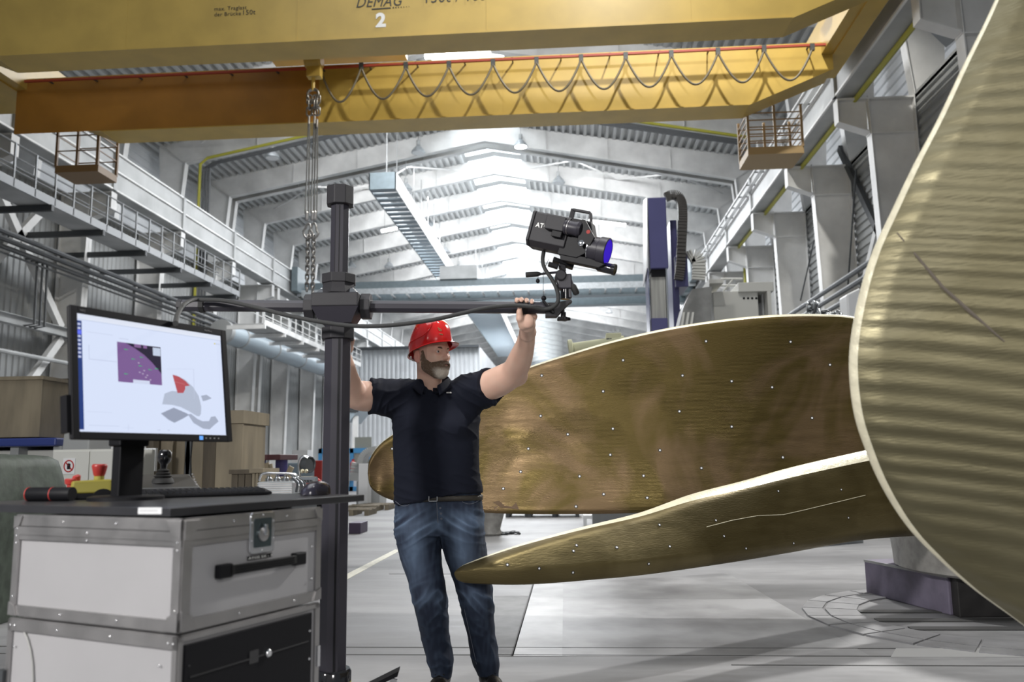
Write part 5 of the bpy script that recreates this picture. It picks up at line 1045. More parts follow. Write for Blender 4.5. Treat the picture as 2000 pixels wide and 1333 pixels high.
# ================================================================== BACKGROUND LEFT
def crate(px0, px1, py0, pyb, Y, dep, m, lab, planks=0, zb=None, name='wooden_crate'):
    a, b_ = un(px0, py0, Y=Y), un(px1, py0, Y=Y); z0 = 0 if pyb is None else un(px0, pyb, Y=Y).z
    t = thing(name, lab, 'crate', ((a.x+b_.x)/2, Y, z0))
    n = planks or 1; w_ = (b_.x-a.x)/n
    MB().box(a.x+.01, b_.x-.01, Y+.02, Y+dep, z0, a.z-.01).build('crate_body', m, t)
    for i in range(n): MB().box(a.x+i*w_+.004, a.x+(i+1)*w_-.004, Y, Y+.02, z0, a.z-.002*(i % 2)).build('plank', m, t)
    MB().box(a.x-.02, b_.x+.02, Y-.03, Y+dep+.02, a.z-.02, a.z+.03).build('lid', m, t)
    return t
crate(-60, 84, 742, 856, 11, 1.2, M['wood'], 'pale plywood crate at the far left stacked on the blue beam')
crate(72, 150, 745, 856, 12.3, 1.2, M['wood2'], 'dark plank crate partly hidden behind the monitor', 5)
bm_t = tag(MB().box(un(-80, 860, Y=10.9).x, un(109, 860, Y=10.9).x, 10.9, 13.4, un(0, 873, Y=10.9).z, un(0, 857, Y=10.9).z).build('steel_beam', M['blue'], bevel=.02), 'dark blue painted shelf beam under the left crates', 'beam')
t = thing('storage_rack', 'grey rack cabinet below the blue beam on the left', 'rack', tuple(un(40, 900, Y=11.1)))
zb_ = un(0, 873, Y=10.9).z
for px in (-70, 20, 104): x_ = un(px, 880, Y=11).x; MB().box(x_, x_+.12, 11.0, 13.3, 0, zb_).build('leg', M['grey'], t)
MB().box(un(-70, 880, Y=11).x, un(106, 880, Y=11).x, 11.2, 13.3, .2, zb_-.05).build('cabinet_body', M['cream'], t)
t = thing('electrical_cabinet', 'white electrical cabinet with a red prohibition sign left of the monitor foot', 'cabinet', tuple(un(170, 900, Y=9)))
a, b_ = un(102, 879, Y=9), un(225, 879, Y=9); 
MB().box(a.x, b_.x, 9.02, 9.9, 0, a.z).build('cabinet_body', M['cream'], t)
xm = un(104, 880, Y=9).x; xm2 = un(176, 880, Y=9).x; MB().box(xm, xm2-.008, 9, 9.03, .1, a.z-.02).build('door', M['cream'], t, bevel=.004); MB().box(xm2+.008, b_.x-.02, 9, 9.03, .1, a.z-.02).build('door', M['cream'], t, bevel=.004)
sg = un(134.5, 911, Y=8.99); s_ = 9*12.5/FPX; sgn = MB().box(sg.x-s_, sg.x+s_, 8.99, 9, sg.z-s_*1.25, sg.z+s_*1.25).build('warning_sign', M['white'], t)
red_ = mat('sign_red', (.45, .03, .03), .4)
MB().tube([Vector((sg.x+s_*.78*math.cos(a), 8.988, sg.z+s_*.9*math.sin(a))) for a in np.linspace(0, 2*pi, 26)[:-1]], .007, 6, closed=True).build('sign_ring', red_, sgn)
MB().bar((sg.x-s_*.55, 8.987, sg.z+s_*.62), (sg.x+s_*.55, 8.987, sg.z-s_*.62), .004, .014).build('sign_slash', red_, sgn)
b = MB(); b.box(sg.x-s_*.25, sg.x+s_*.25, 8.984, 8.989, sg.z-s_*.5, sg.z+s_*.05)
for k in range(4): b.box(sg.x+s_*(-.25+.14*k), sg.x+s_*(-.16+.14*k), 8.984, 8.989, sg.z, sg.z+s_*(.45 if k in (1, 2) else .36))
b.build('hand_symbol', M['black'], sgn)
a, b_ = un(112, 802, Y=10), un(178, 802, Y=10); tag(MB().prism([(a.x, 10, 0), (b_.x, 10, 0), (b_.x, 10, a.z), (a.x+.12, 10, a.z)], (0, .8, 0)).build('grey_cabinet', M['grey'], bevel=.02), 'plain grey metal cabinet partly behind the left edge of the monitor', 'cabinet')
a, b_ = un(225, 862, Y=10.5), un(262, 862, Y=10.5); tag(MB().box(a.x-.2, b_.x, 10.5, 11, 0, a.z).build('white_cabinet', M['white'], bevel=.02), 'small white cabinet just left of the monitor stand', 'cabinet')
# green tarpaulin over something, left of the cases
t = thing('covered_load', 'green tarpaulin draped over a load at the left edge beside the flight cases', 'tarpaulin', tuple(un(40, 1180, Y=6.2)))
gr = mat('green_tarpaulin', (.05, .065, .05), .6, bump=.5, bscale=9, var=.3, vscale=12)
ty0, ty1, tx0, tx1, tz = 5.6, 7.4, un(-260, 900, Y=6.4).x, un(20, 900, Y=6.1).x, un(40, 885, Y=6.2).z
rows = []
NX, NZ = 60, 26
loop = []
cx_, cy_ = (tx0+tx1)/2, (ty0+ty1)/2; hx_, hy_ = (tx1-tx0)/2.5, (ty1-ty0)/2.4
for i in range(NZ+1):
    s_ = i/NZ; row = []
    for j in range(NX+1):
        a = 2*pi*j/NX; ca, sa = math.cos(a), math.sin(a); k_2 = 1/max(abs(ca), abs(sa))**.75
        if s_ < .3: f_ = s_/.3*.9; z = tz*(1-.04*f_**3)+.012*noise.noise(Vector((ca*3*f_, sa*3*f_, 1)))
        else: q_ = (s_-.3)/.7; f_ = .9+.1*min(1, q_*4)+.05*q_; z = tz*(.96-.96*q_**1.1); f_ += .03*math.sin(9*a+3*noise.noise(Vector((ca*2, sa*2, z*2))))*min(1, q_*2)
        row.append((cx_+hx_*f_*ca*k_2, cy_+hy_*f_*sa*k_2, max(z, .004)+.01*noise.noise(Vector((ca*6*f_, sa*6*f_, z*5)))*(z > .1)))
    rows.append(row)
MB().grid(rows).build('tarpaulin', gr, t, smooth=50)
# plywood boards and crates behind keyboard
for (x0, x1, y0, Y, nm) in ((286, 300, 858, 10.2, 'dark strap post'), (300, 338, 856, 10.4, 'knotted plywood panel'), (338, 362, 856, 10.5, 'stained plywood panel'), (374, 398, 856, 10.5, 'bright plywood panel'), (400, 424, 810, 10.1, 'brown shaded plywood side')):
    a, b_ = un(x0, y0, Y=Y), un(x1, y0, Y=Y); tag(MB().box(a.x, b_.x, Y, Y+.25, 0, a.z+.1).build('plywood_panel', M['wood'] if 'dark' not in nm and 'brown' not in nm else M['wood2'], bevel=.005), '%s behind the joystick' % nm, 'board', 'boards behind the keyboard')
for (x0, x1, x2) in ((357, 362, 372), (378, 368, 366)): 
    a, b_ = un(x0, 960, Y=10.0), un(x2, 856, Y=10.0); a.z = 0; tag(MB().bar(a, b_+Z_*.1, .06, .04, up=(0, 1, 0)).build('steel_prop', M['dark_steel']), 'dark slanted steel prop %s in front of the plywood' % ('on the left' if x0 == 357 else 'on the right'), 'prop')
pw = thing('wooden_crate', 'tall plywood crate right behind the lower right corner of the monitor', 'crate', tuple(un(435, 900, Y=10)))
a, b_ = un(424, 806, Y=10), un(474, 806, Y=10); MB().box(a.x, b_.x, 10, 10.8, 0, a.z).build('crate_body', M['wood'], pw, bevel=.01)
MB().box(a.x-.01, b_.x+.03, 9.96, 10.84, a.z-.14, a.z+.02).build('lid_frame', M['wood'], pw); MB().box(b_.x-.05, b_.x+.02, 9.97, 10.0, 0, a.z-.15).build('corner_batten', M['wood'], pw)
crate(452, 492, 923, None, 9.6, .6, M['wood2'], 'low dark timber crate behind the keyboard', 3); crate(492, 512, 921, None, 9.5, .5, M['wood'], 'low grey timber crate right of the dark crate', 3)
t = thing('arrow_label_crate', 'white shipping board with three black upward arrows behind the monitor foot', 'board', tuple(un(292, 900, Y=9.9)))
a, b_ = un(278, 876, Y=9.9), un(303, 905, Y=9.9); MB().box(a.x, b_.x, 9.9, 9.95, b_.z-.1, a.z).build('board', M['white'], t); MB().box(a.x+.02, b_.x-.02, 9.95, 10.0, 0, a.z).build('backing', M['wood'], t)
for k in range(3):
    x_ = a.x+(b_.x-a.x)*(.22+.28*k); MB().box(x_-.008, x_+.008, 9.89, 9.9, b_.z+.02, a.z-.03).build('arrow', M['black'], t); MB().prism([(x_-.022, 9.89, a.z-.05), (x_+.022, 9.89, a.z-.05), (x_, 9.89, a.z-.015)], (0, .008, 0)).build('arrow_head', M['black'], t)
# bench, offcuts, column blocks
t = thing('work_bench', 'dark red topped bench on violet pillars behind the engine', 'bench', tuple(un(515, 930, Y=12)))
a, b_ = un(480, 889, Y=12), un(547, 899, Y=12); MB().box(a.x, b_.x, 12, 12.8, b_.z, a.z).build('beam', M['rust'], t, bevel=.01)
for px in (498, 541): x_ = un(px, 905, Y=12.2).x; MB().cyl((x_, 12.4, 0), (x_, 12.4, b_.z), .09, 16).build('pillar', mat('violet_blue_paint', (.1, .09, .3), .45), t, smooth=40)
for i, (px0, py0, px1, py1, w_, nm) in enumerate(((502, 892, 515, 930, .09, 'leaning plywood offcut'), (520, 905, 528, 935, .07, 'short upright offcut'), (528, 907, 534, 935, .05, 'narrow pointed offcut'), (556, 940, 570, 912, .07, 'tilted pale offcut'))):
    a, b_ = un(px0, py0, Y=11.5), un(px1, py1, Y=11.5); tag(MB().bar(a, b_, .03, w_, up=(1, 0, 0)).build('timber_offcut', mat('pale_timber', (.5, .42, .3), .6)), '%s beside the dark red bench' % nm, 'timber', 'offcuts by the bench')
tag(MB().box(un(480, 925, Y=11.3).x, un(575, 925, Y=11.3).x, 11.3, 12.2, 0, un(500, 934, Y=11.3).z).build('timber_stack', M['wood'], bevel=.01), 'pale timber stack under the offcuts', 'timber')
a, b_ = un(545, 905, Y=16), un(610, 905, Y=16); tag(MB().box(a.x, b_.x, 16, 17, 0, a.z).build('tool_chest', mat('slate_paint', (.12, .16, .19), .5), bevel=.02), 'slate grey chest behind the red topped bench', 'chest')
# engine block
t = thing('engine_block', 'silver engine block with pipes on a stand behind the mouse', 'engine', tuple(un(540, 1000, Y=8)))
a, b_ = un(502, 942, Y=8), un(572, 968, Y=8); MB().box(a.x, b_.x, 8, 8.5, b_.z, a.z).build('crankcase', M['galv'], t, bevel=.015)
for k in range(5): MB().box(a.x+.005, b_.x-.005, 7.99, 8.0, a.z-.02-.022*k, a.z-.012-.022*k).build('cooling_fin', M['alu'], t)
for k in range(4): x_ = a.x+.06+.085*k; MB().lathe((x_, 8.15, a.z), (0, 0, 1), [(0, .035), (.03, .035), (.04, .02), (.06, .02)], 14).build('cylinder_cap', M['chrome'], t, smooth=40)
MB().tube(catmull([un(506, 940, Y=7.97), un(513, 926, Y=7.97), (540-.0, 0, 0) if False else un(540, 925, Y=7.97), un(575, 927, Y=7.97), un(585, 940, Y=7.97)], 20), .012, 8).build('manifold_pipe', M['chrome'], t, smooth=60)
for k in range(5): MB().tube(catmull([un(572+3*k, 935, Y=7.95), un(580+4*k, 945, Y=7.9), un(578+5*k, 962, Y=7.9)], 10), .01, 8).build('exhaust_pipe', M['chrome'] if k % 2 else M['dark_steel'], t, smooth=60)
MB().box(a.x, b_.x+.1, 8.05, 8.45, 0, b_.z).build('stand', M['dark_steel'], t)
MB().lathe(un(582, 938, Y=8.0), (1, -.2, 0), [(0, .03), (.2, .03)], 12).build('filter', M['chrome'], t)
t = thing('turbo_unit', 'dark round turbocharger housing with red hose beside the stand column', 'machine part', tuple(un(600, 940, Y=8.6)))
MB().lathe(un(592, 908, Y=8.7), (1, -.45, 0), [(0, .05), (.02, .085), (.06, .09), (.1, .085), (.102, .075), (.09, .07)], 24).build('housing', M['dark_steel'], t, smooth=40)
MB().tube(catmull([un(586, 935, Y=8.6), un(584, 905, Y=8.6), un(592, 892, Y=8.6), un(602, 895, Y=8.6)], 16), .015, 8).build('chrome_pipe', M['chrome'], t, smooth=60)
MB().tube(catmull([un(600, 948, Y=8.3), un(610, 938, Y=8.3), un(622, 942, Y=8.3), un(632, 955, Y=8.3)], 14), .03, 8).build('red_hose', M['red'], t, smooth=60)
for px in (590, 598): MB().sphere(un(px, 921, Y=8.3), .022).build('brass_nut', mat('brass', (.6, .55, .4), .3, .8), t, smooth=60)
MB().box(un(585, 950, Y=8.6).x, un(630, 950, Y=8.6).x, 8.6, 9.0, 0, un(600, 940, Y=8.6).z).build('stand', M['black'], t)
a, b_ = un(614, 900, Y=13), un(628, 940, Y=13); tag(MB().box(a.x, b_.x, 13, 13.3, 0, a.z).build('red_locker', M['red'], bevel=.01), 'narrow red locker just left of the stand column', 'locker')
# container office
t = thing('site_container', 'white container cabin with blue frame behind the stand column', 'container', tuple(un(690, 955, Y=34)))
cx0, cx1, cz1 = un(622, 875, Y=34).x, un(728, 878, Y=34).x, un(690, 876, Y=34).z
MB().box(cx0+.1, cx1-.1, 34.1, 38, .1, cz1-.1).build('wall_panel', M['white'], t)
for x_ in (cx0, un(683, 900, Y=34).x, cx1-.15): MB().box(x_, x_+.15, 34, 34.2, 0, cz1).build('frame_post', M['cyan'], t)
MB().box(cx0, cx1, 34, 34.2, cz1-.2, cz1).build('frame_rail', M['cyan'], t); MB().box(cx0, cx1, 34, 34.2, 0, .18).build('frame_rail', M['cyan'], t)
x_ = un(708, 900, Y=34).x; MB().box(x_-.35, x_+.35, 34.05, 34.1, 1.0, 2.2).build('cabin_window', mat('dim_window', (.3, .32, .3), .2), t)
t = thing('fire_extinguisher', 'small red fire extinguisher on the container wall right of the column', 'extinguisher', tuple(un(689, 930, Y=33.8)))
p_ = un(689, 932, Y=33.85); MB().lathe(p_, (0, 0, 1), [(0, .12), (.55, .12), (.65, .05), (.72, .05)], 12).build('cylinder', M['red'], t); MB().box(p_.x-.05, p_.x+.05, 33.97, 34.0, p_.z+.1, p_.z+.5).build('holder', M['grey'], t)
t = thing('steel_arch', 'grey steel arch segment standing left of the tall blade tip', 'machine part', tuple(un(712, 945, Y=22)))
pts = [un(702, 940, Y=22), un(704, 915, Y=22), un(711, 893, Y=22), un(722, 882, Y=22), un(738, 878, Y=22)]
cc = catmull(pts, 18); b = MB()
for i in range(18): b.bar(cc[i], cc[i+1], .5, .16, up=(0, 0, 1))
b.build('arch', M['grey'], t); MB().box(un(700, 945, Y=22).x, un(745, 945, Y=22).x, 21.8, 22.6, 0, un(712, 940, Y=22).z).build('base', M['grey'], t)
p_ = un(713, 940, Y=21.5); MB().box(p_.x-.12, p_.x+.12, 21.3, 21.7, 0, p_.z+.45).build('white_motor', M['white'], t)
for i, (px, py, Y) in enumerate(((640+55, 960, 19), (712, 957, 20.5), (735, 955, 21))):
    p_ = un(px, py, Z=0.01) if False else Vector((un(px, py, Y=Y).x, Y, 0))
    t = thing('pallet', ['wooden pallet with blocks right of the stand column', 'wooden pallet under the steel arch', 'wooden pallet behind the blade tip'][i], 'pallet', tuple(p_))
    for k in range(3): MB().box(p_.x-.4, p_.x+.4, Y-.4+.35*k, Y-.3+.35*k, .12, .14).build('deck_board', M['wood'], t)
    for k in range(3): MB().box(p_.x-.4+.35*k, p_.x-.3+.35*k, Y-.4, Y+.4, 0, .12).build('block', M['wood'], t)
tag(MB().box(un(682, 960, Y=14).x, un(705, 960, Y=14).x, 14, 14.5, 0, .18).build('metal_box', mat('dark_violet_box', (.1, .08, .13), .5), bevel=.01), 'small dark box on the floor right of the column', 'box')
a, b_ = un(571, 880, Y=30), un(600, 908, Y=30); tag(MB().box(a.x, b_.x, 30, 30.5, 0, a.z).build('switch_cabinet', M['white']), 'pale switch cabinet against the left wall behind the turbo part', 'cabinet')
a, b_ = un(513, 670+0, Y=0) if False else un(692, 845, Y=45), un(700, 845, Y=45)
# far wall things: duct bend unit
t = thing('ventilation_unit', 'blue-grey box shaped ventilation unit on the wall right of the column', 'ventilation unit', tuple(un(690, 800, Y=50)))
a, b_ = un(672, 775, Y=50), un(712, 825, Y=50); MB().prism([(a.x, 50, b_.z+.3), (b_.x-1, 50, b_.z), (b_.x, 50, a.z-.4), (b_.x, 50, a.z), (a.x, 50, a.z)], (0, 3, 0)).build('unit_body', M['bronze_grey'], t); MB().box(a.x+.3, a.x+.9, 49.95, 50, b_.z+.6, b_.z+1.2).build('grille', M['dark_steel'], t)
MB().box(a.x+.5, a.x+.8, 50.2, 50.5, 0, b_.z+.4).build('post', M['steel_white'], t)
# pedestal with chain under the tall blade, trestles far behind
t = thing('casting_pedestal', 'grey cast pedestal standing behind the man under the tall blade', 'pedestal', tuple(un(960, 1045, Z=0)))
p_ = un(958, 1046, Z=0); MB().lathe(p_, (0, 0, 1), [(0, .17), (.03, .19), (.1, .16), (.4, .24), (.8, .3)], 20).build('body', M['concrete'], t, smooth=40)
t = thing('floor_chain', 'dark chain lying on the floor beside the cast pedestal', 'chain', tuple(un(985, 1045, Z=0)))
for i in range(12):
    p_ = un(962+4.5*i, 1045-1.2*math.sin(i*.9)-.1*i, Z=0); u_ = Vector((math.cos(i*1.3), math.sin(i*1.3), 0))
    MB().tube([p_+Z_*.025+u_*(.06*math.cos(a))+Vector((-u_.y, u_.x, (.3 if i % 2 else 0)))*(.035*math.sin(a)) for a in np.linspace(0, 2*pi, 10)[:-1]], .014, 6, closed=True).build('chain_link', M['dark_steel'], t)
t = thing('white_trestle', 'white slotted steel trestle on the floor between the two blades', 'trestle', tuple(un(1165, 1025, Z=0)))
p_ = un(1140, 1030, Z=0); w_ = un(1200, 1030, Z=0).x-p_.x
MB().box(p_.x, p_.x+w_, p_.y, p_.y+.5, .14, .2).build('top', M['white'], t)
for k in range(4): MB().box(p_.x+w_*k/3.2, p_.x+w_*k/3.2+.06, p_.y, p_.y+.5, 0, .14).build('leg', M['white'], t)
for i, (px, w2) in enumerate(((1010, .5), (1060, .7), (1105, .6), (1178, .6))):
    p_ = un(px, 1011, Z=0); t = thing('dark_skid', ['dark transport frame on the far floor behind the pedestal', 'dark transport frame with feet in the middle distance', 'low dark skid right of the middle frame', 'dark skid behind the white trestle'][i], 'skid', tuple(p_), 0)
    MB().box(p_.x-w2/2, p_.x+w2/2, p_.y, p_.y+.8, .12, .26).build('frame', M['dark_steel'], t)
    for s_ in (-1, 1): MB().box(p_.x+s_*w2*.4-.04, p_.x+s_*w2*.4+.04, p_.y, p_.y+.8, 0, .12).build('foot', M['dark_steel'], t)
# ================================================================== MAN
class Field:
    def __init__(s, lo, hi, h):
        s.lo = np.array(lo, float); s.h = h; s.n = np.ceil((np.array(hi)-s.lo)/h).astype(int)+1; s.f = np.full(s.n, .05, np.float32)
    def reg(s, lo, hi):
        a = np.clip(np.floor((np.array(lo)-s.lo)/s.h).astype(int), 0, s.n-1); b = np.clip(np.ceil((np.array(hi)-s.lo)/s.h).astype(int)+1, 1, s.n)
        ax = [s.lo[i]+s.h*np.arange(a[i], b[i]) for i in range(3)]
        return (slice(a[0], b[0]), slice(a[1], b[1]), slice(a[2], b[2])), np.stack(np.meshgrid(*ax, indexing='ij'), -1)
    def mix(s, sl, d, k, sub=False):
        f = s.f[sl]
        if sub: d = -d
        if k <= 0: s.f[sl] = np.maximum(f, d) if sub else np.minimum(f, d); return
        h = np.clip(.5+.5*(f-d)/k, 0, 1) if sub else np.clip(.5+.5*(f-d)/k, 0, 1)
        if sub:
            h = np.clip(.5-.5*(f-d)/k, 0, 1); s.f[sl] = f*(1-h)+d*h+k*h*(1-h)
        else: s.f[sl] = f*(1-h)+d*h-k*h*(1-h)
    def caps(s, a, b, ra, rb=None, k=.015, sq=None, sub=False):     # sq: (direction, factor) flattens the section along a direction
        a, b = np.array(a, float), np.array(b, float); rb = ra if rb is None else rb; m = max(ra, rb)*(1.6 if sq else 1)+.05
        sl, P = s.reg(np.minimum(a, b)-m, np.maximum(a, b)+m)
        ab = b-a; L2 = ab@ab+1e-12; t = np.clip(((P-a)@ab)/L2, 0, 1); d = P-(a+t[..., None]*ab); r = ra+(rb-ra)*t
        if sq is not None:
            n = np.array(sq[0], float); n /= np.linalg.norm(n); q = d@n; d2 = np.sqrt(np.maximum((d**2).sum(-1)-q*q, 0)+(q/sq[1])**2)
            s.mix(sl, (d2-r)*min(1, sq[1]), k, sub)
        else: s.mix(sl, np.linalg.norm(d, axis=-1)-r, k, sub)
    def ell(s, c, r, R=None, k=.015, sub=False):                    # R rows: local axes
        c = np.array(c, float); r = np.array(r, float); m = r.max()+.05; sl, P = s.reg(c-m, c+m); d = P-c
        if R is not None: d = d @ np.array(R, float).T
        k0 = np.linalg.norm(d/r, axis=-1); k1 = np.linalg.norm(d/r**2, axis=-1)+1e-9; s.mix(sl, k0*(k0-1)/k1, k, sub)
    def chain(s, pts, rs, k=.02, sq=None):
        for i in range(len(pts)-1): s.caps(pts[i], pts[i+1], rs[i], rs[i+1], k, sq)
    def mesh(s):                                                    # surface nets
        f = s.f; ins = f < 0; nx, ny, nz = f.shape
        c = ins[:-1, :-1, :-1].astype(np.int8)
        cnt = np.zeros((nx-1, ny-1, nz-1), np.int8)
        for i in (0, 1):
            for j in (0, 1):
                for k in (0, 1): cnt += ins[i:nx-1+i, j:ny-1+j, k:nz-1+k]
        act = (cnt > 0) & (cnt < 8); idx = np.argwhere(act); vid = np.full(act.shape, -1, np.int64); vid[act] = np.arange(len(idx))
        acc = np.zeros((len(idx), 3)); n = np.zeros(len(idx)); co = [(0, 0, 0), (1, 0, 0), (0, 1, 0), (0, 0, 1), (1, 1, 0), (1, 0, 1), (0, 1, 1), (1, 1, 1)]
        g = lambda o: f[idx[:, 0]+o[0], idx[:, 1]+o[1], idx[:, 2]+o[2]]
        for a in co:
            for b in co:
                if sum(b)-sum(a) == 1 and all(b[i] >= a[i] for i in range(3)):
                    fa, fb_ = g(a), g(b); m = (fa < 0) != (fb_ < 0); t = np.where(m, fa/(fa-fb_+1e-12), 0)
                    p = np.array(a)+t[:, None]*(np.array(b)-np.array(a)); acc += p*m[:, None]; n += m
        V = s.lo+s.h*(idx+acc/n[:, None]); F = []
        for ax in range(3):
            u, w_ = (ax+1) % 3, (ax+2) % 3; sa = [slice(None)]*3; sb = [slice(None)]*3; sa[ax] = slice(0, -1); sb[ax] = slice(1, None)
            A, B = ins[tuple(sa)], ins[tuple(sb)]; e = np.argwhere(A != B); e = e[(e[:, u] > 0) & (e[:, w_] > 0) & (e[:, u] < f.shape[u]-1) & (e[:, w_] < f.shape[w_]-1)]
            inside = A[e[:, 0], e[:, 1], e[:, 2]]; q = []
            for du, dw in ((0, 0), (-1, 0), (-1, -1), (0, -1)):
                o = e.copy(); o[:, u] += du; o[:, w_] += dw; q.append(vid[o[:, 0], o[:, 1], o[:, 2]])
            q = np.stack(q, 1); q[~inside] = q[~inside][:, ::-1]; F.append(q)
        return V, np.concatenate(F)
def net_obj(fd, name, m, parent, disp=None, color=None, smooth_it=1, label=None, cut=None):
    V, F = fd.mesh()
    me = bpy.data.meshes.new(name); 
    if cut is not None:
        keep = ~cut(V); F = F[keep[F].all(1)]; used = np.unique(F); mp_ = np.full(len(V), -1); mp_[used] = np.arange(len(used)); V = V[used]; F = mp_[F]
    # light laplacian smoothing
    E = np.concatenate([F[:, [0, 1]], F[:, [1, 2]], F[:, [2, 3]], F[:, [3, 0]]]); 
    for _ in range(smooth_it):
        S_ = np.zeros_like(V); n = np.zeros(len(V)); np.add.at(S_, E[:, 0], V[E[:, 1]]); np.add.at(S_, E[:, 1], V[E[:, 0]]); np.add.at(n, E[:, 0], 1); np.add.at(n, E[:, 1], 1)
        V = V*.45+.55*S_/np.maximum(n, 1)[:, None]
    me.from_pydata(V.tolist(), [], F.tolist())
    if disp is not None:
        me.update(); N_ = np.zeros(len(V)*3); me.vertex_normals.foreach_get('vector', N_); N_ = N_.reshape(-1, 3); V = V+N_*disp(V, N_)[:, None]; me.vertices.foreach_set('co', V.ravel())
    if color is not None:
        ca = me.color_attributes.new('Col', 'FLOAT_COLOR', 'POINT'); cc = color(V); ca.data.foreach_set('color', np.concatenate([cc, np.ones((len(cc), 1))], 1).ravel())
    base = WM[parent.name].to_translation(); V = V-np.array(base); me.vertices.foreach_set('co', V.ravel()); me.materials.append(m)
    me.polygons.foreach_set('use_smooth', [True]*len(me.polygons)); me.update()
    o = bpy.data.objects.new(name, me); C.objects.link(o); o.parent = parent; WM[o.name] = WM[parent.name]
    if label: o['label'] = label
    return o
def vnoise(V, sc, seed=0):
    V = np.asarray(V)*np.array(sc); return np.array([noise.noise(Vector((p[0]+seed, p[1], p[2]))) for p in V])
def attr_mat(name, rough, bump=0, bscale=200, sss=0, tex=None):
    m = bpy.data.materials.new(name); m.use_nodes = True; nt = m.node_tree; b = nt.nodes['Principled BSDF']; a = nt.nodes.new('ShaderNodeAttribute'); a.attribute_name = 'Col'
    nt.links.new(a.outputs['Color'], b.inputs['Base Color']); b.inputs['Roughness'].default_value = rough
    if sss: b.inputs['Subsurface Weight'].default_value = sss; b.inputs['Subsurface Radius'].default_value = (.02, .008, .004); b.inputs['Subsurface Scale'].default_value = .4
    if bump:
        tc = nt.nodes.new('ShaderNodeTexCoord'); n = nt.nodes.new('ShaderNodeTexNoise'); n.inputs['Scale'].default_value = bscale; bp = nt.nodes.new('ShaderNodeBump'); bp.inputs['Strength'].default_value = bump; bp.inputs['Distance'].default_value = .002
        nt.links.new(tc.outputs['Object'], n.inputs['Vector']); nt.links.new(n.outputs['Fac'], bp.inputs['Height']); nt.links.new(bp.outputs[0], b.inputs['Normal'])
    return m
DM = 4.40
def Pm(px, py, dd=0): return np.array(un(px, py, d=DM+dd))
m_px = DM/FPX
feet = un(905, 1340, d=DM); man = thing('person', 'man in red hard hat, navy polo shirt and jeans, hands raised to the boom arm', 'person', (feet.x, feet.y, 0))
FW = np.array(fwd); RG = np.array(rgt)
skin = attr_mat('skin', .5, .15, 300, .12)
# ---------- head frame
HC = Pm(843, 694, -.06)
hy = .88; Fh = RG*math.sin(hy)-FW*math.cos(hy); Fh = Fh+np.array([0, 0, -.04]); Fh /= np.linalg.norm(Fh); Lh = np.cross([0, 0, 1], Fh); Lh /= np.linalg.norm(Lh); Uh = np.cross(Fh, Lh); RH = np.array([Fh, Lh, Uh])
def hd(x, y, z): return HC+Fh*x*.97+Lh*y*.97+Uh*z*.97
def head_field(f):
    f.ell(hd(-.014, 0, .045), (.104, .078, .092), RH, 0)
    f.ell(hd(.03, 0, -.02), (.062, .064, .085), RH, .03)
    f.ell(hd(.045, 0, -.055), (.048, .05, .055), RH, .03)
    f.ell(hd(.074, 0, -.098), (.026, .030, .022), RH, .025)
    for s_ in (-1, 1):
        f.ell(hd(.005, s_*.052, -.06), (.03, .017, .035), RH, .03)
        f.caps(hd(.086, s_*.014, .036), hd(.073, s_*.045, .036), .011, .010, .015)
        f.ell(hd(.063, s_*.046, -.012), (.024, .018, .02), RH, .02)
        f.ell(hd(.090, s_*.032, .013), (.016, .019, .0125), RH, .010, sub=True)
        f.caps(hd(.080, s_*.020, .019), hd(.074, s_*.042, .018), .0055, .005, .003)     # upper lid
        f.caps(hd(.077, s_*.021, .0045), hd(.072, s_*.041, .0045), .005, .004, .003)       # lower lid
    f.ell(hd(.076, 0, -.058), (.030, .032, .022), RH, .02)
    f.caps(hd(.091, 0, .024), hd(.114, 0, -.018), .0085, .0125, .012)
    for s_ in (-1, 1): f.ell(hd(.100, s_*.0125, -.022), (.0115, .0075, .0085), RH, .008)
    f.caps(hd(.103, -.016, -.054), hd(.103, .016, -.054), .0055, None, .006); f.caps(hd(.101, -.015, -.064), hd(.101, .015, -.064), .0065, None, .006)
    f.caps(hd(.110, -.02, -.0592), hd(.110, .02, -.0592), .0025, None, .003, sub=True)
    for s_ in (-1, 1):
        f.ell(hd(-.024, s_*.085, -.012), (.021, .011, .033), RH, .006); f.ell(hd(-.018, s_*.081, -.036), (.012, .009, .012), RH, .006)
        f.ell(hd(-.019, s_*.097, -.008), (.011, .008, .020), RH, .005, sub=True)
    f.caps(hd(-.028, 0, -.03), Pm(838, 760, .0), .058, .062, .03)
    f.caps(hd(.03, 0, -.08), Pm(845, 762, -.03), .035, .045, .03)
def arm(f, pts, rs, k=.006):
    q_ = catmull([np.append(Pm(*p), r*m_px) for p, r in zip(pts, rs)], 5*(len(pts)-1)); f.chain([v[:3] for v in q_], [v[3] for v in q_], k)
bl_lo, bl_hi = Pm(640, 830, .3), Pm(1060, 560, -.8); lo = np.minimum(bl_lo, bl_hi)-.06; hi = np.maximum(bl_lo, bl_hi)+.06
lo[1] = HC[1]-.95+.1; hi[1] = HC[1]+.42
bf = Field(lo, hi, .0042)
head_field(bf)
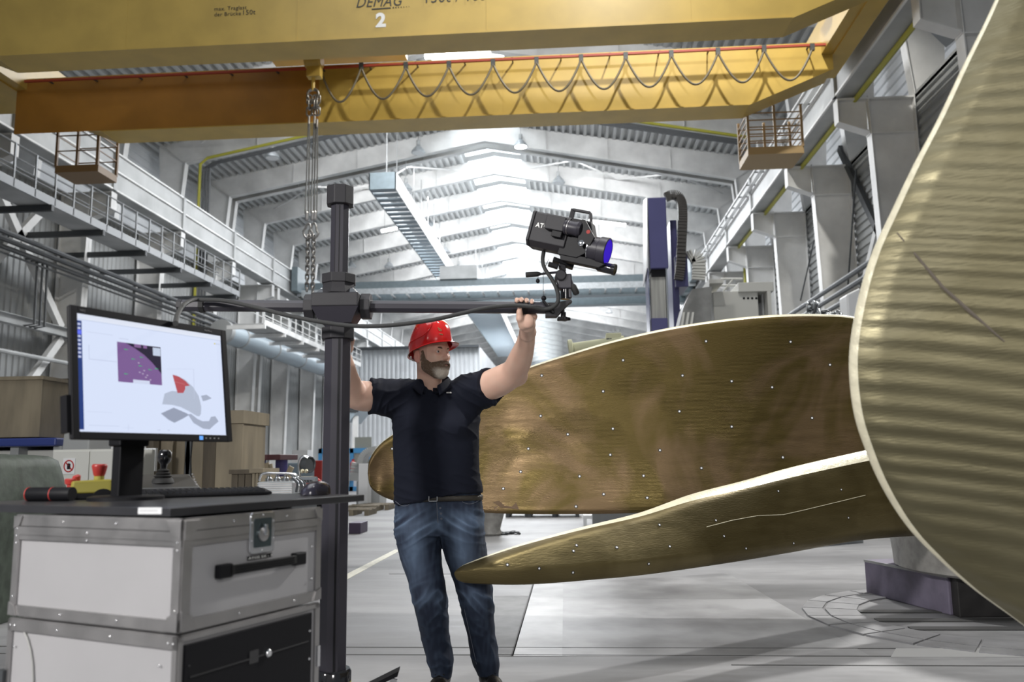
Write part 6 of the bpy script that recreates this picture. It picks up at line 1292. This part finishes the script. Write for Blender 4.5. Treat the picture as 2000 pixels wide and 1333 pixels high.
# trunk hidden in the shirt (keeps the body one surface)
bf.chain([Pm(842, 770, .0), Pm(853, 815, .02), Pm(853, 880, .02)], [.055, .085, .11], .03)
bf.chain([Pm(845, 795, .0), Pm(785, 780, .0)], [.065, .07], .03); bf.chain([Pm(855, 795, .0), Pm(925, 767, .0)], [.065, .07], .03)
arm(bf, [(925, 765, 0), (960, 752, -.05), (985, 740, -.11), (1004, 726, -.17), (1016, 702, -.26), (1026, 672, -.36), (1030.5, 648, -.45)], [28, 28.5, 27, 23.5, 21.5, 16.5, 13.2])
bf.ell(Pm(1016, 738, -.15), (.035, .035, .035), None, .03)
arm(bf, [(780, 778, 0), (733, 775, -.06), (708, 774, -.12), (690, 768, -.17), (679, 742, -.26), (671, 712, -.37), (666, 688, -.44)], [28, 28, 28, 25, 21, 18, 14])
# right hand of the picture, gripping the boom arm: palm below, four fingers over the far side and top, thumb in front
dB = SD-DM+.085
def hand(f, pr):
    for pts, rs in pr: f.chain([Pm(*p) for p in pts], rs, .006)
f = bf
f.caps(Pm(1031, 650, -.46), Pm(1030, 628, -.60), .036, .034, .02, (FW, .62))
f.caps(Pm(1018, 618, dB+.02), Pm(1042, 618, dB+.02), .019, .019, .015)
f.caps(Pm(1030, 636, dB-.0), Pm(1030, 620, dB+.02), .030, .03, .015, (FW, .6))
def fingers(f, xs, r=.0102):
    for i, (x, yt) in enumerate(xs):
        x0 = 1018+8*i
        f.chain([Pm(x0, 621, dB+.03), Pm(x0-2, 606, dB+.058), Pm(x-.5, 590, dB+.048), Pm(x, yt, dB+.012), Pm(x, yt+2.5, dB-.024)], [.0125, .0112, .0105, r, r*.9], .004)
fingers(bf, [(1009.5, 586), (1018.5, 585), (1028.5, 586.5), (1039, 588.5)])
f.chain([Pm(1021, 636, dB-.02), Pm(1015, 622, dB-.052), Pm(1014.5, 611, dB-.056), Pm(1015, 602, dB-.05)], [.021, .0155, .0125, .0105], .008)
# left hand of the picture behind the column: palm on the column, fingers closing round it
pc0 = np.array(SXY)+np.array([0, 0, 0])
def C_(ang, r, z): return pc0+RG*math.cos(ang)*r+FW*math.sin(ang)*r+np.array([0, 0, z])
zh = S(664, 674).z
f.caps(Pm(666, 692, -.45), C_(1.35, .10, zh+.0), .030, .032, .02, (FW, .7))
for i in range(4):
    z = zh+.028-.019*i; f.chain([C_(1.45, .092, z), C_(1.8, .082, z+.006), C_(2.1, .078, z+.008), C_(2.4, .076, z+.006)], [.0125, .011, .0105, .009], .004)
f.chain([C_(1.3, .098, zh-.01), C_(1.0, .086, zh+.018), C_(.8, .080, zh+.03)], [.016, .0135, .011], .006)
def skin_col(V):
    d = (V-HC) @ RH.T; n = vnoise(V, 22)*.5+.5; base = np.array([.68, .44, .34]); c = base+(n[:, None]-.5)*np.array([.05, .07, .06])
    inhead = np.linalg.norm(d, axis=1) < .2
    ear = inhead & (np.abs(d[:, 1]) > .077) & (d[:, 2] < .04); c[ear] = (.62, .29, .23)
    lips = inhead & (np.abs(d[:, 2]+.057) < .0105) & (d[:, 0] > .096) & (np.abs(d[:, 1]) < .019); c[lips] = (.46, .23, .19)
    nose = inhead & (d[:, 0] > .1) & (d[:, 2] > -.035) & (d[:, 2] < .0); c[nose] = c[nose]*.6+np.array([.6, .3, .22])*.4
    buzz = inhead & (d[:, 2] > -.03) & (d[:, 0] < .035) & ~ear; c[buzz] = c[buzz]*np.array([.82, .8, .8])
    return np.clip(c, 0, 1)
body = net_obj(bf, 'body', skin, man, color=skin_col, smooth_it=1)
# finer head replaces nothing: facial details sit on it
eyew = mat('eye_white', (.62, .58, .55), .2); iris = mat('iris', (.05, .055, .06), .15); brow = mat('brow_hair', (.13, .085, .055), .8, bump=.5, bscale=400)
for s_ in (-1, 1):
    e = hd(.0722, s_*.031, .0122); o = MB().sphere(e, .0112).build('eye', eyew, man, smooth=60)
    g_ = Fh*.98+Lh*(-.12); g_ /= np.linalg.norm(g_); MB().lathe(Vector(e)+Vector(g_)*.0095, Vector(g_), [(0, .0052), (.0018, .0045), (.0022, .002)], 14).build('iris', iris, o)
    pts = [hd(.0935, s_*.013, .028), hd(.0935, s_*.026, .033), hd(.083, s_*.042, .034), hd(.071, s_*.051, .029)]; MB().tube([Vector(p) for p in catmull(pts, 10)], [.003, .0042, .0048, .005, .005, .0047, .0042, .0038, .0032, .0025, .001], 6).build('eyebrow', brow, man, smooth=60)
# beard: offset of the jaw with short hair relief
hf = Field(HC-.16, HC+.16, .0026); head_field(hf); bdf = Field(HC-.16, HC+.16, .0026)
_, PP = hf.reg(HC-.17, HC+.17); D_ = (PP-HC) @ RH.T/.97
x, y, z = D_[..., 0], D_[..., 1], D_[..., 2]; ay = np.abs(y)
up_line = np.interp(x, [-.02, -.006, .012, .03, .06, .085, .10, .12], [-.03, .012, .022, -.028, -.048, -.043, -.036, -.036])
low_line = np.interp(x, [-.02, .01, .05, .1], [-.065, -.095, -.128, -.14])
reg = np.maximum.reduce([z-up_line, low_line-z, -.004-x, np.where(x < .01, ay-.083, -1)])
lips_r = np.maximum.reduce([np.abs(z+.0595)-.0055*(1-(ay/.02)**2), .09-x]); reg = np.maximum(reg, -lips_r)
thick_ = np.interp(x, [-.01, .03, .08, .1], [.0015, .004, .009, .009]); thick_ = thick_*np.where(z > -.05, .55, 1)
bdf.f = np.maximum(hf.f-thick_, reg*.8).astype(np.float32)
def beard_col(V):
    d = (V-HC) @ RH.T; n = vnoise(V, (240, 240, 90), 5)*.5+.5; n2 = vnoise(V, 50, 9)*.5+.5
    br, gy = np.array([.12, .078, .05]), np.array([.46, .41, .35]); g = np.clip(((d[:, 0]-.055)/.03), 0, 1)*np.clip((-.066-d[:, 2])/.02, 0, 1)+.35*np.clip((.02-d[:, 0])/.03, 0, 1)*n2
    g = g*(1-.85*((d[:, 2] > -.056) & (d[:, 0] > .06))); g = np.clip(g+(n-.5)*.54, 0, 1)[:, None]; return br*(1-g)+gy*g
bmat = attr_mat('beard_hair', .85, .8, 500)
net_obj(bdf, 'beard', bmat, man, disp=lambda V, N_: vnoise(V, (320, 320, 130), 3)*.0022, color=beard_col, smooth_it=1, label='short full beard, brown with a grey chin')
# close cropped hair at the side below the helmet
# ---------- hard hat
HT = .040
def hel(th, el, off=0):          # th: angle from face direction towards left, el 0 rim .. 1 top
    a, b_, c = .126, .107, .138; e = el*pi/2; r = math.cos(e)**.52
    z = HT+.012+c*math.sin(e)-(.052-.052*math.cos(th))*(1-el)**1.2*.44+.02*(1-el)*math.cos(th)
    x_ = (a+off)*r*math.cos(th)-.010+(-.012*el); y_ = (b_+off)*r*math.sin(th); return Vector(hd(x_, y_, z+off*math.sin(e)))
hat = MB(); rows = []
for i in range(19):
    el = i/18; row = []
    for j in range(49):
        th = 2*pi*j/48; o_ = 0
        y_ = math.sin(th)*math.cos(el*pi/2); x_ = math.cos(th)*math.cos(el*pi/2)
        o_ += .0045*max(0, min(1, (.38-abs(y_))/.06))*min(1, el*5)*(1 if x_ > -.75 else .5)
        row.append(hel(th, el, o_))
    rows.append(row)
hat.grid(rows); hat.grid([[hel(2*pi*j/48, el, -.004) for j in range(49)] for el in (.0, .2, .5, .8, 1)])
hred = mat('helmet_red', (.62, .012, .012), .16, coat=.8); ho = hat.build('hard_hat', hred, man, smooth=40, label='glossy red hard hat')
b = MB(); rows = []
for i in range(5):
    s_ = i/4; row = []
    for j in range(49):
        th = 2*pi*j/48; c_ = max(0, math.cos(th)); ext_ = .006+.044*c_**2.2; p = hel(th, 0); d = (p-Vector(hd(-.01, 0, 0))); d = d-Vector(Uh)*d.dot(Vector(Uh)); d.normalize()
        row.append(p+d*ext_*s_-Vector(Uh)*(.006*s_**2*(.6+c_*.4)+.003*s_))
    rows.append(row)
b.grid(rows); b.grid([[p-Vector(Uh)*.0025 for p in r] for r in rows]); b.build('brim', hred, ho, smooth=50)
for s_ in (-1, 1):
    pts = [hel(s_*t_, e_, .0035) for t_, e_ in ((2.6, .16), (2.1, .2), (1.6, .2), (1.15, .24), (.9, .36), (.78, .52), (.85, .70), (1.2, .84), (1.7, .9))]
    MB().tube([Vector(p) for p in catmull(pts, 30)], .0022, 6).build('moulded_ridge', hred, ho, smooth=60)
    for (t_, e_) in ((1.95, .50), (1.86, .455), (1.78, .50), (1.87, .545)): 
        p = hel(s_*t_, e_, .001); n = (p-Vector(hd(-.01, 0, .03))).normalized(); MB().lathe(p, n, [(0, .0026), (.0015, .0026)], 8).build('vent_hole', M['black'], ho)
hm = mat('olive_print', (.16, .11, .02), .5); 
tb_, eb_ = -.42, .26
pc_ = hel(tb_, .30, .0052); n_h = (pc_-Vector(hd(-.01, 0, .03))).normalized(); rx = Vector(Uh).cross(n_h).normalized(); ux = n_h.cross(rx)
em = MB()
for poly in (((-.012, .012), (-.004, .016), (.012, .013), (.009, .008), (-.006, .009)), ((-.008, .006), (.004, .004), (.0, -.002), (-.010, .001)), ((-.007, -.003), (-.004, -.003), (-.005, -.012), (-.008, -.011)), ((.004, .003), (.008, .004), (.008, -.012), (.004, -.012)), ((-.007, -.010), (.007, -.010), (.006, -.0125), (-.006, -.0125))):
    em.prism([pc_-n_h*.0005+rx*x_*.9+ux*y_*.9 for x_, y_ in poly], n_h*.0008)
em.build('emblem', hm, ho)['kind'] = 'stuff'
pt_ = hel(tb_+.04, .16, .0052); text_mesh('MMG', .0085, hm, pt_-rx*.011-ux*.003+n_h*.0, rx, ux, ho, name='emblem_lettering', bold=.0004)
MB().tube([hel(t_, 0, -.012)-Vector(Uh)*.012 for t_ in np.linspace(2.3, 2*pi-2.3, 12)], .0045, 8).build('head_band', M['white'], ho, smooth=60)
# ---------- polo shirt
lo = np.minimum(Pm(700, 1000, .3), Pm(990, 715, -.3))-.03; hi = np.maximum(Pm(700, 1000, .3), Pm(990, 715, -.3))+.03; lo[1] = HC[1]-.42; hi[1] = HC[1]+.42
sf = Field(lo, hi, .0058)
def torso(f, rings, k=.02):   # rings: (py, px centre, half width px, half depth m, depth shift)
    zs = [Pm(c, py)[2] for py, c, *_ in rings]; sl, P = f.reg(f.lo, f.lo+f.h*f.n); z = P[..., 2]; o = np.argsort(zs); zs_ = np.array(zs)[o]
    ip = lambda vals: np.interp(z, zs_, np.array(vals)[o])
    cen = np.array([Pm(c, py) for py, c, *_ in rings]); cx = ip(cen[:, 0]); cy = ip(cen[:, 1])+ip([r_[4] for r_ in rings]); w_ = ip([r_[2]*m_px for r_ in rings]); h_ = ip([r_[3] for r_ in rings])
    dx = (P[..., 0]-cx)*RG[0]+(P[..., 1]-cy)*RG[1]; dy = (P[..., 0]-cx)*FW[0]+(P[..., 1]-cy)*FW[1]
    q = ((np.abs(dx)/w_)**2.35+(np.abs(dy)/h_)**2.1)**(1/2.2); d = (q-1)*np.minimum(w_, h_)
    d = np.maximum(d, np.maximum(zs_[0]-z, z-zs_[-1])); f.mix(sl, d, k)
torso(sf, [(1002, 857, 88, .135, .0), (975, 857, 87, .135, -.005), (930, 854, 84, .14, -.01), (880, 853, 83, .142, -.01), (840, 852, 84, .138, 0), (808, 851, 86, .13, .01), (782, 850, 84, .115, .015), (762, 849, 72, .098, .02), (750, 845, 50, .085, .01), (743, 842, 31, .078, .0)], 0)
sf.chain([Pm(790, 778, .01), Pm(757, 776, -.03), Pm(700, 774, -.12)], [.105, .092, .093], .035)
sf.chain([Pm(915, 768, .01), Pm(945, 760, -.03), Pm(985, 742, -.10)], [.105, .092, .093], .035)
sf.ell(Pm(825, 835, -.08), (.085, .07, .06), None, .05); sf.ell(Pm(885, 832, -.08), (.085, .07, .06), None, .05)
cutL = (Pm(722, 773, -.07), (Pm(700, 774, -.12)-Pm(757, 776, -.07))); cutR = (Pm(960, 755, -.055), (Pm(985, 740, -.11)-Pm(945, 760, -.0)))
nL = cutL[1]/np.linalg.norm(cutL[1]); nR = cutR[1]/np.linalg.norm(cutR[1]); nR = nR+np.array([0, 0, -.12]); nR /= np.linalg.norm(nR)
hem = lambda V: (Pm(857, 973)[2]+.018*np.sin(((V-man_c)@RG)*9+.4)+.012*((V-man_c)@RG)/.2)
man_c = Pm(857, 975)
nk = Pm(845, 742, -.04)
_, SP = sf.reg(sf.lo, sf.lo+sf.h*sf.n)
half = (SP[..., 0] < man_c[0])
ca_ = np.where(half, (SP-cutL[0])@nL, (SP-cutR[0])@nR); hz_ = hem(SP)-SP[..., 2]
far = (np.abs((SP-man_c)@RG) > .2); sf.f = np.maximum(sf.f, np.where(far, ca_, -1)).astype(np.float32); sf.f = np.maximum(sf.f, hz_).astype(np.float32)
vt = Pm(848, 771, 0)[2]; ru = np.abs((SP-Pm(847, 752, -.1))@RG); vz = SP[..., 2]-vt; wedge = np.maximum(ru*.8-vz*.62, (SP@FW)-(Pm(846, 750, -.045)@FW))
sf.f = np.maximum(sf.f, -np.maximum(wedge, -vz)).astype(np.float32)
def ridge(V, sc, seed, p=3): return (1-np.abs(vnoise(V, sc, seed))*1.6).clip(0, 1)**p
def shirt_disp(V, N_):
    u = (V-man_c)@RG; z = V[:, 2]-man_c[2]; d = vnoise(V, (5, 5, 7), 2)*.005
    arml = np.clip((np.abs(u)-.20)/.06, 0, 1)*np.clip((z-.35)/.1, 0, 1); W = np.stack([u*20, V[:, 1]*6, z*7], 1); d += arml*.007*ridge(W, 1, 4)
    W2 = np.stack([(np.abs(u)*.8+z)*17, (np.abs(u)-z)*4, V[:, 1]*4], 1); pull = np.clip((z-.18)/.15, 0, 1); d += pull*.006*ridge(W2, 1, 5)
    low = np.clip((.24-z)/.2, 0, 1); W3 = np.stack([u*5, V[:, 1]*5, z*20+u*6], 1); d += low*.007*ridge(W3, 1, 6); return d-.002
polo = mat('navy_polo', (.006, .008, .017), .85, bump=.3, bscale=700, spec=.25)
sh = net_obj(sf, 'polo_shirt', polo, man, disp=shirt_disp, smooth_it=1)
# collar
colr = MB(); nkc = Pm(846, 746, -.01); rows = []
for i in range(6):
    s_ = i/5; row = []
    for j in range(33):
        a = -2.75+5.5*j/32; d = RG*math.sin(a)+FW*math.cos(a); fr_ = (abs(a)/2.75)
        up = 1-abs(2*s_-.75)/1.25 if s_ > .375 else s_/.375            # rises along the neck, folds over and falls outside
        r_ = .080+(.024 if s_ > .375 else 0)*(s_-.375)/.625+.004*s_+.010*fr_**4*s_
        zz = .040*up-(0 if s_ < .375 else .012*fr_**3*(s_-.375)/.625)-.066*fr_**2.6-.004
        row.append(Vector(nkc+d*r_-FW*.030*fr_**2+np.array([0, 0, zz])))
    rows.append(row)
colr.grid(rows); co_ = colr.build('collar', polo, sh, smooth=60); md = co_.modifiers.new('t', 'SOLIDIFY'); md.thickness = .004; md.offset = 0
def onshirt(px, py):      # first hit on the shirt surface from the front
    dg = bpy.context.evaluated_depsgraph_get(); o_ = Vector(CAM); d = (un(px, py, d=5)-o_).normalized(); hit, loc, nrm, *_ = sc.ray_cast(dg, o_+d*3.85, d, distance=2); return loc, nrm
bpy.context.view_layer.update()
for (px, py) in ((849, 764), (852, 776)):
    l_, n_ = onshirt(px, py)
    if l_ is not None: MB().lathe(l_, n_, [(0, .005), (.002, .005), (.0025, .003)], 12).build('shirt_button', M['black'], sh)
l_, n_ = onshirt(872, 769)
rx = Vector(RG); ux = Vector((0, 0, 1)); text_mesh('MMG', .011, lw, l_+n_*.002, rx, (ux-n_*ux.dot(n_)).normalized(), sh, name='shirt_lettering', bold=.0006, depth=.001)
# placket strip
pk = MB(); pk.grid([[Vector(onshirt(px_, py_)[0] or Pm(px_, py_, -.14))-Vector(FW)*.002 for px_ in (845.5, 853.5)] for py_ in range(758, 790, 4)]); pk.build('placket', polo, sh, smooth=60)
# ---------- jeans
lo = np.minimum(Pm(750, 1345, .3), Pm(990, 955, -.3))-.03; hi = np.maximum(Pm(750, 1345, .3), Pm(990, 955, -.3))+.03; lo[1] = HC[1]-.30+.1; hi[1] = HC[1]+.40
jf = Field(lo, hi, .0055)
def jc_(pts):
    q_ = catmull([np.append(Pm(p[0], p[1], p[3]), p[2]*m_px) for p in pts], 30); jf.chain([v[:3] for v in q_], [v[3] for v in q_], .008, (FW, 1.05))
torso(jf, [(1045, 858, 86, .125, .01), (1010, 857, 88, .135, .01), (975, 856, 85, .125, .0), (955, 856, 84, .12, 0)], 0)
jc_([(814, 1030, 44, 0), (820, 1075, 41, 0), (829, 1120, 36, -.01), (838, 1160, 33, -.015), (842, 1195, 31, 0), (848, 1225, 28.5, .015), (855, 1262, 26, .02), (861, 1292, 23.5, .01), (864, 1314, 20, 0)])
jc_([(900, 1030, 45, 0), (909, 1075, 42, 0), (920, 1120, 37, -.01), (930, 1160, 33, -.015), (934, 1195, 30.5, 0), (938, 1225, 28.5, .015), (944, 1262, 26.5, .02), (950, 1292, 24, .01), (954, 1314, 20.5, 0)])
def jean_disp(V, N_):
    z = V[:, 2]; u = (V-Pm(857, 1000))@RG; d = vnoise(V, (6, 6, 7), 11)*.006
    zk = Pm(840, 1175)[2]; kn = np.exp(-((z-zk)/.09)**2); za = Pm(860, 1300)[2]; an = np.clip((za+.2-z)/.2, 0, 1); zt = Pm(857, 1030)[2]; cr = np.exp(-((z-zt)/.10)**2)
    W = np.stack([u*9, V[:, 1]*9, z*17+np.abs(u)*10], 1); d += (kn*.007+an*.008+.002)*ridge(W, 1, 14, 2); W = np.stack([u*5, V[:, 1]*5, (z+np.abs(u)*.5)*24], 1); d += cr*.007*ridge(W, 1, 17); return d-.003
def jean_col(V):
    u = (V-Pm(857, 1000))@RG; z = V[:, 2]; fr_ = (V-Pm(857, 1000))@FW; z0 = Pm(857, 1070)[2]; dark = np.array([.007, .014, .034]); lt_ = np.array([.13, .19, .29])
    th = np.exp(-((z-z0)/.13)**2)*np.clip(1-np.abs(np.abs(u)-.12)/.085, 0, 1)*(fr_ < 0.03); W = np.stack([u*5, V[:, 1]*5, (z+np.abs(u)*.5)*24], 1); wh = ridge(W, 1, 17, 2); hp_ = np.exp(-((z-Pm(857, 1020)[2])/.06)**2)
    W = np.stack([u*9, V[:, 1]*9, z*17+np.abs(u)*10], 1); g = th*.5+hp_*wh*.75*(fr_ < .03); zk = Pm(840, 1165)[2]; g += (.35*np.exp(-((z-zk)/.06)**2)+.1)*ridge(W, 1, 14, 2); g = np.clip(g+.12*vnoise(V, (60, 60, 14), 16), 0, 1)[:, None]; return dark*(1-g)+lt_*g
jm = attr_mat('denim', .8, .5, 900)
_, SP = jf.reg(jf.lo, jf.lo+jf.h*jf.n); jf.f = np.maximum(jf.f, Pm(860, 1322)[2]+.008*np.sin(SP[..., 0]*50)-SP[..., 2]).astype(np.float32)
je = net_obj(jf, 'jeans', jm, man, disp=jean_disp, color=jean_col, smooth_it=1)
bpy.context.view_layer.update()
def surf_line(pts, r, name, m, par, off=.0015):
    out = []
    for px, py in pts:
        l_, n_ = onshirt(px, py)
        if l_ is not None: out.append(l_+n_*off)
    if len(out) > 2: MB().tube(out, r, 6).build(name, m, par, smooth=60)
stc = mat('seam_thread', (.12, .13, .16), .7)
surf_line([(773+4*i, 980+9*math.sin(i/7*pi/1.2)) for i in range(8)], .0014, 'pocket_seam', stc, je); surf_line([(938-4.4*i, 976+9*math.sin(i/8*pi/1.2)) for i in range(9)], .0014, 'pocket_seam', stc, je)
surf_line([(853+.3*i, 982+5*i) for i in range(9)], .0022, 'fly_seam', je.data.materials[0] if False else stc, je)
surf_line([(907+2*i, 1190+9*i) for i in range(13)], .0014, 'inner_leg_seam', stc, je)
for (px, py) in ((860, 993), (861, 1004), (862, 1014)):
    l_, n_ = onshirt(px, py)
    if l_ is not None: MB().lathe(l_, n_, [(0, .006), (.002, .005)], 10).build('fly_button', stc, je)
# belt with buckle, shows under the hem
bt = MB(); rows = []
for zz in (0, 1):
    rows.append([Vector(Pm(856, 978 if zz else 968)+RG*(.2365*math.cos(a))*1+FW*(.134*math.sin(a)+.0)) for a in np.linspace(0, 2*pi, 49)])
bt.grid(rows); bo = bt.build('belt', mat('dark_leather_belt', (.03, .026, .02), .5, bump=.4, bscale=200), man, smooth=60); md = bo.modifiers.new('t', 'SOLIDIFY'); md.thickness = .006
l_, n_ = onshirt(846, 974)
bc = (Vector(l_) if l_ is not None else Vector(Pm(846, 974, -.14)))-Vector(FW)*.006
for a_, c_ in (((-.021, -.014), (.021, -.014)), ((.021, -.014), (.021, .014)), ((.021, .014), (-.021, .014)), ((-.021, .014), (-.021, -.014))): MB().bar(bc+Vector(RG)*a_[0]+Z_*a_[1], bc+Vector(RG)*c_[0]+Z_*c_[1], .004, .004, up=tuple(FW)).build('buckle_bar', M['chrome'], bo)
# ---------- boots
bootm = mat('black_boot_leather', (.014, .012, .011), .35, bump=.2, bscale=60)
for (px, yaw_, nm) in ((863, -.12, 'l'), (953, .35, 'r')):
    an = Pm(px, 1316, .0); g0 = np.array([an[0], an[1], 0.]); dr_ = -FW*math.cos(yaw_)+RG*math.sin(yaw_); sd = np.array([-dr_[1], dr_[0], 0])
    f = Field(g0-np.array([.22, .30, .01]), g0+np.array([.22, .16, .17]), .005)
    f.caps(g0+[0, 0, .16], g0+[0, 0, .075], .046, .045, 0); f.caps(g0-dr_*.02+[0, 0, .045], g0+dr_*.11+[0, 0, .04], .040, .036, .03); f.caps(g0+dr_*.10+[0, 0, .042], g0+dr_*.175+[0, 0, .034], .044, .033, .02)
    f.f = np.maximum(f.f, (.018-(f.lo[2]+f.h*np.arange(f.n[2])))[None, None, :]).astype(np.float32)
    bo_ = net_obj(f, 'boot', bootm, man)
    outl = []
    for a in np.linspace(0, 2*pi, 28)[:-1]:
        c_, s_ = math.cos(a), math.sin(a); L__ = .20 if c_ > 0 else .062; w_ = .05 if c_ > 0 else .042; outl.append(Vector(g0+dr_*(L__*c_)+sd*(w_*s_*(1-.12*max(0, c_)))+[0, 0, .0]))
    MB().prism(outl, (0, 0, .022)).build('sole', M['rubber'], bo_, bevel=.003)
    for k in range(5):
        c_ = g0+dr_*(.055+.022*k)+np.array([0, 0, .098-.011*k]); MB().tube([Vector(c_-sd*.026-[0, 0, .012]), Vector(c_-[0, 0, -.002]), Vector(c_+sd*.026-[0, 0, .012])], .0028, 6).build('lace', M['black'], bo_)
